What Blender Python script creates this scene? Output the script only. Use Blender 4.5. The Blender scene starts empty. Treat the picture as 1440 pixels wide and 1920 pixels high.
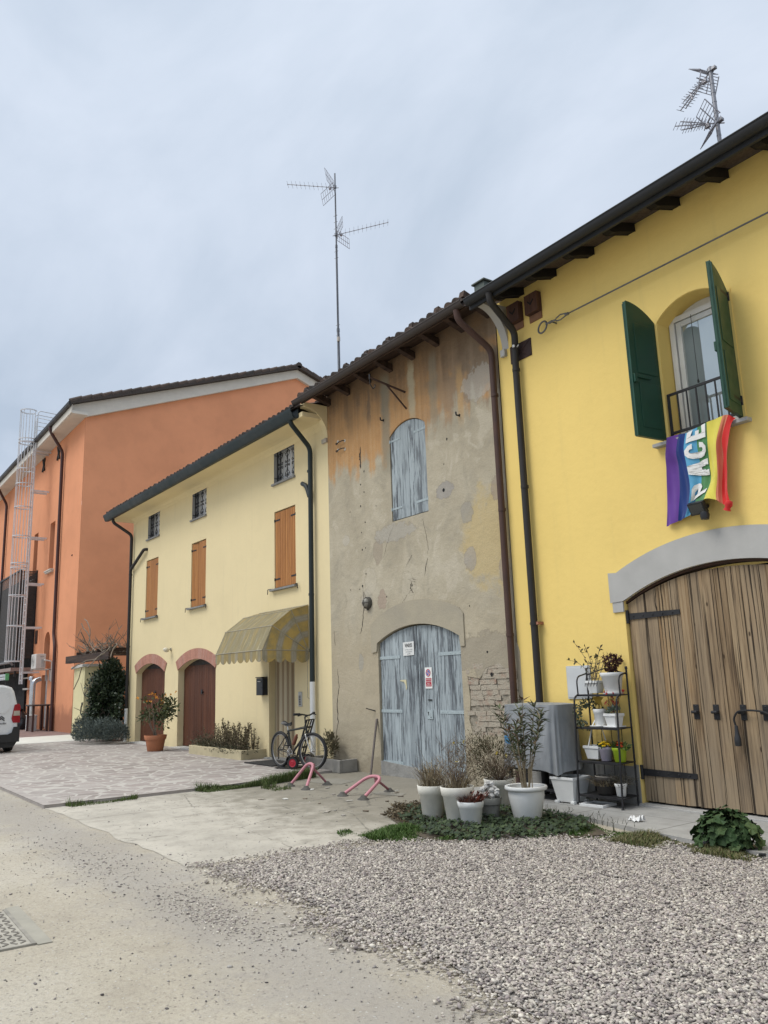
import bpy, math, random
import numpy as np
from mathutils import Vector, Matrix
from mathutils.geometry import tessellate_polygon
R = math.radians
rnd = random.Random(7)
SC = bpy.context.scene
COL = SC.collection

# ------------------------------------------------------------------ camera
_y, _p, _r = R(54.1), .2073, -.0329
_f = Vector((0, math.cos(_p), math.sin(_p))); _u = Vector((0, -math.sin(_p), math.cos(_p))); _x = Vector((1, 0, 0))
_r2 = math.cos(_r) * _x + math.sin(_r) * _u
_u2 = -math.sin(_r) * _x + math.cos(_r) * _u
_Z = Matrix.Rotation(_y, 3, 'Z')
_r2, _u2, _f = _Z @ _r2, _Z @ _u2, _Z @ _f
cam_d = bpy.data.cameras.new('camera'); cam = bpy.data.objects.new('camera', cam_d); COL.objects.link(cam)
cam.matrix_world = Matrix(((_r2.x, _u2.x, -_f.x, 0), (_r2.y, _u2.y, -_f.y, 0), (_r2.z, _u2.z, -_f.z, 1.6), (0, 0, 0, 1)))
cam_d.sensor_fit = 'VERTICAL'; cam_d.sensor_height = 36; cam_d.lens = 28.125
cam_d.clip_start = .05; cam_d.clip_end = 2000
SC.camera = cam

# ------------------------------------------------------------------ world: overcast sky over a Nishita base
W = bpy.data.worlds.new('World'); SC.world = W; W.use_nodes = True
nt = W.node_tree; nt.nodes.clear()
SUN_EL, SUN_AZ = R(52), R(205)          # azimuth measured clockwise from +Y
def wn(t, **k):
    n = nt.nodes.new(t)
    for a, b in k.items(): setattr(n, a, b)
    return n
sky = wn('ShaderNodeTexSky', sky_type='NISHITA', sun_disc=False, sun_elevation=SUN_EL, sun_rotation=SUN_AZ)
bg1 = wn('ShaderNodeBackground'); bg1.inputs[1].default_value = .1
nt.links.new(sky.outputs[0], bg1.inputs[0])
tc = wn('ShaderNodeTexCoord'); sp = wn('ShaderNodeSeparateXYZ'); nt.links.new(tc.outputs['Generated'], sp.inputs[0])
zc = wn('ShaderNodeMath', operation='MAXIMUM'); nt.links.new(sp.outputs[2], zc.inputs[0]); zc.inputs[1].default_value = .06
za = wn('ShaderNodeMath', operation='ADD'); nt.links.new(zc.outputs[0], za.inputs[0]); za.inputs[1].default_value = .35
dv = wn('ShaderNodeVectorMath', operation='DIVIDE'); nt.links.new(tc.outputs['Generated'], dv.inputs[0])
cb = wn('ShaderNodeCombineXYZ')
for i in range(3): nt.links.new(za.outputs[0], cb.inputs[i])
nt.links.new(cb.outputs[0], dv.inputs[1])
nz = wn('ShaderNodeTexNoise'); nz.inputs['Scale'].default_value = 2.6; nz.inputs['Detail'].default_value = 6; nz.inputs['Roughness'].default_value = .52; nz.inputs['Distortion'].default_value = .3
mp = wn('ShaderNodeMapping'); mp.inputs['Location'].default_value = (1.3, 4.2, 0.7); mp.inputs['Scale'].default_value = (.8, 1.3, 1)
nt.links.new(dv.outputs[0], mp.inputs[0]); nt.links.new(mp.outputs[0], nz.inputs['Vector'])
cr = wn('ShaderNodeValToRGB'); nt.links.new(nz.outputs[0], cr.inputs[0])
cr.color_ramp.elements[0].position = .34; cr.color_ramp.elements[0].color = (.425, .50, .605, 1)
cr.color_ramp.elements[1].position = .66; cr.color_ramp.elements[1].color = (.575, .64, .745, 1)
gr = wn('ShaderNodeValToRGB'); nt.links.new(sp.outputs[2], gr.inputs[0])
e = gr.color_ramp.elements; e[0].position = 0.; e[0].color = (.9, .9, .9, 1); e[1].position = 1; e[1].color = (4.7, 4.3, 3.7, 1)
k = e.new(.70); k.color = (1.10, 1.09, 1.07, 1); k = e.new(.3); k.color = (.97, .97, .97, 1)
ml = wn('ShaderNodeMix', data_type='RGBA', blend_type='MULTIPLY'); ml.inputs[0].default_value = 1
nt.links.new(cr.outputs[0], ml.inputs[6]); nt.links.new(gr.outputs[0], ml.inputs[7])
bg2 = wn('ShaderNodeBackground'); bg2.inputs[1].default_value = 1.0; nt.links.new(ml.outputs[2], bg2.inputs[0])
mx = wn('ShaderNodeMixShader'); mx.inputs[0].default_value = .93
nt.links.new(bg1.outputs[0], mx.inputs[1]); nt.links.new(bg2.outputs[0], mx.inputs[2])
ow = wn('ShaderNodeOutputWorld'); nt.links.new(mx.outputs[0], ow.inputs[0])

sd = bpy.data.lights.new('sun', 'SUN'); sd.energy = 1.5; sd.angle = R(28); sd.color = (1, .95, .87)
sun = bpy.data.objects.new('sun', sd); COL.objects.link(sun)
_d = Vector((math.sin(SUN_AZ) * math.cos(SUN_EL), math.cos(SUN_AZ) * math.cos(SUN_EL), math.sin(SUN_EL)))
sun.rotation_euler = _d.to_track_quat('Z', 'Y').to_euler(); sun.location = (0, -20, 40)

SC.view_settings.view_transform = 'Standard'; SC.view_settings.look = 'None'
SC.view_settings.exposure = 0.3; SC.view_settings.gamma = 1
SC.render.engine = 'CYCLES'
SC.cycles.max_bounces = 6; SC.cycles.diffuse_bounces = 3

# ------------------------------------------------------------------ mesh helpers
class MB:
    def flush(s, name, mat, parent=None, **k):
        o = s.build(name, mat, parent, **k); s.v = []; s.f = []; s.m = []; return o
    def __init__(s): s.v = []; s.f = []; s.m = []; s.mi = 0; s.X = None
    def add(s, vs, fs):
        o = len(s.v)
        if s.X is not None: vs = [tuple(s.X @ Vector(v)) for v in vs]
        s.v += [tuple(v) for v in vs]; s.f += [tuple(i + o for i in f) for f in fs]; s.m += [s.mi] * len(fs)
        return s
    def box(s, x0, x1, y0, y1, z0, z1):
        return s.add([(x, y, z) for z in (z0, z1) for y in (y0, y1) for x in (x0, x1)],
                     [(0, 2, 3, 1), (4, 5, 7, 6), (0, 1, 5, 4), (2, 6, 7, 3), (0, 4, 6, 2), (1, 3, 7, 5)])
    def obox(s, c, sz, M=None):
        M = M or Matrix.Identity(3); c = Vector(c)
        return s.add([c + M @ Vector((x * sz[0] / 2, y * sz[1] / 2, z * sz[2] / 2)) for z in (-1, 1) for y in (-1, 1) for x in (-1, 1)],
                     [(0, 2, 3, 1), (4, 5, 7, 6), (0, 1, 5, 4), (2, 6, 7, 3), (0, 4, 6, 2), (1, 3, 7, 5)])
    def prism(s, poly, vec):
        n = len(poly); v = Vector(vec); P = [Vector(p) for p in poly]
        return s.add(P + [p + v for p in P], [tuple(range(n)), tuple(range(2 * n - 1, n - 1, -1))] + [(i, (i + 1) % n, n + (i + 1) % n, n + i) for i in range(n)])
    def pxz(s, poly, y0, y1): return s.prism([(a, y0, b) for a, b in poly], (0, y1 - y0, 0))
    def pyz(s, poly, x0, x1): return s.prism([(x0, a, b) for a, b in poly], (x1 - x0, 0, 0))
    def pxy(s, poly, z0, z1): return s.prism([(a, b, z0) for a, b in poly], (0, 0, z1 - z0))
    def tube(s, pts, r, n=8, closed=False, caps=True, flat=None):
        P = [Vector(p) for p in pts]; m = len(P); rr = r if isinstance(r, (list, tuple)) else [r] * m
        vs = []; up = None
        for i in range(m):
            a = P[i - 1] if (i > 0 or closed) else P[i]; b = P[(i + 1) % m] if (i < m - 1 or closed) else P[i]
            t = (b - a)
            if t.length < 1e-9: t = Vector((0, 0, 1))
            t.normalize()
            if up is None:
                up = Vector((0, 0, 1)) if abs(t.z) < .9 else Vector((1, 0, 0))
            up = (up - t * up.dot(t))
            if up.length < 1e-6: up = t.orthogonal()
            up.normalize(); sd_ = t.cross(up)
            for k in range(n):
                an = 2 * math.pi * (k + .5) / n
                q = math.cos(an) * up + math.sin(an) * sd_ * (flat or 1)
                vs.append(P[i] + rr[i] * q)
        fs = []
        for i in range(m if closed else m - 1):
            j = (i + 1) % m
            for k in range(n): fs.append((i * n + k, i * n + (k + 1) % n, j * n + (k + 1) % n, j * n + k))
        if caps and not closed: fs += [tuple(range(n - 1, -1, -1)), tuple(range((m - 1) * n, m * n))]
        return s.add(vs, fs)
    def lathe(s, prof, c=(0, 0, 0), n=24, M=None, caps=False):
        M = M or Matrix.Identity(3); c = Vector(c); vs = []; fs = []
        for r, z in prof:
            for k in range(n):
                a = 2 * math.pi * k / n; vs.append(c + M @ Vector((r * math.cos(a), r * math.sin(a), z)))
        for i in range(len(prof) - 1):
            for k in range(n): fs.append((i * n + k, i * n + (k + 1) % n, (i + 1) * n + (k + 1) % n, (i + 1) * n + k))
        if caps: fs += [tuple(range(n - 1, -1, -1)), tuple(range((len(prof) - 1) * n, len(prof) * n))]
        return s.add(vs, fs)
    def grid(s, fn, nu, nv):
        vs = [fn(i / nu, j / nv) for j in range(nv + 1) for i in range(nu + 1)]
        return s.add(vs, [(j * (nu + 1) + i, j * (nu + 1) + i + 1, (j + 1) * (nu + 1) + i + 1, (j + 1) * (nu + 1) + i) for j in range(nv) for i in range(nu)])
    def holed(s, outer, holes, y=0.):
        """flat wall face in the xz plane with holes"""
        loops = [outer] + holes
        tri = tessellate_polygon([[Vector((a, b, 0)) for a, b in L] for L in loops])
        flat = [(a, y, b) for L in loops for a, b in L]
        return s.add(flat, tri)
    def reveal(s, hole, y0, y1):
        n = len(hole)
        return s.add([(a, y0, b) for a, b in hole] + [(a, y1, b) for a, b in hole], [(i, (i + 1) % n, n + (i + 1) % n, n + i) for i in range(n)])
    def build(s, name, mat, parent=None, smooth=0, bevel=0, kind=None):
        me = bpy.data.meshes.new(name); me.from_pydata(s.v, [], s.f)
        for m_ in (mat if isinstance(mat, (list, tuple)) else [mat]): me.materials.append(m_)
        if s.mi or any(s.m): me.polygons.foreach_set('material_index', s.m)
        me.update()
        if smooth:
            me.polygons.foreach_set('use_smooth', [True] * len(me.polygons)); me.set_sharp_from_angle(angle=R(smooth))
        o = bpy.data.objects.new(name, me); COL.objects.link(o)
        if parent is not None: o.parent = parent
        if bevel:
            b = o.modifiers.new('bevel', 'BEVEL'); b.width = bevel; b.segments = 2; b.limit_method = 'ANGLE'; b.angle_limit = R(40)
        if kind: o['kind'] = kind
        return o

def thing(name, label, cat, loc=(0, 0, 0), rz=0, group=None):
    o = bpy.data.objects.new(name, None); COL.objects.link(o); o.location = loc; o.rotation_euler = (0, 0, rz)
    o.empty_display_size = .2
    return tag(o, label, cat, group)
def tag(o, label, cat, group=None):
    o['label'] = label; o['category'] = cat
    if group: o['group'] = group
    return o
def stuff(o, label, cat):
    tag(o, label, cat); o['kind'] = 'stuff'; return o
def struct(name, mb, m, **k): return mb.build(name, m, kind='structure', **k)
def rot(ax, a): return Matrix.Rotation(a, 3, ax)
def bend(pts, r=.08, n=5):
    """round the corners of a polyline"""
    P = [Vector(p) for p in pts]; out = [P[0]]
    for i in range(1, len(P) - 1):
        a, b, c = P[i - 1], P[i], P[i + 1]
        d = min(r, (a - b).length * .45, (c - b).length * .45)
        p, q = b + (a - b).normalized() * d, b + (c - b).normalized() * d
        for k in range(n + 1):
            t = k / n; out.append((1 - t) ** 2 * p + 2 * t * (1 - t) * b + t * t * q)
    return out + [P[-1]]
def arch(u0, u1, z0, zs, zt, n=14):
    """opening outline: jambs from z0 to zs, segmental arch rising to zt in the middle"""
    w = (u1 - u0) / 2; h = zt - zs; rad = (w * w + h * h) / (2 * h); c = (u0 + u1) / 2; cz = zt - rad; a = math.asin(min(1, w / rad))
    if h >= w: a = math.pi / 2; 
    top = [(c + rad * math.sin(a * (1 - 2 * i / n)), cz + rad * math.cos(a * (1 - 2 * i / n))) for i in range(n + 1)]
    return [(u0, z0), (u1, z0)] + top
def arcband(u0, u1, zs, zt, t, n=20, tb=None):
    """band of thickness t around a segmental arch, as a closed polygon"""
    w = (u1 - u0) / 2; h = zt - zs; rad = (w * w + h * h) / (2 * h); c = (u0 + u1) / 2; cz = zt - rad; a = math.asin(w / rad)
    inn = [(c + rad * math.sin(-a + 2 * a * i / n), cz + rad * math.cos(-a + 2 * a * i / n)) for i in range(n + 1)]
    r2 = rad + t
    a2 = math.asin(min(1, (w + (tb or t * .55)) / r2))
    out = [(c + r2 * math.sin(a2 - 2 * a2 * i / n), cz + r2 * math.cos(a2 - 2 * a2 * i / n)) for i in range(n + 1)]
    return inn, out
def text_mesh(txt, size, name, mat, parent, M, extrude=.0006, bold=0.):
    cu = bpy.data.curves.new(name, 'FONT'); cu.body = txt; cu.size = size; cu.align_x = 'CENTER'; cu.align_y = 'CENTER'; cu.extrude = extrude; cu.offset = bold
    cu.resolution_u = 2
    o = bpy.data.objects.new(name + '_src', cu); COL.objects.link(o)
    me = bpy.data.meshes.new_from_object(o); bpy.data.objects.remove(o)
    me.transform(M); me.materials.clear(); me.materials.append(mat)
    q = bpy.data.objects.new(name, me); COL.objects.link(q); q.parent = parent
    return q
# text that reads in the xz plane, facing -y
def TXZ(x, y, z, sx=1., rz=0): return Matrix.Translation((x, y, z)) @ Matrix.Rotation(R(90), 4, 'X') @ Matrix.Rotation(rz, 4, 'Z') @ Matrix.Diagonal((sx, 1, 1, 1))

# ------------------------------------------------------------------ material helpers
def S(r, g, b, k=1.):
    f = lambda c: ((c / 255 + .055) / 1.055) ** 2.4 if c > 10 else c / 255 / 12.92
    return (f(r) * k, f(g) * k, f(b) * k)
class N:
    def __init__(s, name, rough=.8, spec=.3, metal=0.):
        s.m = bpy.data.materials.new(name); s.m.use_nodes = True; s.t = s.m.node_tree; s.b = s.t.nodes['Principled BSDF']
        s.b.inputs['Roughness'].default_value = rough; s.b.inputs['Specular IOR Level'].default_value = spec; s.b.inputs['Metallic'].default_value = metal
        s._c = {}
    def n(s, t, **k):
        q = s.t.nodes.new(t)
        for a, b in k.items(): setattr(q, a, b)
        return q
    def put(s, sock, v):
        if isinstance(v, bpy.types.NodeSocket): s.t.links.new(v, sock)
        elif isinstance(v, (tuple, list)) and len(v) == 3 and sock.type == 'RGBA': sock.default_value = (*v, 1)
        else: sock.default_value = v
    def co(s, kind='Object'):
        if 'tc' not in s._c: s._c['tc'] = s.n('ShaderNodeTexCoord')
        return s._c['tc'].outputs[kind]
    def xyz(s):
        if 'sep' not in s._c:
            q = s.n('ShaderNodeSeparateXYZ'); s.put(q.inputs[0], s.co()); s._c['sep'] = q
        return s._c['sep'].outputs
    def map(s, sc=(1, 1, 1), loc=(0, 0, 0), v=None):
        q = s.n('ShaderNodeMapping'); s.put(q.inputs[0], v or s.co()); q.inputs['Scale'].default_value = sc; q.inputs['Location'].default_value = loc; return q.outputs[0]
    def noise(s, scale, v=None, detail=4, rough=.55, dist=0.):
        q = s.n('ShaderNodeTexNoise'); s.put(q.inputs['Vector'], v or s.co()); q.inputs['Scale'].default_value = scale
        q.inputs['Detail'].default_value = detail; q.inputs['Roughness'].default_value = rough; q.inputs['Distortion'].default_value = dist; return q.outputs[0]
    def vor(s, scale, v=None, feature='F1', out='Distance', rand=1.):
        q = s.n('ShaderNodeTexVoronoi', feature=feature); s.put(q.inputs['Vector'], v or s.co()); q.inputs['Scale'].default_value = scale
        q.inputs['Randomness'].default_value = rand
        return q.outputs[out]
    def island(s):
        if 'geo' not in s._c: s._c['geo'] = s.n('ShaderNodeNewGeometry')
        return s._c['geo'].outputs['Random Per Island']
    def ramp(s, f, stops, mode='LINEAR'):
        q = s.n('ShaderNodeValToRGB'); s.put(q.inputs[0], f); cr = q.color_ramp; cr.interpolation = mode
        while len(cr.elements) < len(stops): cr.elements.new(.5)
        for e, (p, c) in zip(cr.elements, stops):
            e.position = p; e.color = (*(c if isinstance(c, (tuple, list)) else (c, c, c)), 1)
        return q.outputs[0]
    def mix(s, f, a, b, blend='MIX'):
        q = s.n('ShaderNodeMix', data_type='RGBA', blend_type=blend); s.put(q.inputs[0], f); s.put(q.inputs[6], a); s.put(q.inputs[7], b); return q.outputs[2]
    def math(s, op, a, b=0., c=False):
        q = s.n('ShaderNodeMath', operation=op); q.use_clamp = c; s.put(q.inputs[0], a); s.put(q.inputs[1], b); return q.outputs[0]
    def mr(s, v, a, b, c=0., d=1., smooth=True):
        q = s.n('ShaderNodeMapRange'); q.interpolation_type = 'SMOOTHSTEP' if smooth else 'LINEAR'
        s.put(q.inputs[0], v)
        for i, w in enumerate((a, b, c, d)): q.inputs[i + 1].default_value = w
        return q.outputs[0]
    def bump(s, h, st=.3, d=.01, nrm=None):
        q = s.n('ShaderNodeBump'); s.put(q.inputs['Height'], h); q.inputs['Strength'].default_value = st; q.inputs['Distance'].default_value = d
        if nrm: s.put(q.inputs['Normal'], nrm)
        s.put(s.b.inputs['Normal'], q.outputs[0]); return q.outputs[0]
    def done(s, col=None, rough=None):
        if col is not None: s.put(s.b.inputs['Base Color'], col)
        if rough is not None: s.put(s.b.inputs['Roughness'], rough)
        return s.m
def mul(c, k): return (c[0] * k, c[1] * k, c[2] * k)

def simple(name, c, rough=.6, var=.15, scale=6, spec=.4, metal=0., bump=0., bs=60, bd=.004):
    a = N(name, rough, spec, metal)
    f = a.noise(scale, detail=5)
    col = a.ramp(f, [(.3, mul(c, 1 - var)), (.7, mul(c, 1 + var))])
    if bump: a.bump(a.noise(bs), bump, bd)
    return a.done(col, a.mr(f, .3, .7, max(.02, rough - .08), min(1, rough + .1)))
def islands(name, cols, rough=.7, spec=.3, var=.2, sub=0.):
    a = N(name, rough, spec)
    n = len(cols)
    c = a.ramp(a.island(), [((i + .5) / n if n > 1 else .5, q) for i, q in enumerate(cols)], 'LINEAR')
    f = a.noise(25, detail=2)
    c = a.mix(1., c, a.ramp(f, [(.3, 1 - var), (.7, 1 + var)]), 'MULTIPLY')
    return a.done(c)
def plaster(name, c, grime=(.35, .3, .22), foot=.35, var=.06, streak=.25, bump=.12, topz=None):
    a = N(name, .88, .2)
    big = a.noise(.45, detail=6, rough=.6); mid = a.noise(2.7, detail=5); x, y, z = a.xyz()
    col = a.ramp(big, [(.3, mul(c, 1 - var)), (.5, c), (.72, mul(c, 1 + var * .6))])
    col = a.mix(a.mr(mid, .45, .75, 0, .18), col, mul(c, .86))
    st = a.noise(1.0, a.map((7, 7, .35)), 5, .65)
    col = a.mix(a.mr(st, .52, .8, 0, streak), col, mul(grime, 1.))
    # splash stains at the foot
    zz = a.math('ADD', z, a.math('MULTIPLY', a.math('SUBTRACT', mid, .5), .9))
    col = a.mix(a.mr(zz, .45, -.1, 0, foot), col, grime)
    h = a.math('ADD', a.math('MULTIPLY', a.noise(9, detail=4), 1.2), a.math('MULTIPLY', a.noise(130, detail=3), .35))
    a.bump(h, bump, .03)
    return a.done(col)
def planks(name, light, mid, dark, rough=.75, axis='z', fine=1., contrast=1., knots=False):
    a = N(name, rough, .25)
    sc = {'z': (9, 9, .55), 'x': (.55, 9, 9)}[axis]
    isl = a.island()
    off = a.n('ShaderNodeCombineXYZ'); s_ = a.math('MULTIPLY', isl, 37.); a.put(off.inputs[2], s_); a.put(off.inputs[0], s_)
    va = a.n('ShaderNodeVectorMath', operation='ADD'); a.put(va.inputs[0], a.co()); a.put(va.inputs[1], off.outputs[0])
    v = va.outputs[0]
    g = a.noise(1.0 * fine, a.map(sc, v=v), 8, .62, .25)
    g2 = a.noise(4.2 * fine, a.map(sc, v=v), 6, .7, .15)
    col = a.ramp(g, [(.5 - .2 / contrast, dark), (.5, mid), (.5 + .18 / contrast, light)])
    col = a.mix(a.mr(g2, .5, .72, 0, .7), col, dark)
    col = a.mix(a.mr(isl, 0, 1, -.0, .38, False), col, mul(mid, .72))
    if knots:
        k = a.vor(2.6, a.map((1.6, 1.6, .7), v=v))
        col = a.mix(a.mr(k, .10, .03, 0, .8), col, dark)
    a.bump(a.math('ADD', g2, g), .35, .006)
    return a.done(col)

# ------------------------------------------------------------------ shared materials
iron = simple('black_iron', (.018, .018, .02), .5, .3)
gutter_dark = simple('dark_gutter_paint', (.020, .022, .026), .6, .2, 3)
gutter_green = simple('green_black_gutter', (.014, .024, .027), .55, .15, 3)
pipe_brown = simple('brown_pipe', (.070, .036, .028), .6, .2, 3)
pipe_black = simple('black_pipe', (.022, .020, .020), .6, .25, 3)
white_pl = simple('white_plastic', (.72, .73, .72), .38, .05, 8)
white_paint = simple('white_paint', (.78, .78, .76), .45, .04, 5)
greystone = simple('grey_stone', (.22, .22, .215), .8, .2, 8, bump=.2)
galv = simple('galvanised_steel', (.62, .63, .65), .45, .1, 5, metal=.25)
alu = simple('aluminium', (.32, .32, .35), .42, .12, 6, metal=.6)
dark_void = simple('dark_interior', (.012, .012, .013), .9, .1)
rubber = simple('black_rubber', (.02, .02, .021), .75, .2)
soil = simple('potting_soil', (.045, .034, .026), .95, .4, 30, bump=.6)
def glassy(name, c, r=.04):
    a = N(name, r, .9); a.b.inputs['IOR'].default_value = 1.6
    return a.done(c)
glass = glassy('window_glass', (.055, .07, .075))
tile_m = islands('clay_roof_tile', [(.062, .050, .045), (.10, .072, .060), (.052, .047, .045), (.085, .068, .06)], .85, .2, .35)
slate_edge = simple('roof_edge_clay', (.085, .062, .055), .8, .3, 8, bump=.3)
dark_wood = planks('dark_eave_wood', (.10, .062, .042), (.055, .034, .026), (.016, .012, .01), .75, 'x')

# ------------------------------------------------------------------ ground
G0 = -.045
def dirt_mat():
    a = N('packed_dirt', .95, .15)
    x, y, z = a.xyz()
    big = a.noise(.42, detail=6, rough=.6); mid = a.noise(2.2, detail=6, rough=.65); fine = a.noise(60, detail=4, rough=.7)
    c = a.ramp(big, [(.3, (.375, .335, .268)), (.48, (.435, .392, .315)), (.62, (.475, .435, .362)), (.75, (.49, .462, .405))])
    c = a.mix(a.mr(mid, .5, .75, 0, .5), c, (.29, .255, .205)); grit = a.noise(22, detail=8, rough=.78); c = a.mix(a.mr(grit, .52, .64, 0, .5), c, (.21, .19, .165)); c = a.mix(a.mr(grit, .47, .36, 0, .35), c, (.52, .49, .43))
    c = a.mix(a.mr(fine, .35, .75, 0, .35), c, (.24, .22, .19))
    # greyer strip of worked-in gravel along the edge of the gravel bed
    g = a.math('ADD', a.math('ABSOLUTE', a.math('SUBTRACT', y, 2.6)), a.math('MULTIPLY', a.math('SUBTRACT', mid, .5), 1.6))
    c = a.mix(a.mr(g, .75, .1, 0, .5), c, (.27, .255, .245))
    v = a.vor(42); sz = a.vor(42, out='Color')
    sep = a.n('ShaderNodeSeparateColor'); a.put(sep.inputs[0], sz)
    peb = a.math('MULTIPLY', a.mr(v, .34, .26), a.math('GREATER_THAN', sep.outputs[0], .72))
    c = a.mix(a.math('MULTIPLY', peb, .65), c, a.ramp(sep.outputs[1], [(.2, (.17, .15, .14)), (.6, (.33, .31, .29)), (.9, (.55, .53, .5))]))
    h = a.math('ADD', a.math('MULTIPLY', peb, .6), a.math('ADD', a.math('MULTIPLY', fine, .5), a.math('ADD', grit, mid)))
    a.bump(h, .7, .02)
    return a.done(c)
gm = MB(); gm.add([(-400, -300, G0), (300, -300, G0), (300, 400, G0), (-400, 400, G0)], [(0, 1, 2, 3)])
struct('ground', gm, dirt_mat())

def concrete_mat(name, base, crack=.5):
    a = N(name, .9, .2)
    big = a.noise(.6, detail=7, rough=.62); mid = a.noise(3.5, detail=6, rough=.65); fine = a.noise(90, detail=3)
    c = a.ramp(big, [(.3, mul(base, .72)), (.5, base), (.7, mul(base, 1.15))])
    c = a.mix(a.mr(mid, .44, .70, 0, .6), c, mul(base, .66))
    grit = a.noise(16, detail=8, rough=.75); c = a.mix(a.mr(grit, .52, .66, 0, .6), c, mul(base, .6))
    c = a.mix(a.mr(fine, .4, .7, 0, .3), c, mul(base, .75))
    x, y, z = a.xyz()
    # damp mossy stain near the house end of the pad
    t = a.math('ADD', y, a.math('MULTIPLY', a.math('SUBTRACT', mid, .5), 3.5))
    c = a.mix(a.mr(t, 4.2, 6.3, 0, .74), c, (.175, .16, .125))
    cr = a.vor(.55, a.map((1, 1, 1)), 'DISTANCE_TO_EDGE')
    cr2 = a.math('ADD', cr, a.math('MULTIPLY', a.math('SUBTRACT', a.noise(6), .5), .05))
    c = a.mix(a.mr(cr2, .006, .0, 0, crack), c, (.08, .075, .065))
    a.bump(a.math('ADD', a.math('MULTIPLY', fine, .4), a.math('ADD', grit, mid)), .5, .012)
    return a.done(c)
pad = MB(); _pp = []; _rp = random.Random(2)
for (xa, ya), (xb, yb) in [((-12.9, 3.06), (-7.6, 3.10)), ((-7.6, 3.10), (-7.45, 4.7)), ((-7.45, 4.7), (-7.2, 5.6)), ((-7.2, 5.6), (-7.0, 8.7))]:
    for k in range(22): _pp.append((xa + (xb - xa) * k / 22 + _rp.uniform(-.025, .025), ya + (yb - ya) * k / 22 + _rp.uniform(-.03, .03) - .02 * math.sin(k), G0 + .004))
_pp += [(-7.0, 8.7, G0 + .004), (-13.9, 8.7, G0 + .004)]
pad.add(_pp, [tuple(range(len(_pp)))])
struct('pavement', pad, concrete_mat('pad_concrete', (.44, .41, .355)))
ap = MB(); ap.pxy([(-9.4, 7.62), (-6.9, 7.52), (-5.5, 7.22), (-4.7, 7.10), (-3.4, 7.0), (3, 6.9), (3, 8.7), (-9.4, 8.7)], G0, 0.002)
def apron_mat():
    a = N('apron_concrete', .9, .2); x, y, z = a.xyz()
    mid = a.noise(2.5, detail=6, rough=.65); fine = a.noise(70)
    c = a.ramp(mid, [(.3, (.27, .265, .25)), (.6, (.37, .365, .35)), (.75, (.42, .41, .395))])
    c = a.mix(a.mr(fine, .4, .75, 0, .3), c, (.24, .235, .22))
    ln = a.math('PINGPONG', a.math('ADD', x, .3), .65)
    c = a.mix(a.mr(ln, .012, .004, 0, .75), c, (.09, .085, .075))
    l2 = a.math('ABSOLUTE', a.math('SUBTRACT', y, 7.95))
    c = a.mix(a.mr(l2, .011, .003, 0, .6), c, (.09, .085, .075))
    a.bump(a.math('ADD', mid, a.math('MULTIPLY', fine, .4)), .25, .006)
    return a.done(c)
struct('pavement', ap, apron_mat())

def crazy_mat():
    a = N('porphyry_paving', .82, .3)
    x, y, z = a.xyz(); w = a.noise(3., detail=3)
    cb = a.n('ShaderNodeCombineXYZ'); a.put(cb.inputs[0], a.math('ADD', x, a.math('MULTIPLY', w, .22))); a.put(cb.inputs[1], a.math('ADD', y, a.math('MULTIPLY', a.noise(3.1, a.map(loc=(5, 3, 1))), .22)))
    v = cb.outputs[0]
    e_ = a.vor(2.9, v, 'DISTANCE_TO_EDGE'); cell = a.vor(2.9, v, 'F1', 'Color')
    sc = a.n('ShaderNodeSeparateColor'); a.put(sc.inputs[0], cell)
    stone = a.ramp(sc.outputs[0], [(.1, (.235, .205, .19)), (.35, (.30, .262, .245)), (.6, (.265, .235, .22)), (.85, (.335, .30, .28))])
    stone = a.mix(a.mr(a.noise(14, detail=6), .4, .75, 0, .5), stone, (.19, .165, .155))
    stone = a.mix(a.mr(a.noise(.5, detail=5), .42, .7, 0, .45), stone, (.37, .35, .325))
    joint = a.mr(e_, .075, .035)
    c = a.mix(a.math('MULTIPLY', joint, .8), stone, (.44, .42, .385))
    a.bump(a.math('SUBTRACT', a.math('MULTIPLY', a.noise(14, detail=5), .5), joint), .3, .008)
    return a.done(c)
pv = MB(); pv.pxy([(-13.15, 7.6), (-13.3, 8.7), (-44, 8.75), (-44, 3.12), (-12.83, 3.13), (-12.86, 5.9)], G0 - .02, 0)
struct('pavement', pv, crazy_mat())
kb = MB(); kb.pxy([(-12.83, 3.13), (-44, 3.12), (-44, 3.02), (-12.73, 3.02), (-12.78, 5.9), (-13.05, 7.6), (-13.15, 7.6), (-12.86, 5.9)], G0 - .02, .004)
struct('kerb', kb, simple('border_stone', (.33, .30, .28), .85, .15, 5, bump=.3), bevel=.008)
st_ = MB(); st_.pxy([(-27.9, 5.2), (-27.9, 7.9), (-31.9, 8.32), (-31.9, 5.2)], 0, .006)
struct('path', st_, simple('pale_concrete', (.55, .54, .50), .9, .08, 2, bump=.2))
rp = MB(); rp.pxy([(-31.9, 3.2), (-31.9, 8.7), (-60, 8.7), (-60, 3.2)], 0, .005)
struct('pavement', rp, simple('red_paving_stone', (.20, .135, .12), .85, .25, 2.5, bump=.3))
gi = MB(); gi.pxy([(-13.3, 8.2), (-13.3, 8.62), (-12.6, 8.62), (-12.6, 8.2)], G0, .02)

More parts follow.
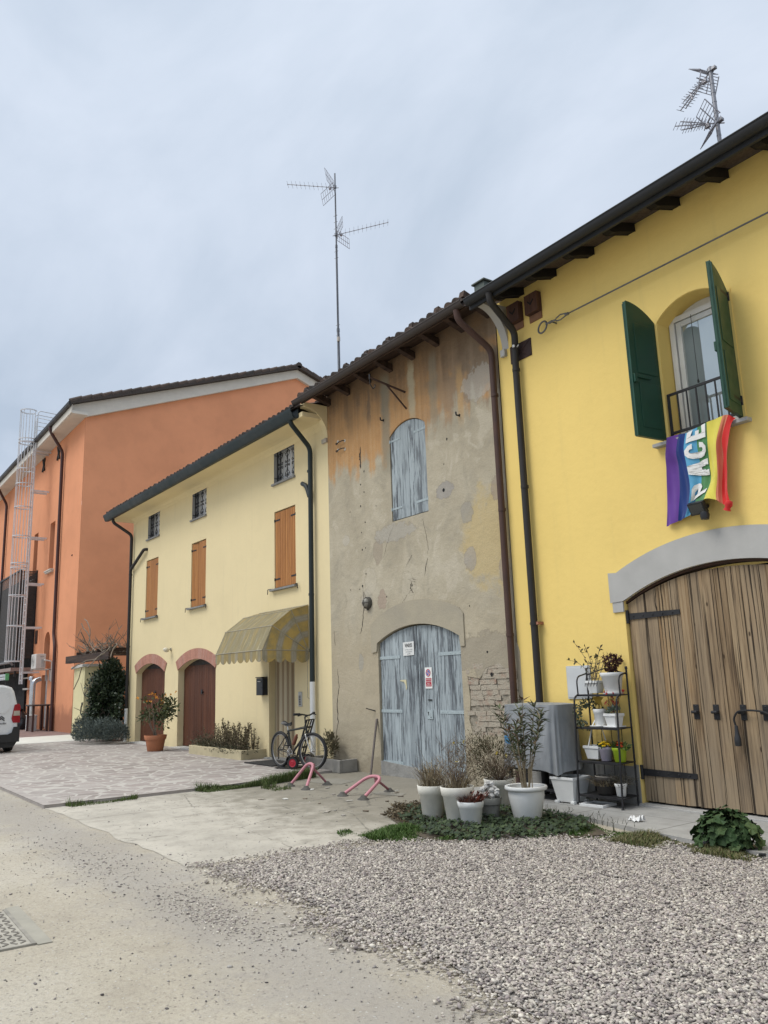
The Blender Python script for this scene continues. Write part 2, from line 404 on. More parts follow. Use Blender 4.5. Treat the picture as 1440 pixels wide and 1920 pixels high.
# gravel bed and its loose stones
GPOLY = [(-7.62, 3.15), (-6.15, 3.05), (-5.0, 2.98), (-4.4, 3.02), (-3.4, 2.80), (-1.5, 2.55), (3, 2.4), (3, 7.1), (-3.4, 7.02), (-4.7, 7.1), (-5.5, 7.1), (-6.2, 6.5), (-7.05, 5.55), (-7.42, 4.75)]
def gravel_bed():
    a = N('gravel_bed', .9, .2)
    v = a.vor(38, out='Color'); d = a.vor(38); s2 = a.n('ShaderNodeSeparateColor'); a.put(s2.inputs[0], v)
    c = a.ramp(s2.outputs[0], [(.1, (.12, .11, .11)), (.5, (.27, .255, .25)), (.9, (.45, .43, .41))])
    c = a.mix(a.mr(d, .3, .6, 0, .7), c, (.10, .09, .08)); a.bump(d, -.6, .02)
    return a.done(c)
gb = MB(); gb.add([(x, y, G0 + .010) for x, y in [(-7.2, 3.45), (-6.2, 3.35), (-5.1, 3.3), (-4.45, 3.35), (-3.4, 3.12), (-1.5, 2.9), (3, 2.8), (3, 7.0), (-3.4, 6.95), (-4.7, 7.0), (-5.5, 7.0), (-6.1, 6.35), (-6.85, 5.45), (-7.15, 4.8)]], [tuple(range(14))])
struct('ground', gb, gravel_bed())
def inside(px_, py_, poly):
    c = np.zeros(len(px_), bool); n = len(poly)
    for i in range(n):
        x1, y1 = poly[i]; x2, y2 = poly[i - 1]
        cond = ((y1 > py_) != (y2 > py_)) & (px_ < (x2 - x1) * (py_ - y1) / (y2 - y1 + 1e-12) + x1)
        c ^= cond
    return c
def edge_dist(px_, py_, poly):
    d = np.full(len(px_), 9.); n = len(poly)
    for i in range(n):
        a = np.array(poly[i]); b = np.array(poly[i - 1]); ab = b - a
        t = np.clip(((px_ - a[0]) * ab[0] + (py_ - a[1]) * ab[1]) / (ab @ ab), 0, 1)
        d = np.minimum(d, np.hypot(px_ - a[0] - t * ab[0], py_ - a[1] - t * ab[1]))
    return d
rng = np.random.default_rng(3)
def pebbles(name, P, size, mat, seed=1):
    """many small angular stones as one mesh. P: (n,3) centres, size: (n,)"""
    r = np.random.default_rng(seed)
    ph = (1 + 5 ** .5) / 2
    ico = np.array([(-1, ph, 0), (1, ph, 0), (-1, -ph, 0), (1, -ph, 0), (0, -1, ph), (0, 1, ph), (0, -1, -ph), (0, 1, -ph), (ph, 0, -1), (ph, 0, 1), (-ph, 0, -1), (-ph, 0, 1)], float); ico /= np.linalg.norm(ico[0])
    fc = np.array([(0, 11, 5), (0, 5, 1), (0, 1, 7), (0, 7, 10), (0, 10, 11), (1, 5, 9), (5, 11, 4), (11, 10, 2), (10, 7, 6), (7, 1, 8), (3, 9, 4), (3, 4, 2), (3, 2, 6), (3, 6, 8), (3, 8, 9), (4, 9, 5), (2, 4, 11), (6, 2, 10), (8, 6, 7), (9, 8, 1)])
    n = len(P)
    V = ico[None] * (1 + r.uniform(-.28, .28, (n, 12, 1)))
    V = V * np.stack([r.uniform(.8, 1.45, n), r.uniform(.55, 1., n), r.uniform(.32, .65, n)], 1)[:, None, :]
    a = r.uniform(0, 6.283, n); tl = r.normal(0, .35, n); t2 = r.normal(0, .35, n)
    x, y, z = V[..., 0], V[..., 1], V[..., 2]
    y, z = y * np.cos(tl)[:, None] - z * np.sin(tl)[:, None], y * np.sin(tl)[:, None] + z * np.cos(tl)[:, None]
    x, z = x * np.cos(t2)[:, None] - z * np.sin(t2)[:, None], x * np.sin(t2)[:, None] + z * np.cos(t2)[:, None]
    x, y = x * np.cos(a)[:, None] - y * np.sin(a)[:, None], x * np.sin(a)[:, None] + y * np.cos(a)[:, None]
    V = np.stack([x, y, z], 2) * size[:, None, None] + P[:, None, :]
    F = (fc[None] + 12 * np.arange(n)[:, None, None]).reshape(-1, 3)
    me = bpy.data.meshes.new(name)
    me.vertices.add(n * 12); me.vertices.foreach_set('co', V.reshape(-1).astype(np.float32))
    me.loops.add(len(F) * 3); me.loops.foreach_set('vertex_index', F.reshape(-1).astype(np.int32))
    me.polygons.add(len(F)); me.polygons.foreach_set('loop_start', np.arange(0, len(F) * 3, 3, dtype=np.int32))
    me.update(calc_edges=True); me.materials.append(mat)
    o = bpy.data.objects.new(name, me); COL.objects.link(o); return o
grav_m = islands('gravel_stone', [(.365, .335, .29), (.19, .163, .158), (.46, .425, .365), (.26, .225, .22), (.60, .56, .49), (.125, .108, .108), (.405, .36, .32), (.30, .255, .245), (.51, .465, .40)], .82, .25, .22)
n = 190000
gx = rng.uniform(-8.1, .3, n); gy = rng.uniform(2.0, 7.3, n)
ins = inside(gx, gy, GPOLY); ed = edge_dist(gx, gy, GPOLY)
wob = .09 * np.sin(gx * 3.1 + 1.3 * gy) + .06 * np.sin(gy * 7.3 - gx * 2.1) + .06 * np.sin(gx * 11 + gy * 3)
sgn = np.where(ins, ed, -ed) + wob
prob = np.clip((sgn + .16) / .62, 0, 1) ** 1.6
keep = (rng.uniform(0, 1, n) < prob) & (np.hypot(gx, gy) > 1.7)
# in view only: right of the left image edge and not far outside the right edge
fx, fy = -math.sin(R(54.1)), math.cos(R(54.1))
dep = gx * fx + gy * fy; lat = gx * fy - gy * fx
keep &= (dep > 1.5) & (lat > -.55 * dep - .3) & (lat < .6 * dep + .6)
gx, gy = gx[keep], gy[keep]
pts = np.stack([gx, gy, G0 + .014 + rng.uniform(-.003, .008, len(gx))], 1)
stuff(pebbles('gravel', pts, rng.gamma(8, .00095, len(gx)) + .0042, grav_m), 'bed of loose grey and cream crushed stone filling the right foreground', 'gravel')
# loose stones scattered on the dirt road and the pad
n = 17000
sx = rng.uniform(-16, 0, n); sy = rng.uniform(.3, 7.2, n)
ins = inside(sx, sy, GPOLY); dd = edge_dist(sx, sy, GPOLY)
pr = np.where(ins, 0, .22 + .6 * np.exp(-dd / .35))
cl = .5 + .5 * np.sin(sx * 2.3 + sy * 1.7) * np.sin(sy * 3.1 - sx * .9)
# two streaks of dragged gravel on the road
band = np.exp(-((sy - 2.55 - .05 * (sx + 6)) / .22) ** 2) * np.exp(-((sx + 5.8) / 1.4) ** 2) + .7 * np.exp(-((sy - 2.45) / .3) ** 2) * np.exp(-((sx + 9) / 1.8) ** 2)
keep = (rng.uniform(0, 1, n) < np.clip(pr * (.35 + .9 * cl) + band * .25, 0, 1)) & ~((sx < -12.7) & (sy > 3))
sx, sy = sx[keep], sy[keep]
pts = np.stack([sx, sy, np.full(len(sx), G0 + .004)], 1)
stuff(pebbles('loose_stones', pts, rng.gamma(3, .0014, len(sx)) + .003, islands('loose_stone', [(.16, .145, .14), (.28, .26, .245), (.40, .38, .35), (.11, .10, .10)], .85), 5), 'small loose stones scattered over the dirt road', 'stones')
n2 = 1200
bx = np.concatenate([rng.normal(-6.0, .5, 850), rng.normal(-8.4, .9, 350)]); by = np.concatenate([rng.normal(2.62, .14, 850), rng.normal(2.5, .2, 350)])
pts = np.stack([bx, by, np.full(n2, G0 + .003)], 1)
stuff(pebbles('dragged_gravel', pts, rng.gamma(5, .0010, n2) + .003, grav_m, 8), 'thin trail of gravel dragged across the dirt beside the gravel bed', 'gravel')

# ------------------------------------------------------------------ houses: shared builders
def roof_tiles(u0, u1, ye, ze, slope, length, p=.21, rows=7, jitter=.012, seed=1):
    """barrel tiles: rows of convex covers running up the slope; local coords of the house"""
    mb = MB(); r = random.Random(seed); n = int((u1 - u0) / p); ca, sa = math.cos(slope), math.sin(slope); L = length / rows
    for i in range(n):
        c = u0 + (i + .5) * p + r.uniform(-jitter, jitter)
        for k in range(rows):
            d0 = k * L - .05 + (r.uniform(-.03, .03)); d1 = (k + 1) * L + .06; R0 = .40 * p; R1 = .34 * p
            vs = []
            for d, rad, lift in ((d0, R0, .03), (d1, R1, .0)):
                for t in range(7):
                    a = math.pi * t / 6; h = math.sin(a) * rad * .85 + lift
                    vs.append((c + math.cos(a) * rad, ye + d * ca - h * sa, ze + d * sa + h * ca))
            mb.add(vs, [(t, t + 1, 8 + t, 7 + t) for t in range(6)] + [tuple(range(7))])
            if k > 1 and k < rows - 1 and rows > 5: continue
    # underlying channel sheet
    mb.add([(u0, ye - .03, ze - .01), (u1, ye - .03, ze - .01), (u1, ye + length * ca, ze + length * sa), (u0, ye + length * ca, ze + length * sa)], [(0, 1, 2, 3)])
    mb.add([(u0, ye - .03, ze - .01), (u1, ye - .03, ze - .01), (u1, ye - .03, ze + .025), (u0, ye - .03, ze + .025)], [(0, 1, 2, 3)])
    return mb
def half_gutter(u0, u1, y, z, r=.075, square=False):
    mb = MB()
    if square:
        P = [(y + r, z + .10), (y + r, z - .08), (y - r * .25, z - .10), (y - r * .75, z - .05), (y - r * .85, z), (y - r * 1.25, z + .05), (y - r * 1.3, z + .11), (y - r * 1.3 + .02, z + .11), (y - r * 1.1, z + .055), (y - r * .7, z + .01), (y - r * .6, z - .04), (y - r * .2, z - .08), (y + r - .015, z - .065), (y + r - .015, z + .10)]
    else:
        out = [(y + r * math.cos(math.pi + math.pi * i / 10), z + r * math.sin(math.pi + math.pi * i / 10)) for i in range(11)]
        inn = [(y + (r - .008) * math.cos(2 * math.pi - math.pi * i / 10), z + (r - .008) * math.sin(2 * math.pi - math.pi * i / 10)) for i in range(11)]
        bead = [(y - r - .006, z + .012)]
        P = out + inn + bead
    mb.pyz(P, u0, u1)
    if not square: mb.tube([(u0, y - r, z + .004), (u1, y - r, z + .004)], .011, 6)
    for u in np.arange(u0 + .25, u1, .75):       # straps
        mb.box(u - .014, u + .014, y - r - .004, y + r + .10, z + .006, z + .012)
    return mb
def collar(mb, p, r, h=.045): mb.lathe([(r, -h / 2), (r + .008, -h / 2), (r + .008, h / 2), (r, h / 2)], p, 14)

def strap(mb, u0, u1, z, y, h=.045, t=.006, studs=4, pin=None):
    mb.box(u0, u1, y - t, y, z - h / 2, z + h / 2)
    for i in range(studs):
        u = u0 + (u1 - u0) * (i + .5) / studs
        mb.lathe([(.009, 0), (.007, .004), (0, .006)], (u, y - t, z), 8, rot('X', R(90)))
    if pin is not None: mb.tube([(pin, y - .012, z - h * .9), (pin, y - .012, z + h * .9)], .013, 8)

def plank_leaf(u0, u1, z0, ztop, y0, y1, n, r, gap=.006, wob=.0):
    """vertical planks; ztop(u) gives the (arched) top"""
    mb = MB(); w = [r.uniform(.75, 1.25) for _ in range(n)]; tot = sum(w); u = u0
    for i in range(n):
        a, b = u + gap / 2, u + (u1 - u0) * w[i] / tot - gap / 2; u += (u1 - u0) * w[i] / tot
        d = r.uniform(-wob, wob)
        mb.pxz([(a, z0 + r.uniform(0, wob * 2)), (b, z0 + r.uniform(0, wob * 2)), (b, ztop(b)), ((a + b) / 2, ztop((a + b) / 2)), (a, ztop(a))], y0 + d, y1)
    return mb
def arch_top(u0, u1, zs, zt):
    w = (u1 - u0) / 2; h = zt - zs; rad = (w * w + h * h) / (2 * h); c = (u0 + u1) / 2; cz = zt - rad
    return lambda u: cz + math.sqrt(max(0, rad * rad - (u - c) ** 2))

# ================================================================== CREAM HOUSE
CA = R(.73)
cream_c = S(227, 211, 169, .97)
cream_wall = plaster('cream_plaster', cream_c, (.42, .37, .26), .30, .05, .16, .10)
def rect(u0, u1, z0, z1): return [(u0, z0), (u1, z0), (u1, z1), (u0, z1)]
ch = thing('cream_house', 'cream plastered row house with two brick arched doors and orange wooden shutters', 'house', (-13.83, 8.6, 0), CA)
CH_W = -11.9
d_open = [arch(-11.2, -8.86, 0, 2.05, 2.32), arch(-7.88, -5.44, 0, 2.05, 2.32)]
front_door = rect(-2.62, -1.47, 0, 2.25)
mids = [(-10.60, -9.60), (-7.10, -6.13), (-2.34, -1.38)]
atts = [(-10.56, -9.58), (-7.11, -6.15), (-2.35, -1.40)]
m_open = [rect(a, b, 3.70, 5.49) for a, b in mids]; a_open = [rect(a, b, 6.16, 6.97) for a, b in atts]
WZ = 7.05
w = MB(); w.holed([(CH_W, -.05), (0, -.05), (0, WZ), (CH_W, WZ)], d_open + [front_door] + m_open + a_open)
for h_ in d_open + [front_door] + m_open: w.reveal(h_, 0, .24)
w.add([(CH_W, 0, -.05), (CH_W, 9, -.05), (CH_W, 9, WZ), (CH_W, 4.5, WZ + 1.5), (CH_W, 0, WZ)], [(0, 1, 2, 3, 4)])
w.add([(0, .01, -.05), (0, 9, -.05), (0, 9, WZ), (0, 4.5, WZ + 1.5), (0, .01, WZ)], [(0, 1, 2, 3, 4)])
w.box(CH_W, 0, 8.9, 9, -.05, WZ)
# box eave with a plastered soffit, and the cove where the wall runs out to it
w.box(CH_W - .62, -.02, -.6, .0, WZ, WZ + .10)
w.box(CH_W - .62, CH_W, 0, 9.0, WZ, WZ + .10)
w.pyz([(-.002, WZ - .16), (-.03, WZ - .08), (-.10, WZ - .02), (-.20, WZ - .001), (-.002, WZ - .001)], CH_W, -.10)
wall_c = w.build('wall', cream_wall, ch)
rv = MB()
gwp = simple('grey_window_paint', (.33, .34, .35), .8, .08, 5)
for h_ in a_open: rv.reveal(h_, 0.003, .26); rv.flush('attic_window_surround', gwp, ch)
# curved bracket wall closing the eave against the neighbour
def cove_fin(u0, u1, ya, za, zb, zt, t=.10):
    """fin in the yz plane: curved lower edge from the wall (0,zb) out to (ya,za)"""
    mb = MB(); pts = []
    for i in range(13):
        a = math.pi / 2 * i / 12
        pts.append((-abs(ya) * (1 - math.cos(a)) * 1.0, zb + (za - zb) * math.sin(a)))
    poly = [(0.0, zb)] + pts[1:] + [(ya, zt), (0.0, zt)]
    mb.pyz(poly, u0, u1); return mb
cove_fin(-.16, 0.0, -.56, 7.26, 6.66, 7.36).build('eave_bracket', cream_wall, ch, 30)
nb = MB(); nb.box(-.17, .004, -.05, 0, 6.56, 6.655); nb.build('eave_bracket_foot', simple('bracket_stone', (.40, .36, .30), .9), ch, bevel=.004)
rf = roof_tiles(CH_W - .66, -.0, -.66, 7.27, R(18), 5.4, .2, 8, seed=3)
rf.add([(CH_W - .66, 4.45, 8.93), (0, 4.45, 8.93), (0, 9.6, 7.25), (CH_W - .66, 9.6, 7.25)], [(0, 1, 2, 3)])
roof_c = rf.build('roof', tile_m, ch)
fb = MB(); fb.box(CH_W - .64, -.17, -.615, -.60, WZ + .0, 7.25); fb.box(CH_W - .64, CH_W - .62, -.6, 9.2, WZ - .0, 7.24); fb.build('fascia', gutter_green, ch)
half_gutter(CH_W - .66, -.16, -.70, 7.12, .085, True).build('gutter', gutter_green, ch, 35)
# downpipes
def downpipe(name, pts, r, mat, parent, collars=(), r2=.12):
    mb = MB(); mb.tube(bend(pts, r2), r, 12)
    o = mb.build(name, mat, parent, 50)
    if collars:
        c = MB()
        for p in collars: collar(c, p, r); c.flush('pipe_collar', mat, o, smooth=40)
    return o
downpipe('downpipe', [(-12.02, -.66, 7.03), (-12.02, -.62, 6.90), (-11.80, -.09, 6.50), (-11.78, -.09, 1.0)], .05, pipe_black, ch, [(-11.79, -.09, 5.2), (-11.78, -.09, 2.9)])
downpipe('downpipe', [(-11.78, -.09, 1.0), (-11.78, -.09, .0)], .054, white_pl, ch)
downpipe('branch_pipe', [(-10.55, .02, 5.85), (-10.6, -.10, 5.85), (-11.78, -.10, 5.35), (-11.78, -.09, 5.1)], .048, pipe_black, ch)
downpipe('downpipe', [(-.36, -.70, 7.03), (-.37, -.66, 6.95), (-.55, -.1, 6.56), (-.585, -.1, 1.62)], .052, gutter_green, ch, [(-.575, -.1, 6.05), (-.58, -.1, 3.4)])
downpipe('downpipe', [(-.585, -.1, 1.62), (-.585, -.1, -.04)], .056, white_pl, ch)
downpipe('branch_pipe', [(-1.02, -.02, 5.88), (-.90, -.09, 5.84), (-.72, -.10, 5.76), (-.60, -.10, 5.5)], .05, gutter_green, ch)
# brick arches and plank doors
brick_m = islands('terracotta_voussoir', [(.40, .20, .15), (.46, .235, .175), (.36, .18, .135), (.43, .24, .19)], .85, .2, .12)
red_door = planks('red_brown_door', (.15, .062, .034), (.115, .045, .025), (.06, .024, .016), .6, 'z', 1., .7)
def voussoirs(u0, u1, zs, zt, t, n=34):
    inn, out = arcband(u0, u1, zs, zt, t, n); out = out[::-1]; mb = MB()
    for i in range(n):
        q = [inn[i], inn[i + 1], out[i + 1], out[i]]
        cx = sum(p[0] for p in q) / 4; cz = sum(p[1] for p in q) / 4
        q = [(cx + (a - cx) * .965, cz + (b - cz) * .99) for a, b in q]
        mb.pxz(q, -.022, .02)
    mb2 = MB(); mb2.pxz(inn + out[::-1], -.017, .01)
    return mb, mb2
for i, (a, b) in enumerate([(-11.2, -8.86), (-7.88, -5.44)]):
    v1, v2 = voussoirs(a, b, 2.05, 2.32, .28)
    br = v1.build('brick_arch', brick_m, ch); v2.build('mortar', simple('arch_mortar', (.36, .23, .18), .9), br)
    n = 12; r = random.Random(i)
    pl = plank_leaf(a + .02, (a + b) / 2 - .004, .04, lambda u: 2.16, .17, .21, 8, r, .005, .001)
    v = plank_leaf((a + b) / 2 + .004, b - .02, .04, lambda u: 2.16, .17, .21, 8, r, .005, .001); 
    pl.add(v.v, v.f)
    d = pl.build('door', red_door, ch)
    hd = MB(); hd.lathe([(.018, 0), (.02, .02), (.03, .035), (.03, .05), (0, .055)], ((a + b) / 2 + .10, .17, 1.45), 12, rot('X', R(90)))
    hd.box((a + b) / 2 - .05, (a + b) / 2 + .05, .160, .168, 1.40, 1.52) ; hd.build('handle', iron, d, 40)
    fr = MB(); fr.box(a, b, .215, .24, 2.05, 2.34); fr.box(a, b, .17, .22, 2.165, 2.34); fr.build('fanlight_panel', simple('dark_fanlight', (.03, .025, .022), .7), d)
    th = MB(); th.box(a - .03, b + .03, -.16, .24, -.02, .025); th.build('threshold', simple('threshold_stone', (.50, .49, .46), .85, .12), d, bevel=.006)
# shuttered windows
orange_wood = planks('orange_shutter_wood', (.52, .245, .08), (.43, .185, .055), (.24, .095, .03), .55, 'z', 1., .75)
for i, (a, b) in enumerate(mids):
    r = random.Random(20 + i); mid = (a + b) / 2
    ajar = (i == 1)
    sh = []
    for k, (c, d) in enumerate([(a + .01, mid - .003), (mid + .003, b - .01)]):
        mb = plank_leaf(c, d, 3.73, lambda u: 5.465, .02, .055, 6, r, .008)
        mb.box(c, d, .05, .06, 3.74, 5.46)
        o = mb.build('shutter', orange_wood, ch)
        hg = MB()
        for z in (3.92, 5.28):
            if k == 0: strap(hg, c - .01, c + .22, z, .02, .035, .006, 3, c - .012)
            else: strap(hg, d - .22, d + .01, z, .02, .035, .006, 3, d + .012)
            hg.flush('hinge_strap', iron, o)
        if ajar and k == 0:
            o.location = (c, .05, 0); o.rotation_euler = (0, 0, R(6))
            for vv in o.data.vertices: vv.co.x -= c; vv.co.y -= .05
            for hh in o.children:
                for vv in hh.data.vertices: vv.co.x -= c; vv.co.y -= .05
    bk = MB(); bk.box(a, b, .22, .235, 3.7, 5.49); bk.build('window_void', dark_void, ch)
    sl = MB(); sl.box(a - .10, b + .08, -.09, .2, 3.655, 3.70); so = sl.build('window_sill', greystone, ch, bevel=.004)
    hk = MB()
    for u in (a - .22, b + .16):
        s_ = -1 if u < mid else 1
        hk.tube(bend([(u - s_ * .12, .02, 3.71), (u - s_ * .12, -.05, 3.71), (u, -.06, 3.71), (u, -.06, 3.66), (u + s_ * .01, -.06, 3.60)], .02, 3), .010, 6); hk.flush('shutter_catch', iron, so)
# attic windows with wrought-iron scroll grilles
def spiral(c, r0, turns, a0, sgn=1, n=22):
    return [(c[0] + r0 * (1 - .82 * i / n) * math.cos(a0 + sgn * 2 * math.pi * turns * i / n), c[1], c[2] + r0 * (1 - .82 * i / n) * math.sin(a0 + sgn * 2 * math.pi * turns * i / n)) for i in range(n + 1)]
_ag = N('attic_glass', .15, .8); att_glass = _ag.done((.80, .82, .85))
for i, (a, b) in enumerate(atts):
    g = MB(); g.box(a, b, .232, .245, 6.16, 6.97); gl = g.build('window_pane', att_glass, ch)
    f = MB(); 
    for u in (a, (a + b) / 2 - .025, b - .05): f.box(u, u + .05, .20, .232, 6.16, 6.97)
    f.box(a + .05, b - .05, .20, .232, 6.16, 6.215); f.box(a + .05, b - .05, .20, .232, 6.915, 6.97)
    f.build('window_frame', white_paint, gl)
    q = MB(); y = .09; z0, z1 = 6.20, 6.95
    for p0, p1 in [((a + .015, z0), (b - .015, z0)), ((b - .015, z0), (b - .015, z1)), ((b - .015, z1), (a + .015, z1)), ((a + .015, z1), (a + .015, z0))]:
        q.tube([(p0[0], y, p0[1]), (p1[0], y, p1[1])], .013, 4)
    zc = (z0 + z1) / 2
    for k in range(3):
        c = a + (b - a) * (k + .5) / 3; q.tube([(c, y, z0), (c, y, z1)], .009, 4)
        for s_ in (-1, 1):
            for t_ in (-1, 1):
                ze_ = zc + t_ * (z1 - z0) * .5 - t_ * .09
                c1 = (c + s_ * .062, y, ze_); c2 = (c + s_ * .075, y, zc + t_ * .055)
                A = spiral(c1, .05, 1.1, math.pi / 2 * (1 - s_) , -s_ * t_)
                mids_ = [(c + s_ * .085, y, ze_ - t_ * .07), (c + s_ * .02, y, zc + t_ * .16)]
                B = spiral(c2, .045, 1.1, math.pi / 2 * (1 + s_), s_ * t_)
                q.tube(A[::-1], .0075, 4); q.tube([A[0]] + mids_ + [(c + s_ * .012, y, zc + t_ * .10)], .0075, 4); q.tube(B[::-1], .0075, 4)
    for z in (6.3, 6.85): q.tube([(a, y, z), (a - .0, .01, z)], .01, 4); q.tube([(b, y, z), (b, .01, z)], .01, 4)
    q.build('window_grille', iron, ch, 40)
    s2 = MB(); s2.box(a - .06, b + .04, -.05, .2, 6.11, 6.158); s2.build('window_sill', greystone, ch, bevel=.004)
# entrance: door behind a cream curtain, fold shadows painted as brown bands
dm = MB(); dm.box(-2.62, -1.47, .225, .24, 0, 2.25); dm.build('front_door', simple('front_door_wood', (.22, .16, .10), .6, .2), ch)
cu = MB()
def curtain(s, t):
    u = -2.60 + 1.12 * s; return (u, .16 + .028 * math.sin(s * 46 + 2 * math.sin(s * 9)) * (.5 + .5 * (1 - t)) - .004, .03 + 2.19 * t)
cu.grid(curtain, 110, 6)
def curtain_mat():
    a = N('fold_shaded_curtain', .9, .1); x, y, z = a.xyz()
    b = a.math('PINGPONG', a.math('ADD', x, 3.02), .11)
    return a.done(a.mix(a.mr(b, .035, .05), (.50, .43, .30), (.30, .235, .155)))
cu.build('door_curtain', curtain_mat(), ch, 60)
th = MB(); th.box(-2.66, -1.43, -.12, .24, -.03, .03); th.build('threshold', greystone, ch, bevel=.006)

# awning over the door
aw = thing('door_awning', 'faded mossy yellow and grey striped hood awning over the cream house entrance', 'awning', (-13.83, 8.6, 0), CA)
AU0, AU1, AR, AZ = -3.06, -.86, .97, 2.26
angs = [R(90), R(64), R(31), R(1)]
ARR = [.95, .93, .99, 1.08]
def rib(u, k): return (u, -.02 - ARR[k] * math.cos(angs[k]), AZ + ARR[k] * math.sin(angs[k]))
cv = MB()
def hood(s, t):
    k = min(2, int(t * 3)); f = t * 3 - k; A, B = Vector(rib(AU0 + (AU1 - AU0) * s, k)), Vector(rib(AU0 + (AU1 - AU0) * s, k + 1))
    p = A.lerp(B, f); sag = .012 * math.sin(math.pi * f) * (.55 + .45 * math.sin(9 * s))
    n_ = Vector((0, p.y, p.z - AZ)); n_.normalize(); p -= n_ * sag; return p
cv.grid(hood, 24, 18)
def canvas_mat():
    a = N('striped_awning_canvas', .92, .1); x, y, z = a.xyz()
    uv = a.n('ShaderNodeAttribute'); uv.attribute_name = 'stripe'
    st = a.math('PINGPONG', uv.outputs['Fac'], .17)
    w_ = a.math('ADD', st, a.math('MULTIPLY', a.math('SUBTRACT', a.noise(9), .5), .02))
    base = a.ramp(w_, [(.0, (.47, .33, .105)), (.085, (.46, .325, .11)), (.105, (.37, .30, .17)), (.12, (.34, .305, .235)), (.145, (.37, .345, .29)), (.17, (.33, .30, .24))])
    # algae and bleached streaks on the roof part, washed down the slope
    alg = a.noise(3.4, a.map((3.2, 1, .6)), 7, .65)
    c = a.mix(a.mr(alg, .30, .56, .55, .97), base, (.225, .195, .118))
    c2 = a.mix(a.mr(a.noise(2.3, a.map((9, 1.1, 1.1)), 6, .7), .52, .72, 0, .75), c, (.40, .375, .26))
    dirt = a.mix(a.mr(a.noise(5, detail=7, rough=.7), .42, .66, 0, .65), base, (.24, .215, .13))
    roofm = a.n('ShaderNodeAttribute'); roofm.attribute_name = 'roofpart'
    a.bump(a.noise(14, detail=3), .3, .01)
    return a.done(a.mix(roofm.outputs['Fac'], dirt, c2))
canv = canvas_mat()
def canvas_obj(mb, name, stripe, roofp, parent):
    o = mb.build(name, canv, parent, 30); me = o.data
    A = me.attributes.new('stripe', 'FLOAT', 'POINT'); B = me.attributes.new('roofpart', 'FLOAT', 'POINT')
    A.data.foreach_set('value', [stripe(v.co) for v in me.vertices]); B.data.foreach_set('value', [roofp(v.co) for v in me.vertices]); return o
canvas_obj(cv, 'canopy', lambda c: c.x + 10, lambda c: 1., aw)
for u, sg in ((AU1, 1), (AU0, -1)):
    sd_ = MB()
    def side(s, t):
        k = min(2, int(s * 3)); f = s * 3 - k; A, B = Vector(rib(u, k)), Vector(rib(u, k + 1)); p = A.lerp(B, f); c = Vector((u, -.02, AZ))
        q = c.lerp(p, t); q.x -= sg * .015 * math.sin(math.pi * f) * t; return q
    sd_.grid(side, 18, 14)
    # stripes run parallel to the folded edge
    def strp(c):
        an = math.atan2(c.z - AZ, -(c.y + .02) + 1e-6); k = min(2, max(0, int((R(90) - an) / R(30)))) 
        d = math.hypot(c.z - AZ, c.y + .02); mid = (angs[k] + angs[k + 1]) / 2
        return d * math.cos(an - mid) + 10.03
    canvas_obj(sd_, 'side_panel', strp, lambda c: .12, aw)
# scalloped valance along the front edge and right side
def valance(p0, p1, n_sc, drop, name):
    mb = MB(); p0, p1 = Vector(p0), Vector(p1)
    def f(s, t):
        p = p0.lerp(p1, s); sc = abs(math.sin(math.pi * s * n_sc)) ** .7
        return (p.x, p.y - .012 * math.sin(s * 17) * t, p.z - t * (drop * .68 + drop * .32 * sc))
    mb.grid(f, n_sc * 10, 3); return mb
dirn = Vector(rib(AU1, 3))
canvas_obj(valance(rib(AU0, 3), rib(AU1, 3), 8, .235, ''), 'front_valance', lambda c: c.x + 10, lambda c: .7, aw)
canvas_obj(valance(rib(AU1, 3), (AU1, -.02, AZ), 4, .25, ''), 'side_valance', lambda c: -c.y + 10, lambda c: .2, aw)
fr = MB()
for k in (0, 1, 2, 3):
    fr.tube([(AU0, -.02, AZ), rib(AU0, k), rib(AU1, k), (AU1, -.02, AZ)] if k else [rib(AU0, 0), rib(AU1, 0)], .011, 6)
for u in (AU0, AU1): fr.lathe([(.04, -.02), (.04, .02), (0, .022)], (u, -.02, AZ), 12, rot('Y', R(90)))
fr.tube(bend([(AU1 + .02, -.03, AZ), (AU1 + .02, -.06, AZ - .1), (AU1 + .02, -.06, 1.30), (AU1 + .02, -.02, 1.28)], .03), .006, 6)
fr.build('awning_frame', simple('awning_frame_metal', (.30, .27, .20), .6, .2), aw)

# wall fittings on the cream house
mb_ = thing('mailbox', 'black metal mailbox on the cream wall left of the entrance', 'mailbox', (-13.83, 8.6, 0), CA)
b = MB(); b.box(-2.98, -2.68, -.135, 0, 1.36, 1.74); b.build('body', simple('mailbox_enamel', (.022, .026, .032), .35, .1), mb_, bevel=.008)
b = MB(); b.box(-2.98, -2.68, -.155, 0, 1.745, 1.765); b.box(-2.945, -2.715, -.141, -.135, 1.64, 1.69); b.build('lid', iron, mb_, bevel=.003)
b = MB(); b.box(-2.90, -2.76, -.143, -.1412, 1.655, 1.672); b.build('name_plate', simple('name_plate', (.45, .45, .42), .4), mb_)
it = thing('intercom', 'narrow silver intercom panel right of the curtained entrance', 'intercom', (-13.83, 8.6, 0), CA)
b = MB(); b.box(-1.30, -1.16, -.02, 0, 1.12, 1.42); b.build('plate', simple('intercom_plate', (.42, .42, .40), .4, .1), it, bevel=.003)
b = MB()
for k in range(6): b.box(-1.265, -1.20, -.0235, -.0205, 1.15 + k * .034, 1.172 + k * .034)
b.build('buttons', iron, it)
lp = thing('wall_lamp', 'small cream security lamp between the two brick arches', 'lamp', (-13.83, 8.6, 0), CA)
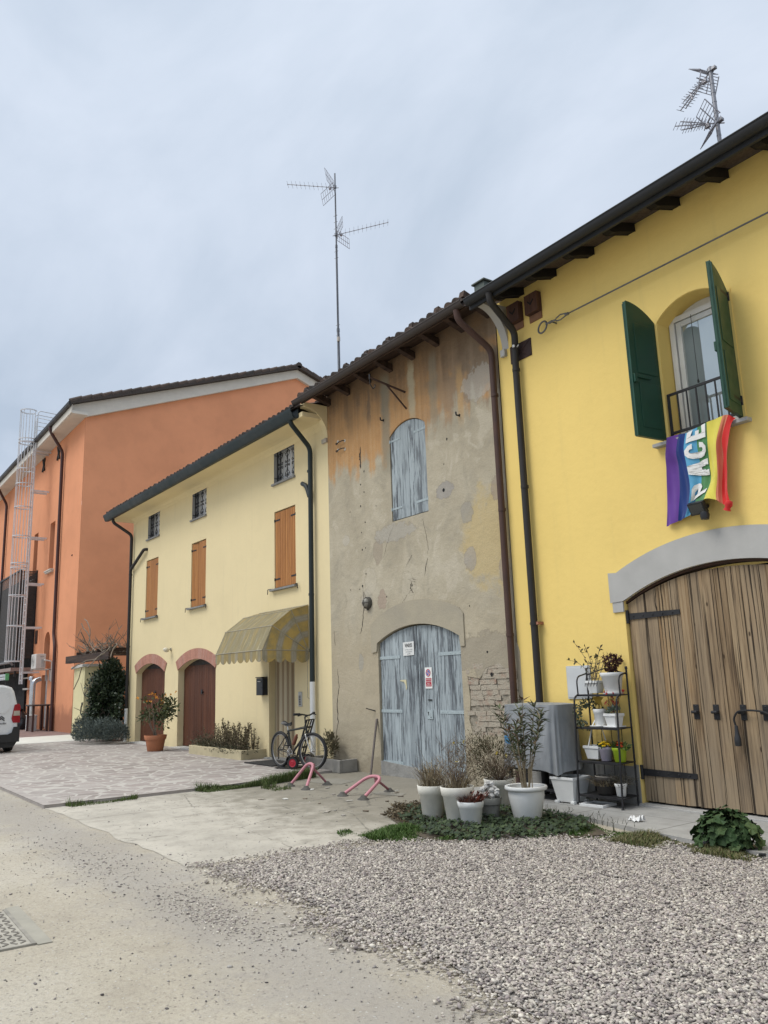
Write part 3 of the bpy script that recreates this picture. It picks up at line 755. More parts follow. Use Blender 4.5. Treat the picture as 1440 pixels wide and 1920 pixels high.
b = MB(); b.lathe([(.05, 0), (.055, .02), (.04, .03)], (-8.42, -.0, 2.66), 14, rot('X', R(90))); b.tube([(-8.42, 0, 2.66), (-8.42, -.08, 2.66)], .02, 8); b.build('bracket', simple('lamp_cream', (.55, .50, .38), .5), lp, 40)
b = MB(); b.lathe([(.0, .02), (.05, .0), (.085, -.04), (.09, -.07), (.06, -.10), (.02, -.115), (0, -.117)], (-8.42, -.13, 2.69), 18, rot('X', R(-25))); b.build('shade', simple('lamp_cream2', (.60, .56, .45), .4), lp, 60)

# ================================================================== OLD GREY-BROWN HOUSE
GX = -13.83; GW = 5.19
gh = thing('old_house', 'weathered unrestored house with stained plaster, exposed bricks and peeling blue-grey doors', 'house', (GX, 8.6, 0))
def old_plaster():
    a = N('old_plaster', .93, .15); x, y, z = a.xyz()
    big = a.noise(.8, detail=8, rough=.62); mid = a.noise(3.1, detail=7, rough=.65); fine = a.noise(45, detail=5, rough=.7); rag = a.noise(7.5, detail=6, rough=.65)
    st = a.noise(1., a.map((4.2, 4.2, .22)), 6, .6, .2); st2 = a.noise(1., a.map((11, 11, .3), (3, 0, 1)), 5, .6)
    c = a.ramp(big, [(.28, (.34, .30, .225)), (.45, (.42, .372, .28)), (.58, (.475, .425, .325)), (.75, (.52, .475, .38))])
    cl = a.noise(1.5, a.map((1, 1, 1), (4, 0, 2)), 7, .6, 1.6); c = a.mix(a.mr(cl, .5, .66, 0, .5), c, (.33, .30, .235)); c = a.mix(a.mr(cl, .46, .34, 0, .5), c, (.55, .50, .40))
    c = a.mix(a.mr(mid, .5, .72, 0, .45), c, (.36, .325, .255))
    # warmer lower storey
    zn = a.math('ADD', z, a.math('MULTIPLY', a.math('SUBTRACT', mid, .5), 1.6))
    c = a.mix(a.mr(zn, 3.2, 1.9, 0, .55), c, (.44, .375, .265))
    # ochre wash left under the eaves, running down in tongues
    t = a.math('ADD', z, a.math('ADD', a.math('MULTIPLY', a.math('SUBTRACT', st, .5), 1.7), a.math('MULTIPLY', a.math('SUBTRACT', mid, .5), 1.1)))
    right = a.mr(x, 2.7, 4.4, 0, .35)
    t2 = a.math('SUBTRACT', t, right)
    och = a.ramp(a.math('ADD', a.math('MULTIPLY', st2, .6), a.math('MULTIPLY', mid, .4)), [(.3, (.36, .20, .09)), (.5, (.50, .28, .12)), (.66, (.54, .35, .18))])
    och = a.mix(a.math('MULTIPLY', a.mr(x, 2.6, 4.6), a.mr(a.noise(1.7, a.map(loc=(2, 0, 5)), 6), .36, .5, 0, .85)), och, (.25, .20, .15))
    c = a.mix(a.mr(t2, 5.55, 6.0, 0, .96), c, och)
    # soot-brown deposit in the top band
    c = a.mix(a.mr(t, 6.45, 7.4, 0, .86), c, (.17, .115, .075))
    # pale lime runs and grey-green runs
    def run(u, w_, z0, z1, col, k):
        nonlocal c
        d = a.math('ABSOLUTE', a.math('SUBTRACT', a.math('ADD', x, a.math('MULTIPLY', a.math('SUBTRACT', mid, .5), .22)), u))
        m_ = a.math('MULTIPLY', a.mr(d, w_, w_ * .35), a.math('MULTIPLY', a.mr(z, z0, z0 + .5), a.mr(z, z1, z1 - .3)))
        c = a.mix(a.math('MULTIPLY', m_, k), c, col)
    run(2.92, .13, 6.0, 7.45, (.52, .45, .31), .85); run(2.10, .20, 5.2, 7.5, (.25, .235, .18), .75); run(3.55, .16, 5.7, 7.4, (.27, .25, .19), .6)
    run(4.25, .12, 5.6, 6.9, (.52, .33, .15), .7); run(1.55, .08, 6.3, 7.4, (.17, .125, .09), .7); run(.9, .12, 6.2, 7.5, (.33, .20, .10), .6)
    # yellow wash remaining on the right
    d = a.math('ADD', a.math('POWER', a.math('DIVIDE', a.math('SUBTRACT', x, 4.75), .75), 2), a.math('POWER', a.math('DIVIDE', a.math('SUBTRACT', z, 3.75), .95), 2))
    d = a.math('ADD', d, a.math('MULTIPLY', a.math('SUBTRACT', mid, .5), 3.))
    c = a.mix(a.mr(d, 1., .3, 0, .75), c, (.52, .405, .20))
    # repaired patches of bare mortar
    def patch(u, zz, ru, rz, col, k=.85, wob=.9):
        nonlocal c
        q = a.math('ADD', a.math('POWER', a.math('DIVIDE', a.math('SUBTRACT', x, u), ru), 2), a.math('POWER', a.math('DIVIDE', a.math('SUBTRACT', z, zz), rz), 2))
        q = a.math('ADD', q, a.math('ADD', a.math('MULTIPLY', a.math('SUBTRACT', mid, .5), wob * 2.4), a.math('MULTIPLY', a.math('SUBTRACT', rag, .5), 2.6)))
        c = a.mix(a.mr(q, 1.1, .9, 0, k * .85), c, mul(col, 1.12))
        rg = a.math('ABSOLUTE', a.math('SUBTRACT', q, 1.0)); c = a.mix(a.mr(rg, .14, .03, 0, .28), c, (.18, .15, .11))
    patch(1.72, 3.98, .15, .24, (.30, .255, .20)); patch(1.80, 3.05, .13, .19, (.33, .255, .205)); patch(2.25, 4.25, .62, .16, (.345, .33, .30), .7)
    patch(2.92, 4.62, .16, .2, (.33, .30, .245), .7); patch(4.25, 4.25, .15, .18, (.30, .28, .24), .9, .5); patch(4.27, 3.48, .15, .18, (.32, .29, .25), .9, .5)
    patch(3.72, 4.72, .22, .15, (.27, .26, .255), .8); patch(1.3, 3.1, .17, .2, (.40, .37, .31), .6); patch(5.05, 3.2, .12, .25, (.30, .25, .21), .8); patch(5.0, 4.5, .14, .2, (.29, .24, .20), .8)
    patch(.62, 4.35, .12, .1, (.45, .42, .36), .6); patch(1.05, 1.95, .08, .16, (.30, .30, .28), .6); patch(2.6, 3.2, .2, .28, (.42, .38, .30), .5); patch(1.45, 3.45, .2, .25, (.45, .41, .33), .5); patch(4.7, 6.35, .35, .3, (.42, .40, .36), .6, 1.6)
    patch(4.55, 1.95, .75, .33, (.275, .245, .195), .75, 1.2)
    # rising damp
    c = a.mix(a.mr(a.math('ADD', z, a.math('MULTIPLY', a.math('SUBTRACT', mid, .5), 1.1)), .5, -.02, 0, .6), c, (.22, .185, .135))
    c = a.mix(a.mr(a.math('ADD', z, a.math('MULTIPLY', a.math('SUBTRACT', mid, .5), .15)), 1.02, .98, 0, .16), c, (.34, .305, .235))
    c = a.mix(a.mr(fine, .42, .7, 0, .28), c, (.23, .205, .165))
    h = a.math('ADD', a.math('MULTIPLY', mid, 1.6), a.math('ADD', a.math('MULTIPLY', big, 1.5), a.math('MULTIPLY', fine, .28)))
    a.bump(h, .55, .035)
    return a.done(c)
old_pl = old_plaster()
gd = (1.62, 3.93); gd_s, gd_t = 2.27, 2.54
g_open = arch(gd[0], gd[1], -.05, gd_s, gd_t); gwin = (2.20, 3.27); gw_s, gw_t = 6.07, 6.27
gw_open = arch(gwin[0], gwin[1], 4.45, gw_s, gw_t)
# ragged edge where the plaster fell off the bricks beside the door
BR = [(4.06, 1.62), (4.35, 1.58), (4.5, 1.74), (4.8, 1.80), (5.0, 1.66), (5.17, 1.72), (5.18, .86), (4.95, .80), (4.7, .72), (4.3, .74), (4.12, .72), (4.05, .95), (4.10, 1.25)]
w = MB(); w.holed([(0, -.08), (GW, -.08), (GW, 7.62), (0, 7.62)], [g_open, gw_open, BR[::-1]])
w.reveal(g_open, 0, .10); w.reveal(gw_open, 0, .08); w.reveal(BR, 0, .03)
w.add([(0, .02, -.05), (0, 9, -.05), (0, 9, 7.6), (0, 4.5, 9.0), (0, .02, 7.6)], [(0, 1, 2, 3, 4)])
w.add([(GW, .02, -.05), (GW, 9, -.05), (GW, 9, 7.6), (GW, 4.5, 9.0), (GW, .02, 7.6)], [(0, 1, 2, 3, 4)])
w.build('wall', old_pl, gh)
# exposed bricks
bk = MB(); r = random.Random(5); zrow = .70
while zrow < 1.84:
    hgt = r.uniform(.055, .068); u = 4.0 + r.uniform(-.2, 0)
    while u < 5.22:
        L = r.choice([.26, .25, .24, .13]) * r.uniform(.9, 1.08); a_, b_ = max(u, 4.03), min(u + L, 5.185)
        if b_ - a_ > .03:
            y = r.uniform(-.004, .02) if r.random() > .16 else r.uniform(.03, .05); j = lambda s: r.uniform(-s, s)
            P = [(a_ + j(.012), zrow + j(.008)), ((a_ + b_) / 2, zrow + j(.008)), (b_ + j(.012), zrow + j(.008)), (b_ + j(.012), zrow + hgt + j(.008)), ((a_ + b_) / 2, zrow + hgt + j(.01)), (a_ + j(.012), zrow + hgt + j(.008))]
            bk.pxz(P, y, .06)
        u += L + r.uniform(.012, .022)
    zrow += hgt + r.uniform(.014, .022)
brick_old = N('old_brick', .92, .15)
_c = brick_old.ramp(brick_old.island(), [(.1, (.36, .30, .24)), (.35, (.36, .27, .21)), (.6, (.41, .36, .29)), (.85, (.34, .235, .18))])
_m = brick_old.noise(7, detail=7, rough=.7)
_c = brick_old.mix(brick_old.mr(_m, .36, .56, 0, .92), _c, (.40, .36, .29)); brick_old.bump(brick_old.noise(38, detail=6), .7, .02)
bo = bk.build('exposed_bricks', brick_old.done(_c), gh, bevel=.006)
mo = MB(); mo.grid(lambda s, t: (3.98 + 1.24 * s, .026 + .012 * math.sin(40 * s + 7 * t) * math.sin(31 * t + 5 * s), .64 + 1.22 * t), 60, 60)
mo.build('brick_mortar', simple('old_mortar', (.33, .295, .235), .95, .25, 12, bump=.8, bs=40, bd=.02), bo)
# fixing holes, nail stubs and cracks
hm = MB()
for u, z, s in [(1.19, 6.0, .018), (1.2, 5.75, .016), (1.33, 5.62, .02), (1.2, 5.38, .018), (1.31, 5.2, .016), (1.18, 4.95, .018), (1.32, 4.6, .016), (1.19, 4.42, .014), (1.2, 4.08, .02), (1.31, 4.1, .015), (1.30, 3.6, .015), (1.17, 3.38, .022), (1.07, 3.33, .013), (3.85, 5.6, .02), (3.7, 4.74, .03), (1.95, 3.1, .014), (2.72, 3.22, .016), (4.2, 2.72, .012), (4.55, 1.98, .018), (3.74, 5.18, .012), (1.7, 4.85, .012), (4.62, 1.64, .03), (5.0, 4.0, .012), (.8, 4.9, .012), (.75, 3.35, .012)]:
    q = random.Random(int(u * 1000 + z * 77)); pts = [(u + s * q.uniform(.7, 1.2) * math.cos(k * .785), -.0025, z + s * 1.15 * q.uniform(.7, 1.3) * math.sin(k * .785)) for k in range(8)]
    hm.add(pts, [tuple(range(8))]); hm.flush('fixing_hole', dark_void, gh)
ck = MB(); crm = simple('crack_gap', (.055, .045, .035), .95, .1)
def crack(pts, w0=.006, seed=0, seg=7):
    q = random.Random(seed); P = []
    for (a, b), (c, d) in zip(pts[:-1], pts[1:]):
        for k in range(seg): P.append((a + (c - a) * k / seg + q.uniform(-.014, .014), b + (d - b) * k / seg + q.uniform(-.012, .012)))
    P.append(pts[-1])
    n = len(P); vs = []
    for i, (u, z) in enumerate(P):
        ww = w0 * (.25 + .75 * math.sin(math.pi * (i + .3) / (n + .3))) * q.uniform(.6, 1.3)
        vs += [(u - ww, -.0022, z - ww * .3), (u + ww, -.0022, z + ww * .3)]
    ck.add(vs, [(2 * i, 2 * i + 1, 2 * i + 3, 2 * i + 2) for i in range(n - 1)])
for i, (p, w0) in enumerate([([(1.18, 3.35), (1.2, 3.0), (1.12, 2.6), (1.05, 2.48)], .012), ([(1.22, 3.25), (1.28, 3.1), (1.22, 2.95)], .012), ([(2.28, 2.6), (2.42, 2.95), (2.62, 3.1), (2.78, 3.18)], .006), ([(2.72, 3.28), (2.66, 3.18), (2.75, 3.08)], .012), ([(2.6, 3.35), (2.9, 3.3)], .005), ([(2.62, 3.3), (2.86, 3.27)], .005), ([(2.55, 3.55), (2.75, 3.75), (2.6, 3.6)], .005), ([(3.08, 3.35), (3.2, 3.65)], .008), ([(3.2, 3.7), (3.22, 3.9), (3.1, 4.35)], .004), ([(.22, 1.85), (.26, 1.5), (.18, 1.2), (.2, .85), (.10, .5), (.22, .2)], .012), ([(.12, 2.6), (.14, 2.3)], .006), ([(2.1, 2.75), (2.5, 2.84), (3.1, 2.87)], .006), ([(2.0, 2.68), (2.35, 2.79)], .005), ([(4.45, .72), (4.42, .5), (4.5, .3)], .004), ([(2.25, 4.4), (2.1, 4.2), (1.95, 3.95), (1.88, 3.8)], .004), ([(1.21, 6.15), (1.2, 5.9), (1.22, 5.7)], .024)]):
    crack(p, w0, i); ck.flush('crack', crm, gh)
# rendered arch surround, a little proud of the wall
inn, out = arcband(gd[0], gd[1], gd_s, gd_t, .42, 20, .14)
sur = inn + [(gd[1], gd_s), (gd[1] + .02, 2.10), (4.05, 2.10), (4.05, 2.62)] + out[1:-1] + [(1.42, 2.60), (1.44, 2.10), (gd[0] - .02, 2.12), (gd[0], gd_s)]
sm = MB(); sm.pxz(sur, -.022, .01)
a_ = N('arch_render', .93, .15); f1 = a_.noise(1.6, detail=7, rough=.62); f2 = a_.noise(40, detail=4)
c_ = a_.ramp(f1, [(.3, (.335, .305, .245)), (.5, (.385, .345, .265)), (.72, (.43, .385, .29))]); c_ = a_.mix(a_.mr(f2, .45, .7, 0, .2), c_, (.24, .21, .165)); a_.bump(a_.math('ADD', f1, a_.math('MULTIPLY', f2, .3)), .45, .03)
sm.build('door_arch_surround', a_.done(c_), gh)
# doors
def grey_paint():
    a = N('peeling_grey_paint', .8, .25); isl = a.island()
    off = a.n('ShaderNodeCombineXYZ'); q = a.math('MULTIPLY', isl, 41.); a.put(off.inputs[2], q); a.put(off.inputs[0], q)
    va = a.n('ShaderNodeVectorMath', operation='ADD'); a.put(va.inputs[0], a.co()); a.put(va.inputs[1], off.outputs[0]); v = va.outputs[0]
    g = a.noise(1., a.map((22, 22, 1.7), v=v), 8, .68, .2); g2 = a.noise(1., a.map((70, 70, 4.5), v=v), 6, .7, .1); b = a.noise(1.4, a.map((1.4, 1.4, .7), v=v), 4)
    f = a.math('ADD', a.math('MULTIPLY', g, .55), a.math('ADD', a.math('MULTIPLY', g2, .30), a.math('MULTIPLY', b, .3)))
    c = a.ramp(f, [(.47, (.055, .06, .068)), (.535, (.115, .128, .142)), (.56, (.20, .228, .248)), (.575, (.335, .382, .405)), (.68, (.43, .49, .515))])
    c = a.mix(a.mr(isl, .2, 1., 0, .55, False), c, (.13, .148, .165)); c = a.mix(a.mr(a.math('FRACT', a.math('MULTIPLY', isl, 7.3)), .6, 1., 0, .4, False), c, (.40, .455, .48))
    a.bump(a.math('ADD', g, g2), .5, .008); return a.done(c)
gpaint = grey_paint()
gstrap = simple('painted_iron_strap', (.36, .42, .44), .6, .12, 20)
r = random.Random(9); tp = arch_top(gd[0], gd[1], gd_s, gd_t - .02); gapu = 2.745
for k, (a, b, n) in enumerate([(gd[0] + .015, gapu - .006, 8), (gapu + .006, gd[1] - .015, 9)]):
    mb = plank_leaf(a, b, .10 if k == 0 else .02, lambda u: tp(u) - .01, .045, .085, n, r, .009, .004)
    o = mb.build('door', gpaint, gh, bevel=.003)
    st_m = MB()
    for z, l, rz in [(2.0, .60, .03), (1.06, .62, .0), (.18, .60, -.02)]:
        if k and z < .5: l = .3
        if k == 0: strap(st_m, a - .03, a + l, z, .043, .055, .008, 5, a - .03)
        else: strap(st_m, b - l, b + .03, z, .043, .055, .008, 5, b + .03)
        st_m.flush('hinge_strap', gstrap, o)
    if k:
        l = MB(); l.box(2.955, 3.10, .034, .043, .94, 1.09); lo = l.build('lock_plate', gstrap, o, bevel=.002)
        kh = MB(); kh.lathe([(.016, 0), (0, .001)], (2.985, .0335, 1.045), 10, rot('X', R(90))); kh.box(2.978, 2.992, .0325, .0335, 1.0, 1.04); kh.box(2.99, 3.09, .030, .043, 1.245, 1.262)
        kh.lathe([(.012, 0), (0, .001)], (3.05, .0335, .97), 8, rot('X', R(90))); kh.build('keyhole', dark_void, lo)
bkd = MB(); bkd.box(gd[0], gd[1], .092, .099, -.05, 2.5); bkd.build('door_void', dark_void, gh)
sill = MB(); sill.pxz([(1.66, -.06), (3.95, -.06), (3.95, .06), (2.75, .075), (2.6, .13), (1.66, .19)], -.03, .06); sill.build('door_sill_patch', simple('sill_concrete', (.27, .265, .25), .95, .2, 5, bump=.6, bs=25, bd=.02), gh, bevel=.012)
pt = MB(); pt.box(3.95, 4.03, .002, .03, .93, 1.10); pt.build('hinge_pin_plate', simple('rusty_iron', (.12, .055, .03), .85, .3), gh)
# plants in the arch crack are left as dry brown tufts
# window shutters
tp2 = arch_top(gwin[0], gwin[1], gw_s, gw_t - .012); mid = (gwin[0] + gwin[1]) / 2 + .0; r = random.Random(12)
for k, (a, b) in enumerate([(gwin[0] + .012, mid - .004), (mid + .004, gwin[1] - .012)]):
    mb = plank_leaf(a, b, 4.47, lambda u: tp2(u) - .008, .022, .06, 3, r, .004, .002)
    o = mb.build('shutter', gpaint, gh, bevel=.003)
    s_ = MB()
    for z in (4.68, 5.98):
        if k == 0: strap(s_, a - .02, a + .30, z, .021, .035, .006, 3, a - .015)
        else: strap(s_, b - .34, b + .02, z, .021, .04, .006, 3, b + .015)
        s_.flush('hinge_strap', gstrap, o)
vd = MB(); vd.box(gwin[0], gwin[1], .065, .075, 4.45, 6.25); vd.build('window_void', dark_void, gh)
# eaves: planed rafters, boards, gutter and tiles
SL = R(17)
rfm = MB(); r = random.Random(3)
for u in (.12, .85, 1.62, 2.32, 3.02, 3.75, 4.45, 5.05):
    M_ = rot('X', -SL); rfm.obox((u + r.uniform(-.03, .03), -.12, 7.475 - .12 * math.tan(SL)), (.115, 1.0, .125), M_); rfm.flush('rafter', dark_wood, gh, bevel=.006)
bd = MB()
for k in range(5):
    y0 = -.62 + k * .16; bd.add([(0, y0, 7.56 + y0 * math.tan(SL) + .02), (GW, y0, 7.56 + y0 * math.tan(SL) + .02), (GW, y0 + .152, 7.56 + (y0 + .152) * math.tan(SL) + .02), (0, y0 + .152, 7.56 + (y0 + .152) * math.tan(SL) + .02)], [(0, 1, 2, 3)])
bd.box(0, GW, -.63, -.61, 7.30, 7.41); bd.build('eave_boards', dark_wood, gh)
rf = roof_tiles(-.02, GW - .02, -.64, 7.43, SL, 5.3, .215, 8, .016, 4)
rf.add([(0, 4.45, 8.99), (GW, 4.45, 8.99), (GW, 9.6, 7.42), (0, 9.6, 7.42)], [(0, 1, 2, 3)]); rf.build('roof', tile_m, gh)
half_gutter(-.18, GW + .02, -.69, 7.38, .078).build('gutter', simple('brown_gutter', (.05, .04, .037), .6, .25, 3), gh, 35)
downpipe('downpipe', [(5.03, -.69, 7.31), (5.03, -.66, 7.14), (5.15, -.09, 6.72), (5.165, -.09, .0)], .052, pipe_brown, gh, [(5.162, -.09, 5.95), (5.162, -.09, 4.1), (5.162, -.09, 2.2)])
# iron fittings on the wall
hb = thing('wall_bracket', 'rusty iron triangular hoist bracket with a hanging hook under the old eaves', 'bracket', (GX, 8.6, 0))
b = MB(); b.tube([(2.74, 0, 6.80), (2.74, -.80, 6.93)], .02, 4); b.tube([(2.76, 0, 6.47), (2.74, -.42, 6.86)], .016, 4); b.build('arm', simple('rust_iron2', (.055, .032, .025), .85, .3), hb)
b = MB(); b.tube(bend([(2.74, -.79, 6.95), (2.74, -.79, 6.80), (2.74, -.72, 6.72), (2.74, -.68, 6.78), (2.74, -.68, 6.82)], .04), .010, 6); b.tube([(2.74, -.795, 6.89), (2.74, -.795, 6.99)], .016, 6); b.build('hook', iron, hb)
for nm, u, z, lab in [('wall_hook', 2.03, 6.46, 'small rusty iron ring hook left of the hoist bracket'), ('wall_hook', 4.20, 5.92, 'single rusty iron hook right of the blue-grey window shutters')]:
    o = thing(nm, lab, 'hook', (GX, 8.6, 0), group='iron hooks in the old wall'); b = MB()
    b.tube(bend([(u, .01, z), (u, -.07, z - .01), (u, -.075, z + .05)], .02), .013, 6); b.lathe([(.028, 0), (.02, .008)], (u, 0, z), 8, rot('X', R(90))); b.build('hook', iron, o)
o = thing('wire_holder', 'pair of bent iron cable holders set in white mortar near the eaves', 'bracket', (GX, 8.6, 0))
b = MB()
for z in (6.42, 6.26):
    b.tube(bend([(.40, 0, z + .02), (.40, -.06, z), (.46, -.07, z - .05), (.50, -.06, z), (.66, -.05, z), (.66, 0, z)], .03), .010, 5)
b.build('holder', iron, o)
b = MB()
for u, z in [(.40, 6.47), (.40, 6.29), (.66, 6.42), (.66, 6.24)]:
    b.lathe([(.035, 0), (.025, .008), (0, .009)], (u, 0, z), 8, rot('X', R(90)))
b.build('mortar_dab', simple('white_mortar', (.50, .48, .44), .9), o)
o = thing('wall_hook', 'iron peg sticking out of the plaster left of the grey double doors', 'hook', (GX, 8.6, 0), group='iron hooks in the old wall'); b = MB(); b.tube([(1.48, .01, 1.055), (1.38, -.14, 1.11)], [.012, .009], 6); b.build('peg', iron, o)
o = thing('bulkhead_lamp', 'round dirty bulkhead lamp on the stained old wall near the grey door arch', 'lamp', (GX, 8.6, 0))
b = MB(); b.lathe([(.115, 0), (.115, .05), (.10, .07), (.085, .07)], (1.36, 0, 3.04), 20, rot('X', R(90))); b.build('housing', simple('old_lamp_metal', (.07, .065, .055), .7, .25), o, 40)
b = MB(); b.lathe([(.09, .065), (.085, .09), (.06, .115), (0, .125)], (1.36, 0, 3.04), 18, rot('X', R(90))); b.build('glass_dome', simple('dusty_glass', (.20, .19, .165), .3, .25), o, 60)
b = MB()
for a in (0, R(90)):
    b.tube([(1.36 + math.cos(a) * .1 * t, -.075 - .06 * (1 - t * t), 3.04 + math.sin(a) * .1 * t) for t in np.linspace(-1, 1, 9)], .006, 5)
b.tube([(1.36, -.03, 2.93), (1.36, -.03, 2.90)], .02, 8); b.build('wire_guard', simple('old_lamp_metal2', (.06, .055, .05), .7), o)
# notices on the doors
o = thing('paper_notice', 'white paper notice with bold heading on the left grey door leaf', 'notice', (GX, 8.6, 0))
b = MB(); b.grid(lambda s, t: (2.345 + .315 * s, .034 - .012 * (s - .5) ** 2, 2.01 + .235 * t + .006 * s), 6, 3); b.build('sheet', simple('paper', (.68, .69, .68), .7, .04), o)
ink = simple('print_ink', (.05, .05, .055), .6)
text_mesh('VENDESI', .088, 'heading_text', ink, o, TXZ(2.505, .0295, 2.185, .62))
for i, t in enumerate(['immobile con cortile', 'per informazioni', 'tel. 0522']): text_mesh(t, .026, 'small_text', simple('pale_ink', (.35, .36, .37), .6), o, TXZ(2.505, .0295, 2.115 - .036 * i))
o = thing('no_parking_sign', 'white and red no-parking sign on the grey door leaf with the keyhole', 'sign', (GX, 8.6, 0))
b = MB(); b.box(2.93, 3.12, .036, .041, 1.44, 1.79); b.build('plate', white_paint, o, bevel=.002)
redm = simple('sign_red', (.42, .022, .045), .45, .06); blm = simple('sign_blue', (.06, .13, .42), .45, .06)
b = MB(); b.box(2.95, 3.10, .0345, .0358, 1.475, 1.615); b.build('red_panel', redm, o)
b = MB(); b.lathe([(.058, 0), (0, .0005)], (3.022, .0345, 1.70), 28, rot('X', R(90))); b.build('blue_disc', blm, o)
b = MB(); b.lathe([(.064, 0), (.050, 0)], (3.022, .0335, 1.70), 32, rot('X', R(90))); M_ = rot('Y', R(45)); b.obox((3.022, .0333, 1.70), (.106, .0008, .016), M_); b.build('red_ring', redm, o)
b = MB(); b.lathe([(.052, 0), (.046, 0)], (3.022, .0338, 1.70), 32, rot('X', R(90))); 
for s_ in (-1, 1): b.obox(Vector((3.022, .0338, 1.70)) + M_ @ Vector((0, 0, s_ * .011)), (.096, .0006, .005), M_)
b.build('white_ring', white_paint, o)
for i, (t, sz) in enumerate([('DIVIETO', .034), ('DI SOSTA', .034), ('PASSO', .024), ('CARRABILE', .024)]): text_mesh(t, sz, 'sign_text', white_paint, o, TXZ(3.025, .0335, [1.592, 1.556, 1.523, 1.497][i]), bold=.0)
o = tag(MB().pxz([(2.225, 1.595), (2.40, 1.60), (2.415, 1.47), (2.40, 1.43), (2.385, 1.425), (2.38, 1.50), (2.33, 1.565), (2.25, 1.575), (2.225, 1.58)], .032, .036).build('torn_paper', simple('yellowed_paper', (.60, .55, .36), .8, .06)), 'torn yellowed scrap of paper on the left grey door leaf', 'paper'); o.location = (GX, 8.6, 0)

# ================================================================== YELLOW HOUSE
YX, YA = -8.64, R(-.71)
yh = thing('yellow_house', 'bright yellow house with green shutters, dark eaves and a big wooden garage door', 'house', (YX, 8.6, 0), YA)
yel_c = S(238, 209, 128, .97)
ywall = plaster('yellow_plaster', yel_c, (.52, .40, .17), .16, .06, .17, .16)
YR = 9.0
g0, g1 = 2.02, 4.86; gs, gt = 2.50, 2.84
yg = arch(g0, g1, -.02, gs, gt, 24); yw = (2.95, 3.93); ys, yt = 5.99, 6.20; yw_o = arch(yw[0], yw[1], 4.40, ys, yt)
w = MB(); w.holed([(.02, -.05), (YR, -.05), (YR, 7.50), (.02, 7.50)], [yg, yw_o]); w.reveal(yg, 0, .22); w.reveal(yw_o, 0, .34)
w.add([(.02, .02, -.05), (.02, 9, -.05), (.02, 9, 7.46), (.02, 4.5, 8.86), (.02, .02, 7.46)], [(0, 1, 2, 3, 4)]); w.add([(YR, .02, -.05), (YR, 9, -.05), (YR, 9, 7.5), (YR, 4.5, 8.95), (YR, .02, 7.5)], [(0, 1, 2, 3, 4)])
w.build('wall', ywall, yh)
# thin moulded frame round the window head
inn, out = arcband(yw[0] - .01, yw[1] + .01, ys, yt + .01, .06, 16, .05)
b = MB(); b.pxz(inn + [(yw[1], ys), (yw[1], 4.4), (yw[1] + .05, 4.4), (yw[1] + .05, ys)] + out + [(yw[0] - .05, ys), (yw[0] - .05, 4.4), (yw[0], 4.4), (yw[0], ys)], -.012, .005); b.build('window_moulding', ywall, yh, bevel=.004)
# grey foot band and left-over strip of old plaster
grey_pl = simple('grey_cement_render', (.42, .415, .40), .9, .08, 2.5, bump=.25)
b = MB(); b.box(.10, g0 - .005, -.012, .01, -.04, .45); b.box(g0 - .075, g0 - .003, -.014, .01, .45, .47); b.build('foot_band', simple('grey_foot_band', (.30, .295, .28), .92, .15, 3, bump=.4), yh)
b = MB(); b.pxz([(-.015, -.05), (.085, -.05), (.075, 1.2), (.06, 1.6), (.065, 1.95), (.03, 2.06), (-.015, 2.1)], -.004, .03); b.build('old_plaster_strip', old_pl, yh)
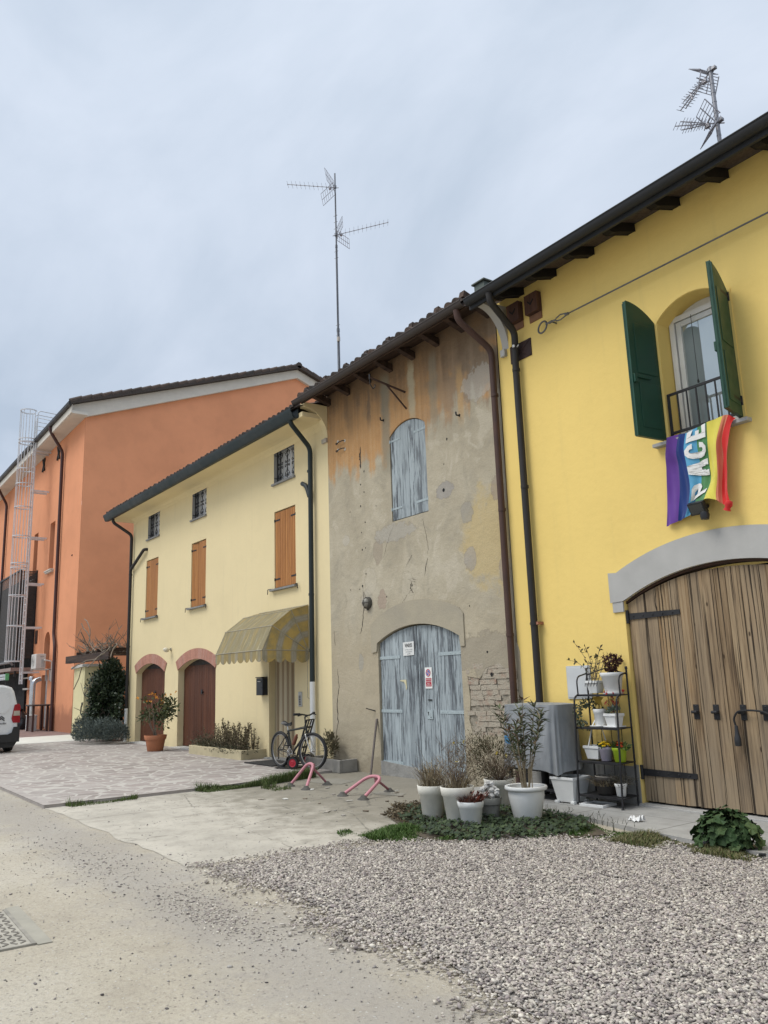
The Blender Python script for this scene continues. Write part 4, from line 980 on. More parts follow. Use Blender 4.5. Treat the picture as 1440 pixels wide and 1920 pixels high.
# big grey arch over the garage door
inn, out = arcband(g0, g1, gs, gt, .36, 30, .16)
b = MB(); b.pxz(inn + [(g1, gs), (g1 + .19, gs), (g1 + .19, 2.88)] + out[1:-1] + [(g0 - .19, 2.88), (g0 - .19, gs), (g0, gs)], -.03, .02); b.build('garage_arch', grey_pl, yh, bevel=.006)
b = MB(); b.box(g0 - .17, g0 - .002, -.022, .01, 2.365, gs - .003); b.build('arch_impost', grey_pl, yh, bevel=.004)
b = MB(); b.pxz([(p[0], p[1] - .002) for p in inn] + [(p[0], p[1] - .035) for p in inn[::-1]], .04, .21); b.build('garage_door_frame', simple('dark_frame_wood', (.06, .032, .022), .8, .3), yh)
def garage_wood():
    a = N('weathered_garage_wood', .85, .2); isl = a.island()
    off = a.n('ShaderNodeCombineXYZ'); q = a.math('MULTIPLY', isl, 53.); a.put(off.inputs[2], q); a.put(off.inputs[0], q)
    va = a.n('ShaderNodeVectorMath', operation='ADD'); a.put(va.inputs[0], a.co()); a.put(va.inputs[1], off.outputs[0]); v = va.outputs[0]
    kn = a.vor(1.9, a.map((1.9, 1.9, .55), v=v)); 
    wv = a.noise(1., a.map((5, 5, .7), v=v), 3); 
    cb = a.n('ShaderNodeCombineXYZ'); sx = a.n('ShaderNodeSeparateXYZ'); a.put(sx.inputs[0], v)
    a.put(cb.inputs[0], a.math('ADD', sx.outputs[0], a.math('ADD', a.math('MULTIPLY', wv, .016), a.math('MULTIPLY', a.mr(kn, .18, .0), .035)))); a.put(cb.inputs[1], sx.outputs[1]); a.put(cb.inputs[2], sx.outputs[2]); v2 = cb.outputs[0]
    g = a.noise(1., a.map((24, 24, .7), v=v2), 8, .66, .1); g2 = a.noise(1., a.map((85, 85, 2.2), v=v2), 5, .65); b = a.noise(1., a.map((2.2, 2.2, .8), v=v), 4)
    f = a.math('ADD', a.math('MULTIPLY', g, .6), a.math('ADD', a.math('MULTIPLY', g2, .3), a.math('MULTIPLY', b, .25)))
    c = a.ramp(f, [(.43, (.04, .028, .02)), (.50, (.15, .10, .058)), (.56, (.28, .195, .112)), (.65, (.39, .285, .17)), (.78, (.46, .36, .235))])
    c = a.mix(a.mr(b, .52, .68, 0, .5), c, a.mix(.5, c, (.37, .20, .075)))
    z = a.xyz()[2]; n3 = a.noise(2, detail=5)
    c = a.mix(a.mr(a.math('ADD', z, a.math('MULTIPLY', a.math('SUBTRACT', n3, .5), 1.6)), 1.1, .2, 0, .55), c, a.mix(.55, c, (.25, .225, .18)))
    c = a.mix(a.mr(isl, .1, 1, 0, .5, False), c, (.15, .11, .075)); c = a.mix(a.mr(a.math('FRACT', a.math('MULTIPLY', isl, 5.7)), .5, 1., 0, .35, False), c, (.36, .30, .22))
    spots = a.mr(a.vor(4.2, a.map((1.4, 1.4, .62), v=v)), .10, .045, 0, .9); c = a.mix(spots, c, (.05, .032, .02))
    ck_ = a.noise(1., a.map((30, 30, .34), (7, 0, 3), v=v2), 5, .55); c = a.mix(a.mr(ck_, .585, .625, 0, .93), c, (.024, .018, .014))
    a.bump(a.math('SUBTRACT', a.math('ADD', g, g2), a.mr(ck_, .585, .625)), .6, .012); return a.done(c)
gwood = garage_wood(); tp = arch_top(g0, g1, gs, gt); r = random.Random(31); gm_ = (g0 + g1) / 2
leaves = []
for k, (a, b) in enumerate([(g0 + .02, gm_ - .005), (gm_ + .005, g1 - .02)]):
    mb = plank_leaf(a, b, .045, lambda u: tp(u) - .05 - .03 * (u - g0 - .1) / 1.3 if u < gm_ else tp(u) - .08, .05, .10, 9, r, .011, .007)
    o = mb.build('garage_door', gwood, yh, bevel=.004); leaves.append(o)
    s_ = MB()
    for z in (2.30, .385):
        q0, q1 = (a - .02, a + .76) if k == 0 else (b - .76, b + .02)
        s_.pxz([(q0, z - .04), (q1, z - .028), (q1, z + .028), (q0, z + .04)], .036, .048)
        s_.tube([(q0 + .01 if k == 0 else q1 - .01, .03, z - .085), (q0 + .01 if k == 0 else q1 - .01, .03, z + .085)], .022, 8)
        for i in range(5): s_.lathe([(.014, 0), (.01, .008), (0, .01)], (q0 + .1 + .145 * i, .036, z), 8, rot('X', R(90)))
        s_.flush('hinge_strap', iron, o, bevel=.002)
bkd = MB(); bkd.box(g0, g1, .125, .135, 0, 2.75); bkd.build('door_void', dark_void, yh)
# four staples on the leaves
for u, k in [(2.88, 0), (3.14, 0), (3.475, 1), (3.74, 1)]:
    b = MB(); b.box(u - .036, u + .036, .038, .048, 1.035, 1.205); b.box(u - .042, u + .042, .0, .04, 1.11, 1.135); b.tube([(u - .036, .0, 1.12), (u + .036, .0, 1.12)], .018, 8)
    for z in (1.055, 1.185): b.lathe([(.010, 0), (0, .006)], (u, .038, z), 8, rot('X', R(90)))
    b.build('door_staple', iron, leaves[k], bevel=.003)
lk = thing('cable_lock', 'black cable bicycle lock hanging from the staples of the garage door', 'lock', (YX, 8.6, 0), YA)
b = MB(); b.tube(bend([(3.40, -.02, .98), (3.385, -.025, 1.05), (3.44, -.03, 1.135), (3.58, -.03, 1.15), (3.74, -.03, 1.14), (3.86, -.03, 1.09), (3.98, -.02, 1.05)], .06), .011, 8); b.build('cable', rubber, lk, 60)
b = MB(); b.lathe([(0, -.10), (.03, -.10), (.036, -.09), (.036, -.02), (.028, .01), (.022, .05), (.018, .12), (0, .125)], (3.405, -.02, .86), 14); b.build('lock_body', simple('lock_plastic', (.03, .032, .036), .35), lk, 40)
# garage threshold
b = MB(); b.box(g0 - .02, g1 + .02, -.10, .2, -.03, .02); b.build('threshold', simple('threshold_cement', (.36, .355, .34), .9, .12, 4, bump=.3), yh, bevel=.006)

# window: frame, glass, railing, sill
_g = N('yellow_house_glass', .02, .9, .62); mirror_glass = _g.done((.46, .52, .53))
b = MB(); y0, y1 = .235, .305
b.box(yw[0] + .012, yw[0] + .085, y0, y1, 4.42, ys + .08); b.box(yw[1] - .085, yw[1] - .012, y0, y1, 4.42, ys + .08); b.box(yw[0] + .012, yw[1] - .012, y0, y1, ys + .03, ys + .10); b.box(yw[0] + .012, yw[1] - .012, y0, y1, 4.42, 4.48)
b.pxz(arch(yw[0] + .005, yw[1] - .005, ys - .02, ys - .015, yt - .004, 12), .29, .30)
wf = b.build('window_frame', simple('white_window_paint', (.70, .70, .685), .4, .04), yh, bevel=.006)
b = MB(); fx0, fx1 = yw[0] + .10, yw[1] - .10; mid = (fx0 + fx1) / 2
for a, c in [(fx0, fx1)]:
    b.box(a, a + .07, y0 + .015, y1 - .005, 4.49, ys + .02); b.box(c - .07, c, y0 + .015, y1 - .005, 4.49, ys + .02); b.box(a + .07, c - .07, y0 + .015, y1 - .005, 4.49, 4.57); b.box(a + .07, c - .07, y0 + .015, y1 - .005, ys - .05, ys + .02)
b.build('sash', simple('white_sash_paint', (.62, .63, .615), .4, .04), wf, bevel=.005)
b = MB(); b.box(fx0, fx1, .272, .280, 4.5, ys + .02); b.build('pane', mirror_glass, wf)
b = MB(); b.tube([(yw[0] + .36, .20, 6.02), (yw[0] + .36, .20, 5.15)], .004, 5); b.lathe([(0, .03), (.012, .01), (.014, -.02), (0, -.03)], (yw[0] + .36, .20, 5.13), 10); b.build('blind_cord', iron, wf)
b = MB(); b.box(2.76, 4.04, -.10, .15, 4.355, 4.40); b.build('window_sill', simple('sill_stone', (.36, .36, .36), .8, .12, 6), yh, bevel=.005)
b = MB(); ry = .02
for z in (4.50, 5.0): b.box(yw[0] + .02, yw[1] - .02, ry - .012, ry + .012, z - .015, z + .015)
for i in range(8):
    u = yw[0] + .035 + (yw[1] - yw[0] - .07) * i / 7; q = .014 if i in (0, 7) else .008; b.box(u - q, u + q, ry - q, ry + q, 4.44 if i in (0, 7) else 4.5, 5.0)
b.build('window_railing', iron, yh)
# green shutters, hinged at the jambs
green = simple('green_shutter_paint', (.012, .058, .036), .42, .15, 4, bump=.08); green_in = green
SW = (yw[1] - yw[0]) / 2
def shutter(hu, ang, sgn, tall):
    """sgn=+1: leaf extends to +x when closed (left leaf). ang: opening angle"""
    n = 10; prof = []
    for i in range(n + 1):
        t = i / n; u = t * SW; zz = 6.0 + (6.21 - 6.0) * (1 - (1 - t) ** 2)
        prof.append((u * sgn, zz))
    poly = [(0, 4.43), (SW * sgn, 4.43)] + prof[::-1]
    mb = MB(); mb.pxz(poly, -.022, .022)
    # rebated meeting edge and raised field boards on the inner face
    mb.box(min(SW * sgn, (SW - .03) * sgn), max(SW * sgn, (SW - .03) * sgn), -.040, -.0, 4.44, 6.19)
    o = mb.build('shutter', green, yh, bevel=.004); o.location = (hu, -.02, 0); o.rotation_euler = (0, 0, ang)
    q = MB(); x0, x1 = sorted((.05 * sgn, (SW - .10) * sgn))
    for z0, z1 in ((4.55, 5.14), (5.26, 5.93)):
        q.box(x0, x1, .022, .030, z0, z1)
        q.box(x0, x1, -.030, -.022, z0, z1)
    q.build('panel_board', green, o, bevel=.006)
    h = MB()
    for z in (4.62, 5.92): h.box(min(0, .26 * sgn), max(0, .26 * sgn), -.030, -.022, z - .018, z + .018); h.tube([(0, -.028, z - .05), (0, -.028, z + .06)], .014, 8); h.tube([(0, -.028, z), (-sgn * .06, -.0, z)], .012, 6); h.flush('hinge_strap', iron, o)
    l = MB(); l.box(*sorted((SW * sgn - .30 * sgn, SW * sgn - .02 * sgn)), .030, .042, 5.19, 5.225); l.box(*sorted(((SW - .06) * sgn, (SW - .01) * sgn)), .022, .05, 5.12, 5.23); l.build('latch_bar', green, o, bevel=.003)
    return o
shutter(yw[0] - .05, R(-95), 1, True)
shutter(yw[1] + .0, R(103), -1, True)

# eaves
dark_wood2 = planks('black_eave_wood', (.018, .015, .016), (.012, .011, .012), (.007, .006, .007), .75, 'x')
SLY = R(17)
rfm = MB()
for u in (.62, 1.30, 2.02, 2.72, 3.42, 4.10, 4.80, 5.5, 6.2, 6.9, 7.6, 8.3):
    zz = 7.40; prof = [(.1, zz + .03), (.1, zz + .15), (-.58, zz + .15 - .68 * math.tan(SLY)), (-.58, zz + .08 - .62 * math.tan(SLY)), (-.54, zz + .02 - .58 * math.tan(SLY)), (-.46, zz - .01 - .48 * math.tan(SLY)), (-.36, zz - .37 * math.tan(SLY))]
    rfm.pyz(prof, u - .06, u + .06); rfm.flush('rafter', dark_wood2, yh, bevel=.008)
bd = MB()
for k in range(6):
    y0 = -.62 + k * .14; f = lambda y: 7.535 + y * math.tan(SLY)
    bd.prism([(.1, y0, f(y0)), (.1, y0 + .135, f(y0 + .135)), (.1, y0 + .135, f(y0 + .135) + .02), (.1, y0, f(y0) + .02)], (YR - .1, 0, 0))
bd.box(.1, YR, -.612, -.60, 7.27, 7.38); bd.build('eave_boards', dark_wood2, yh)
rf = roof_tiles(.12, YR, -.53, 7.36, SLY, 5.3, .21, 8, .01, 6); rf.add([(0, 4.4, 9.0), (YR, 4.4, 9.0), (YR, 9.6, 7.4), (0, 9.6, 7.4)], [(0, 1, 2, 3)])
rf.build('roof', tile_m, yh)
half_gutter(.13, YR, -.70, 7.335, .085).build('gutter', gutter_dark, yh, 35)
b = MB(); b.box(.12, YR, -.655, -.615, 7.20, 7.41); b.build('eave_flashing', gutter_dark, yh)
cove_fin(.12, .26, -.50, 7.30, 6.66, 7.36).build('eave_bracket', grey_pl, yh, 30)
nb = MB(); nb.box(.12, .22, -.06, 0, 6.54, 6.655); nb.build('eave_bracket_foot', grey_pl, yh, bevel=.004)
downpipe('downpipe', [(.62, -.70, 7.26), (.62, -.68, 7.12), (.53, -.12, 6.80), (.50, -.10, 6.55), (.475, -.09, 6.3), (.485, -.09, .0)], .052, pipe_black, yh, [(.478, -.09, 6.2), (.485, -.09, 4.35), (.485, -.09, 2.33)], .10)
b = MB(); b.tube([(.40, -.09, 2.33), (.57, -.09, 2.33)], .012, 6); b.box(.54, .58, -.11, 0, 2.31, 2.35); b.build('pipe_clip', simple('copper_clip', (.30, .13, .08), .5, .2), yh)
# iron tie plate behind the pipe
o = thing('tie_plate', 'square rusty iron tie-rod plate behind the downpipe on the yellow wall', 'plate', (YX, 8.6, 0), YA)
b = MB(); b.box(.30, .75, -.015, .0, 6.37, 6.65); b.obox((.525, -.02, 6.51), (.48, .012, .03), rot('Y', R(32))); b.obox((.525, -.02, 6.51), (.48, .012, .03), rot('Y', R(-32))); b.build('plate', simple('rusty_plate', (.045, .026, .024), .75, .3), o, bevel=.003)
b = MB(); b.tube([(.40, -.02, 6.56), (.62, -.15, 6.545)], .010, 6); b.lathe([(.02, -.02), (.02, .02), (0, .021)], (.53, -.16, 6.555), 8); b.build('tie_bolt', galv, o)
# two bat boxes
bw = planks('bat_box_wood', (.14, .075, .05), (.085, .042, .03), (.035, .02, .016), .8, 'z')
for u, lab in [(.50, 'brown wooden bat box touching the black downpipe elbow'), (.89, 'brown wooden bat box above the steel cable loop')]:
    o = thing('bat_box', lab, 'nest box', (YX, 8.6, 0), YA, 'bat boxes on the yellow wall')
    b = MB(); b.box(u - .13, u + .13, -.11, 0, 6.98, 7.29); b.build('box', bw, o, bevel=.006)
    b = MB(); b.box(u - .125, u + .125, -.022, 0, 6.87, 6.978); b.build('landing_board', simple('board_wood', (.20, .105, .06), .8, .2), o, bevel=.003)
    b = MB(); b.pxz([(u - .06, 7.16), (u, 7.10), (u + .06, 7.16), (u + .06, 7.185), (u, 7.13), (u - .06, 7.185)], -.117, -.108); b.build('carved_mark', dark_void, o)
# cable with eye and turnbuckle
o = thing('steel_cable', 'twisted steel cable with a loop end stretched along the yellow wall', 'cable', (YX, 8.6, 0), YA)
b = MB(); b.tube([(1.78, -.10, 6.67), (9., -.10, 6.64)], .0105, 6); b.build('wire_rope', simple('dark_steel', (.12, .12, .13), .45, .2, metal=.4), o, 60)
b = MB(); b.tube([(1.09 + .085 * math.cos(a), -.10 + .02 * math.sin(a), 6.66 + .095 * math.sin(a)) for a in np.linspace(0, 2 * math.pi, 20, endpoint=False)], .014, 6, closed=True); b.build('thimble_loop', simple('dark_steel2', (.14, .14, .15), .45, .2, metal=.4), o, 60)
b = MB()
b.tube([(1.16, -.10, 6.68), (1.36, -.10, 6.67)], .014, 6); b.tube([(1.36, -.10, 6.69), (1.45, -.10, 6.715), (1.56, -.10, 6.69)], .010, 6); b.tube([(1.36, -.10, 6.65), (1.45, -.10, 6.635), (1.56, -.10, 6.66)], .010, 6); b.lathe([(.02, -.03), (.02, .03)], (1.26, -.10, 6.675), 8, rot('Y', R(90))); b.lathe([(.022, -.03), (.022, .03)], (1.57, -.10, 6.672), 8, rot('Y', R(90))); b.tube([(1.57, -.10, 6.672), (1.8, -.10, 6.67)], .010, 6); b.tube([(1.28, -.10, 6.67), (1.28, .0, 6.67)], .012, 6)
b.build('turnbuckle', simple('dark_steel3', (.15, .15, .155), .45, .2, metal=.4), o, 60)
o = thing('meter_box', 'flat pale grey utility meter cover on the yellow wall behind the shelf', 'meter box', (YX, 8.6, 0), YA)
b = MB(); b.box(.955, 1.375, -.02, 0, 1.27, 1.71); b.build('frame', simple('meter_frame', (.50, .52, .53), .5, .05), o, bevel=.004); b = MB(); b.box(.975, 1.355, -.026, -.02, 1.29, 1.69); b.build('cover', simple('meter_cover', (.55, .57, .58), .45, .05), o, bevel=.004)
# floodlight under the flag
o = thing('floodlight', 'black led floodlight on the yellow wall under the hanging flag', 'floodlight', (YX, 8.6, 0), YA)
b = MB(); b.tube([(3.36, 0, 3.50), (3.36, -.13, 3.50)], .028, 8); b.box(3.32, 3.40, -.16, -.10, 3.47, 3.54); b.build('bracket', iron, o)
b = MB(); M_ = rot('X', R(30)); b.obox((3.36, -.20, 3.455), (.20, .06, .15), M_)
for i in range(6): b.obox(Vector((3.29 + .028 * i, -.165, 3.47)), (.006, .05, .13), M_)
b.build('housing', simple('floodlight_black', (.016, .018, .02), .4), o, bevel=.008)
b = MB(); b.obox(Vector((3.36, -.20, 3.455)) + M_ @ Vector((0, -.032, 0)), (.17, .006, .12), M_); b.build('lens', simple('floodlight_lens', (.06, .062, .06), .2), o)
b = MB(); b.lathe([(0, .05), (.045, .04), (.055, 0), (.045, -.05), (0, -.055)], (3.42, -.17, 3.36), 14); b.build('sensor', simple('sensor_black', (.02, .02, .022), .35), o, 50)

# ---- peace flag hanging from the window
FT = [
 [[2.98, 4.43, .1], [3.141, 4.43, .1], [3.248, 4.415, .11], [3.42, 4.44, .11], [3.549, 4.465, .11], [3.756, 4.484, .11], [3.838, 4.47, .13], [3.91, 4.41, .11]],
 [[2.944, 4.218, .11], [3.104, 4.219, .12], [3.215, 4.222, .13], [3.389, 4.225, .12], [3.531, 4.221, .12], [3.673, 4.212, .15], [3.721, 4.236, .11], [3.871, 4.331, .16]],
 [[2.922, 4.053, .08], [3.1, 4.035, .09], [3.226, 4.018, .13], [3.386, 4.005, .10], [3.507, 4.001, .09], [3.64, 3.995, .14], [3.689, 4.022, .08], [3.786, 4.035, .16]],
 [[2.889, 3.806, .07], [3.075, 3.772, .08], [3.244, 3.74, .13], [3.376, 3.754, .10], [3.509, 3.779, .11], [3.62, 3.79, .15], [3.652, 3.806, .08], [3.755, 3.808, .14]],
 [[2.846, 3.562, .06], [3.026, 3.534, .07], [3.196, 3.529, .12], [3.272, 3.557, .10], [3.452, 3.613, .16], [3.60, 3.597, .19], [3.63, 3.605, .10], [3.731, 3.576, .15]],
 [[2.803, 3.344, .05], [2.987, 3.377, .06], [3.104, 3.395, .09], [3.264, 3.439, .15], [3.452, 3.541, .20], [3.61, 3.50, .21], [3.65, 3.451, .16], [3.756, 3.39, .16]]]
FT = np.array(FT)
def cr_(p0, p1, p2, p3, t): return .5 * (2 * p1 + (p2 - p0) * t + (2 * p0 - 5 * p1 + 4 * p2 - p3) * t * t + (3 * p1 - p0 - 3 * p2 + p3) * t ** 3)
def spl(A, f):
    n = len(A) - 1; i = min(n - 1, max(0, int(f))); t = f - i; g = lambda k: A[min(n, max(0, k))]
    return cr_(g(i - 1), g(i), g(i + 1), g(i + 2), t)
def flag(cf, rf_):
    p = spl([spl(FT[j], cf) for j in range(6)], rf_)
    fold = .012 * math.sin(cf * 5.2 + rf_ * .9) + .006 * math.sin(cf * 11 - rf_ * 2)
    return Vector((p[0], -(p[2] + fold * (.5 + .1 * rf_)), p[1]))
fl = thing('peace_flag', 'rainbow peace flag with white letters hanging from the window railing', 'flag', (YX, 8.6, 0), YA)
mb = MB(); cols = [(.135, .055, .30), (.018, .045, .19), (.11, .36, .58), (.085, .235, .10), (.66, .58, .10), (.60, .20, .12), (.58, .030, .028)]
def cloth(name, c):
    a = N(name, .8, .15); f = a.noise(3, detail=4); a.b.inputs['Sheen Weight'].default_value = .2
    wv = a.noise(220, detail=1); a.bump(wv, .1, .002)
    return a.done(a.ramp(f, [(.3, mul(c, .88)), (.7, mul(c, 1.08))]))
for k in range(7):
    mb.mi = k; mb.grid(lambda s, t: flag(k + s, 5 * t), 8, 44)
mb.build('cloth', [cloth('flag_%d' % k, c) for k, c in enumerate(cols)], fl, 80)
# block letters: local coords (a: 0 at letter foot .. 1 at letter top, b: 0..1 along the reading direction)
LET = {'P': [[(0, 0), (1, 0), (1, .34), (0, .34)], [(1, .34), (1, .75), (.86, .95), (.66, 1), (.5, .92), (.38, .7), (.38, .34), (.60, .34), (.60, .55), (.70, .66), (.80, .55), (.80, .34)]],
       'A': [[(0, 0), (0, .36), (.16, .34), (.18, .40), (.40, .44), (.40, .56), (.18, .60), (.16, .66), (0, .64), (0, 1), (.16, .98), (1, .70), (1, .30), (.16, .02)]],
       'C': [[(.66, .98), (.66, .66), (.78, .62), (.82, .5), (.76, .38), (.24, .38), (.18, .5), (.22, .62), (.36, .66), (.36, .98), (.14, .9), (0, .66), (0, .34), (.12, .1), (.3, 0), (.7, 0), (.88, .1), (1, .34), (1, .66), (.86, .9)]],
       'E': [[(0, 0), (1, 0), (1, .95), (.72, .95), (.78, .40), (.60, .38), (.60, .7), (.42, .7), (.42, .38), (.22, .40), (.28, 1), (0, 1)]]}
lm = MB()
for ch_, r0, r1, c0, c1 in [('P', 3.82, 2.94, 3.90, 2.25), ('A', 2.72, 1.84, 3.95, 2.12), ('C', 1.74, .86, 3.88, 2.10), ('E', .74, .06, 3.92, 2.2)]:
    for poly in LET[ch_]:
        dense = []
        for i, p in enumerate(poly):
            q = poly[(i + 1) % len(poly)]; n = max(1, int(math.hypot(q[0] - p[0], q[1] - p[1]) / .08))
            dense += [(p[0] + (q[0] - p[0]) * k / n, p[1] + (q[1] - p[1]) * k / n) for k in range(n)]
        # interior points for a smooth drape
        tri = tessellate_polygon([[Vector((a, b, 0)) for a, b in dense]]); import bmesh
        bm = bmesh.new(); vs = [bm.verts.new((a, b, 0)) for a, b in dense]
        for t in tri:
            try: bm.faces.new([vs[i] for i in t])
            except ValueError: pass
        bmesh.ops.subdivide_edges(bm, edges=bm.edges, cuts=3, use_grid_fill=True)
        vv = []; 
        bm.verts.ensure_lookup_table(); bm.faces.ensure_lookup_table()
        for v_ in bm.verts:
            a, b = v_.co.x, v_.co.y; p = flag(c0 + (c1 - c0) * a, r0 + (r1 - r0) * b); p.y -= .014; vv.append(p)
        lm.add(vv, [[v_.index for v_ in f.verts] for f in bm.faces]); bm.free()
lm.build('lettering', cloth('flag_white', (.74, .74, .73)), fl, 80)
knot = MB(); knot.lathe([(0, .05), (.035, .04), (.045, 0), (.03, -.04), (.045, -.07), (0, -.075)], (3.72, -.15, 3.43), 10, rot('Y', R(25))); knot.build('knot', cloth('flag_knot', (.55, .03, .03)), fl, 70)

# ================================================================== ORANGE BUILDING
OX = -32.85; OY = 8.63
ob = thing('orange_building', 'tall orange plastered building with a gabled end and white eaves', 'building', (OX, OY, 0))
or_c = S(216, 150, 114, 1.0)
owall = plaster('orange_plaster', or_c, (.36, .17, .09), .0, .08, .10, .10)
def orange_mat():
    a = N('orange_render', .9, .15); x, y, z = a.xyz(); big = a.noise(.35, detail=6, rough=.6); mid = a.noise(1.6, detail=6)
    c = a.ramp(big, [(.3, mul(or_c, .88)), (.5, or_c), (.72, mul(or_c, 1.10))]); c = a.mix(a.mr(mid, .5, .72, 0, .25), c, mul(or_c, .8))
    t = a.math('ADD', z, a.math('MULTIPLY', a.math('SUBTRACT', mid, .5), 1.3)); c = a.mix(a.mr(t, 1.1, .55, 0, .7), c, (.27, .12, .075))
    a.bump(a.math('ADD', mid, a.math('MULTIPLY', a.noise(60), .2)), .2, .02); return a.done(c)
owall = orange_mat(); HW = 12.72; RZ = 16.5; RYo = 10.0   # wall height, ridge, ridge depth
w = MB()
ow1 = rect(-5.03, -4.18, 6.9, 9.08); ow2 = rect(-8.15, -7.35, 6.8, 9.08); oarch = arch(-5.0, -4.0, 2.6, 3.66, 4.16)
odoor = rect(-5.15, -4.1, .02, 2.3)
w.holed([(-30, -.05), (0, -.05), (0, HW), (-30, HW)], [ow1, ow2, oarch, odoor])
for h_ in (ow1, ow2, oarch, odoor): w.reveal(h_, 0, .35)
w.add([(0, 0.004, -.05), (0, 20, -.05), (0, 20, HW), (0, RYo, RZ), (0, 0.004, HW)], [(0, 1, 2, 3, 4)])
w.add([(-30, 0, -.05), (-30, 20, -.05), (-30, 20, HW), (-30, RYo, RZ), (-30, 0, HW)], [(0, 1, 2, 3, 4)]); w.box(-30, 0, 19.9, 20, 0, HW)
w.build('wall', owall, ob)
sl = (RZ - HW) / RYo
wc = simple('white_cornice', (.60, .57, .52), .8, .06, 3)
b = MB()
b.box(-30.5, .30, -.62, -.003, HW - .02, HW + .10); b.box(-30.5, .30, -.66, -.615, HW - .0, HW + .36)
b.prism([(.004, -.62, HW - .02), (.004, .0, HW - .03), (.004, RYo, RZ - .10), (.004, RYo, RZ + .32), (.004, -.62, HW + .36)], (.16, 0, 0))
b.prism([(.004, 20.6, HW - .02), (.004, 20., HW - .03), (.004, RYo, RZ - .10), (.004, RYo, RZ + .32), (.004, 20.6, HW + .36)], (.16, 0, 0))
b.build('cornice', wc, ob)
b = MB(); t0 = .10
for s_ in (1, -1):
    y0 = -.72 if s_ > 0 else 20.72
    b.prism([(-30.5, y0, HW + .36 - .04), (-30.5, RYo, RZ + .33), (-30.5, RYo, RZ + .47), (-30.5, y0, HW + .48)], (30.9, 0, 0))
r = random.Random(2)
for k in range(26):      # verge tiles along the gable
    for s_ in (1, -1):
        t = k / 26; y = (-.72 + (RYo + .72) * t) if s_ > 0 else (20.72 - (20.72 - RYo) * t); z = HW + .48 + (RZ + .47 - HW - .48) * t
        b.tube([(.30, y, z - .02), (.30, y + s_ * .46, z + .46 * sl + .035)], [.12, .10], 8)
b.tube([(-30, RYo, RZ + .49), (.4, RYo, RZ + .49)], .16, 8)
b.build('roof', tile_m, ob)
b = MB(); b.pyz([(-.80, HW + .44), (-.79, HW + .32), (-.74, HW + .27), (-.67, HW + .27), (-.67, HW + .44)], -30.5, .38); b.build('gutter', simple('brown_black_gutter', (.02, .017, .018), .5, .2), ob)
dp = simple('dark_brown_pipe', (.06, .026, .024), .45, .2)
downpipe('downpipe', [(-2.9, -.74, HW + .28), (-2.9, -.70, HW + .05), (-3.05, -.12, HW - .75), (-3.0, -.1, 3.95), (-2.72, -.1, 3.45), (-2.66, -.1, 0)], .07, dp, ob, (), .15)
downpipe('downpipe', [(-14.6, -.74, HW + .28), (-14.6, -.70, HW + .05), (-15.0, -.12, HW - .8), (-15.0, -.1, 0)], .07, dp, ob, (), .15)
for (a, b_, z0, z1) in [(-5.03, -4.18, 6.9, 9.08), (-8.15, -7.35, 6.8, 9.08)]:
    q = MB(); q.box(a, b_, .30, .34, z0, z1); q.box((a + b_) / 2 - .02, (a + b_) / 2 + .02, .27, .3, z0, z1)
    for k in range(26): q.box(a + .03, (a + b_) / 2 - .03, .28, .3, z0 + .05 + k * .08, z0 + .1 + k * .08); q.box((a + b_) / 2 + .03, b_ - .03, .28, .3, z0 + .05 + k * .08, z0 + .1 + k * .08)
    q.build('window_shutter', simple('brown_blind', (.10, .045, .035), .6, .15), ob)
    q = MB(); q.box(a - .16, b_ + .14, -.16, .1, z0 - .06, z0 - .005); q.box(a - .12, b_ + .10, -.12, .1, z0 - .13, z0 - .06); q.build('window_sill', wc, ob, bevel=.01)
q = MB(); q.box(-5.0, -4.0, .33, .36, 2.6, 4.16); q.build('arched_window_glass', glassy('arch_glass', (.035, .025, .022), .1), ob)
q = MB(); q.box(-5.15, -4.1, .20, .25, .02, 2.3); q.box(-5.1, -4.66, .17, .2, .1, 2.22); q.box(-4.6, -4.15, .17, .2, .1, 2.22); q.build('door', simple('grey_white_door', (.40, .42, .43), .5, .06), ob)
q = MB(); q.box(-6.75, -6.35, -.03, 0, 3.75, 4.35)
for k in range(8): q.box(-6.73, -6.37, -.045, -.03, 3.79 + k * .07, 3.82 + k * .07)
q.build('vent_grille', simple('brown_vent', (.06, .035, .028), .7), ob)
for u, z in [(-4.1, 12.2), (-6.9, 12.3)]:
    q = MB()
    for a in (35, -35, 0): q.tube([(u - .32 * math.sin(R(a)) , -.04, z - .38 * math.cos(R(a))), (u, -.05, z), (u + .32 * math.sin(R(a)), -.04, z + .38 * math.cos(R(a)))], [.05, .03, .05], 5) if a else None
    q.lathe([(.10, 0), (.08, .06), (0, .08)], (u, 0, z), 10, rot('X', R(90))); q.build('wall_anchor', iron, ob)
q = MB(); q.box(-1.15, -1.0, -.02, 0, 7.04, 7.08); q.build('wall_slot', dark_void, ob)
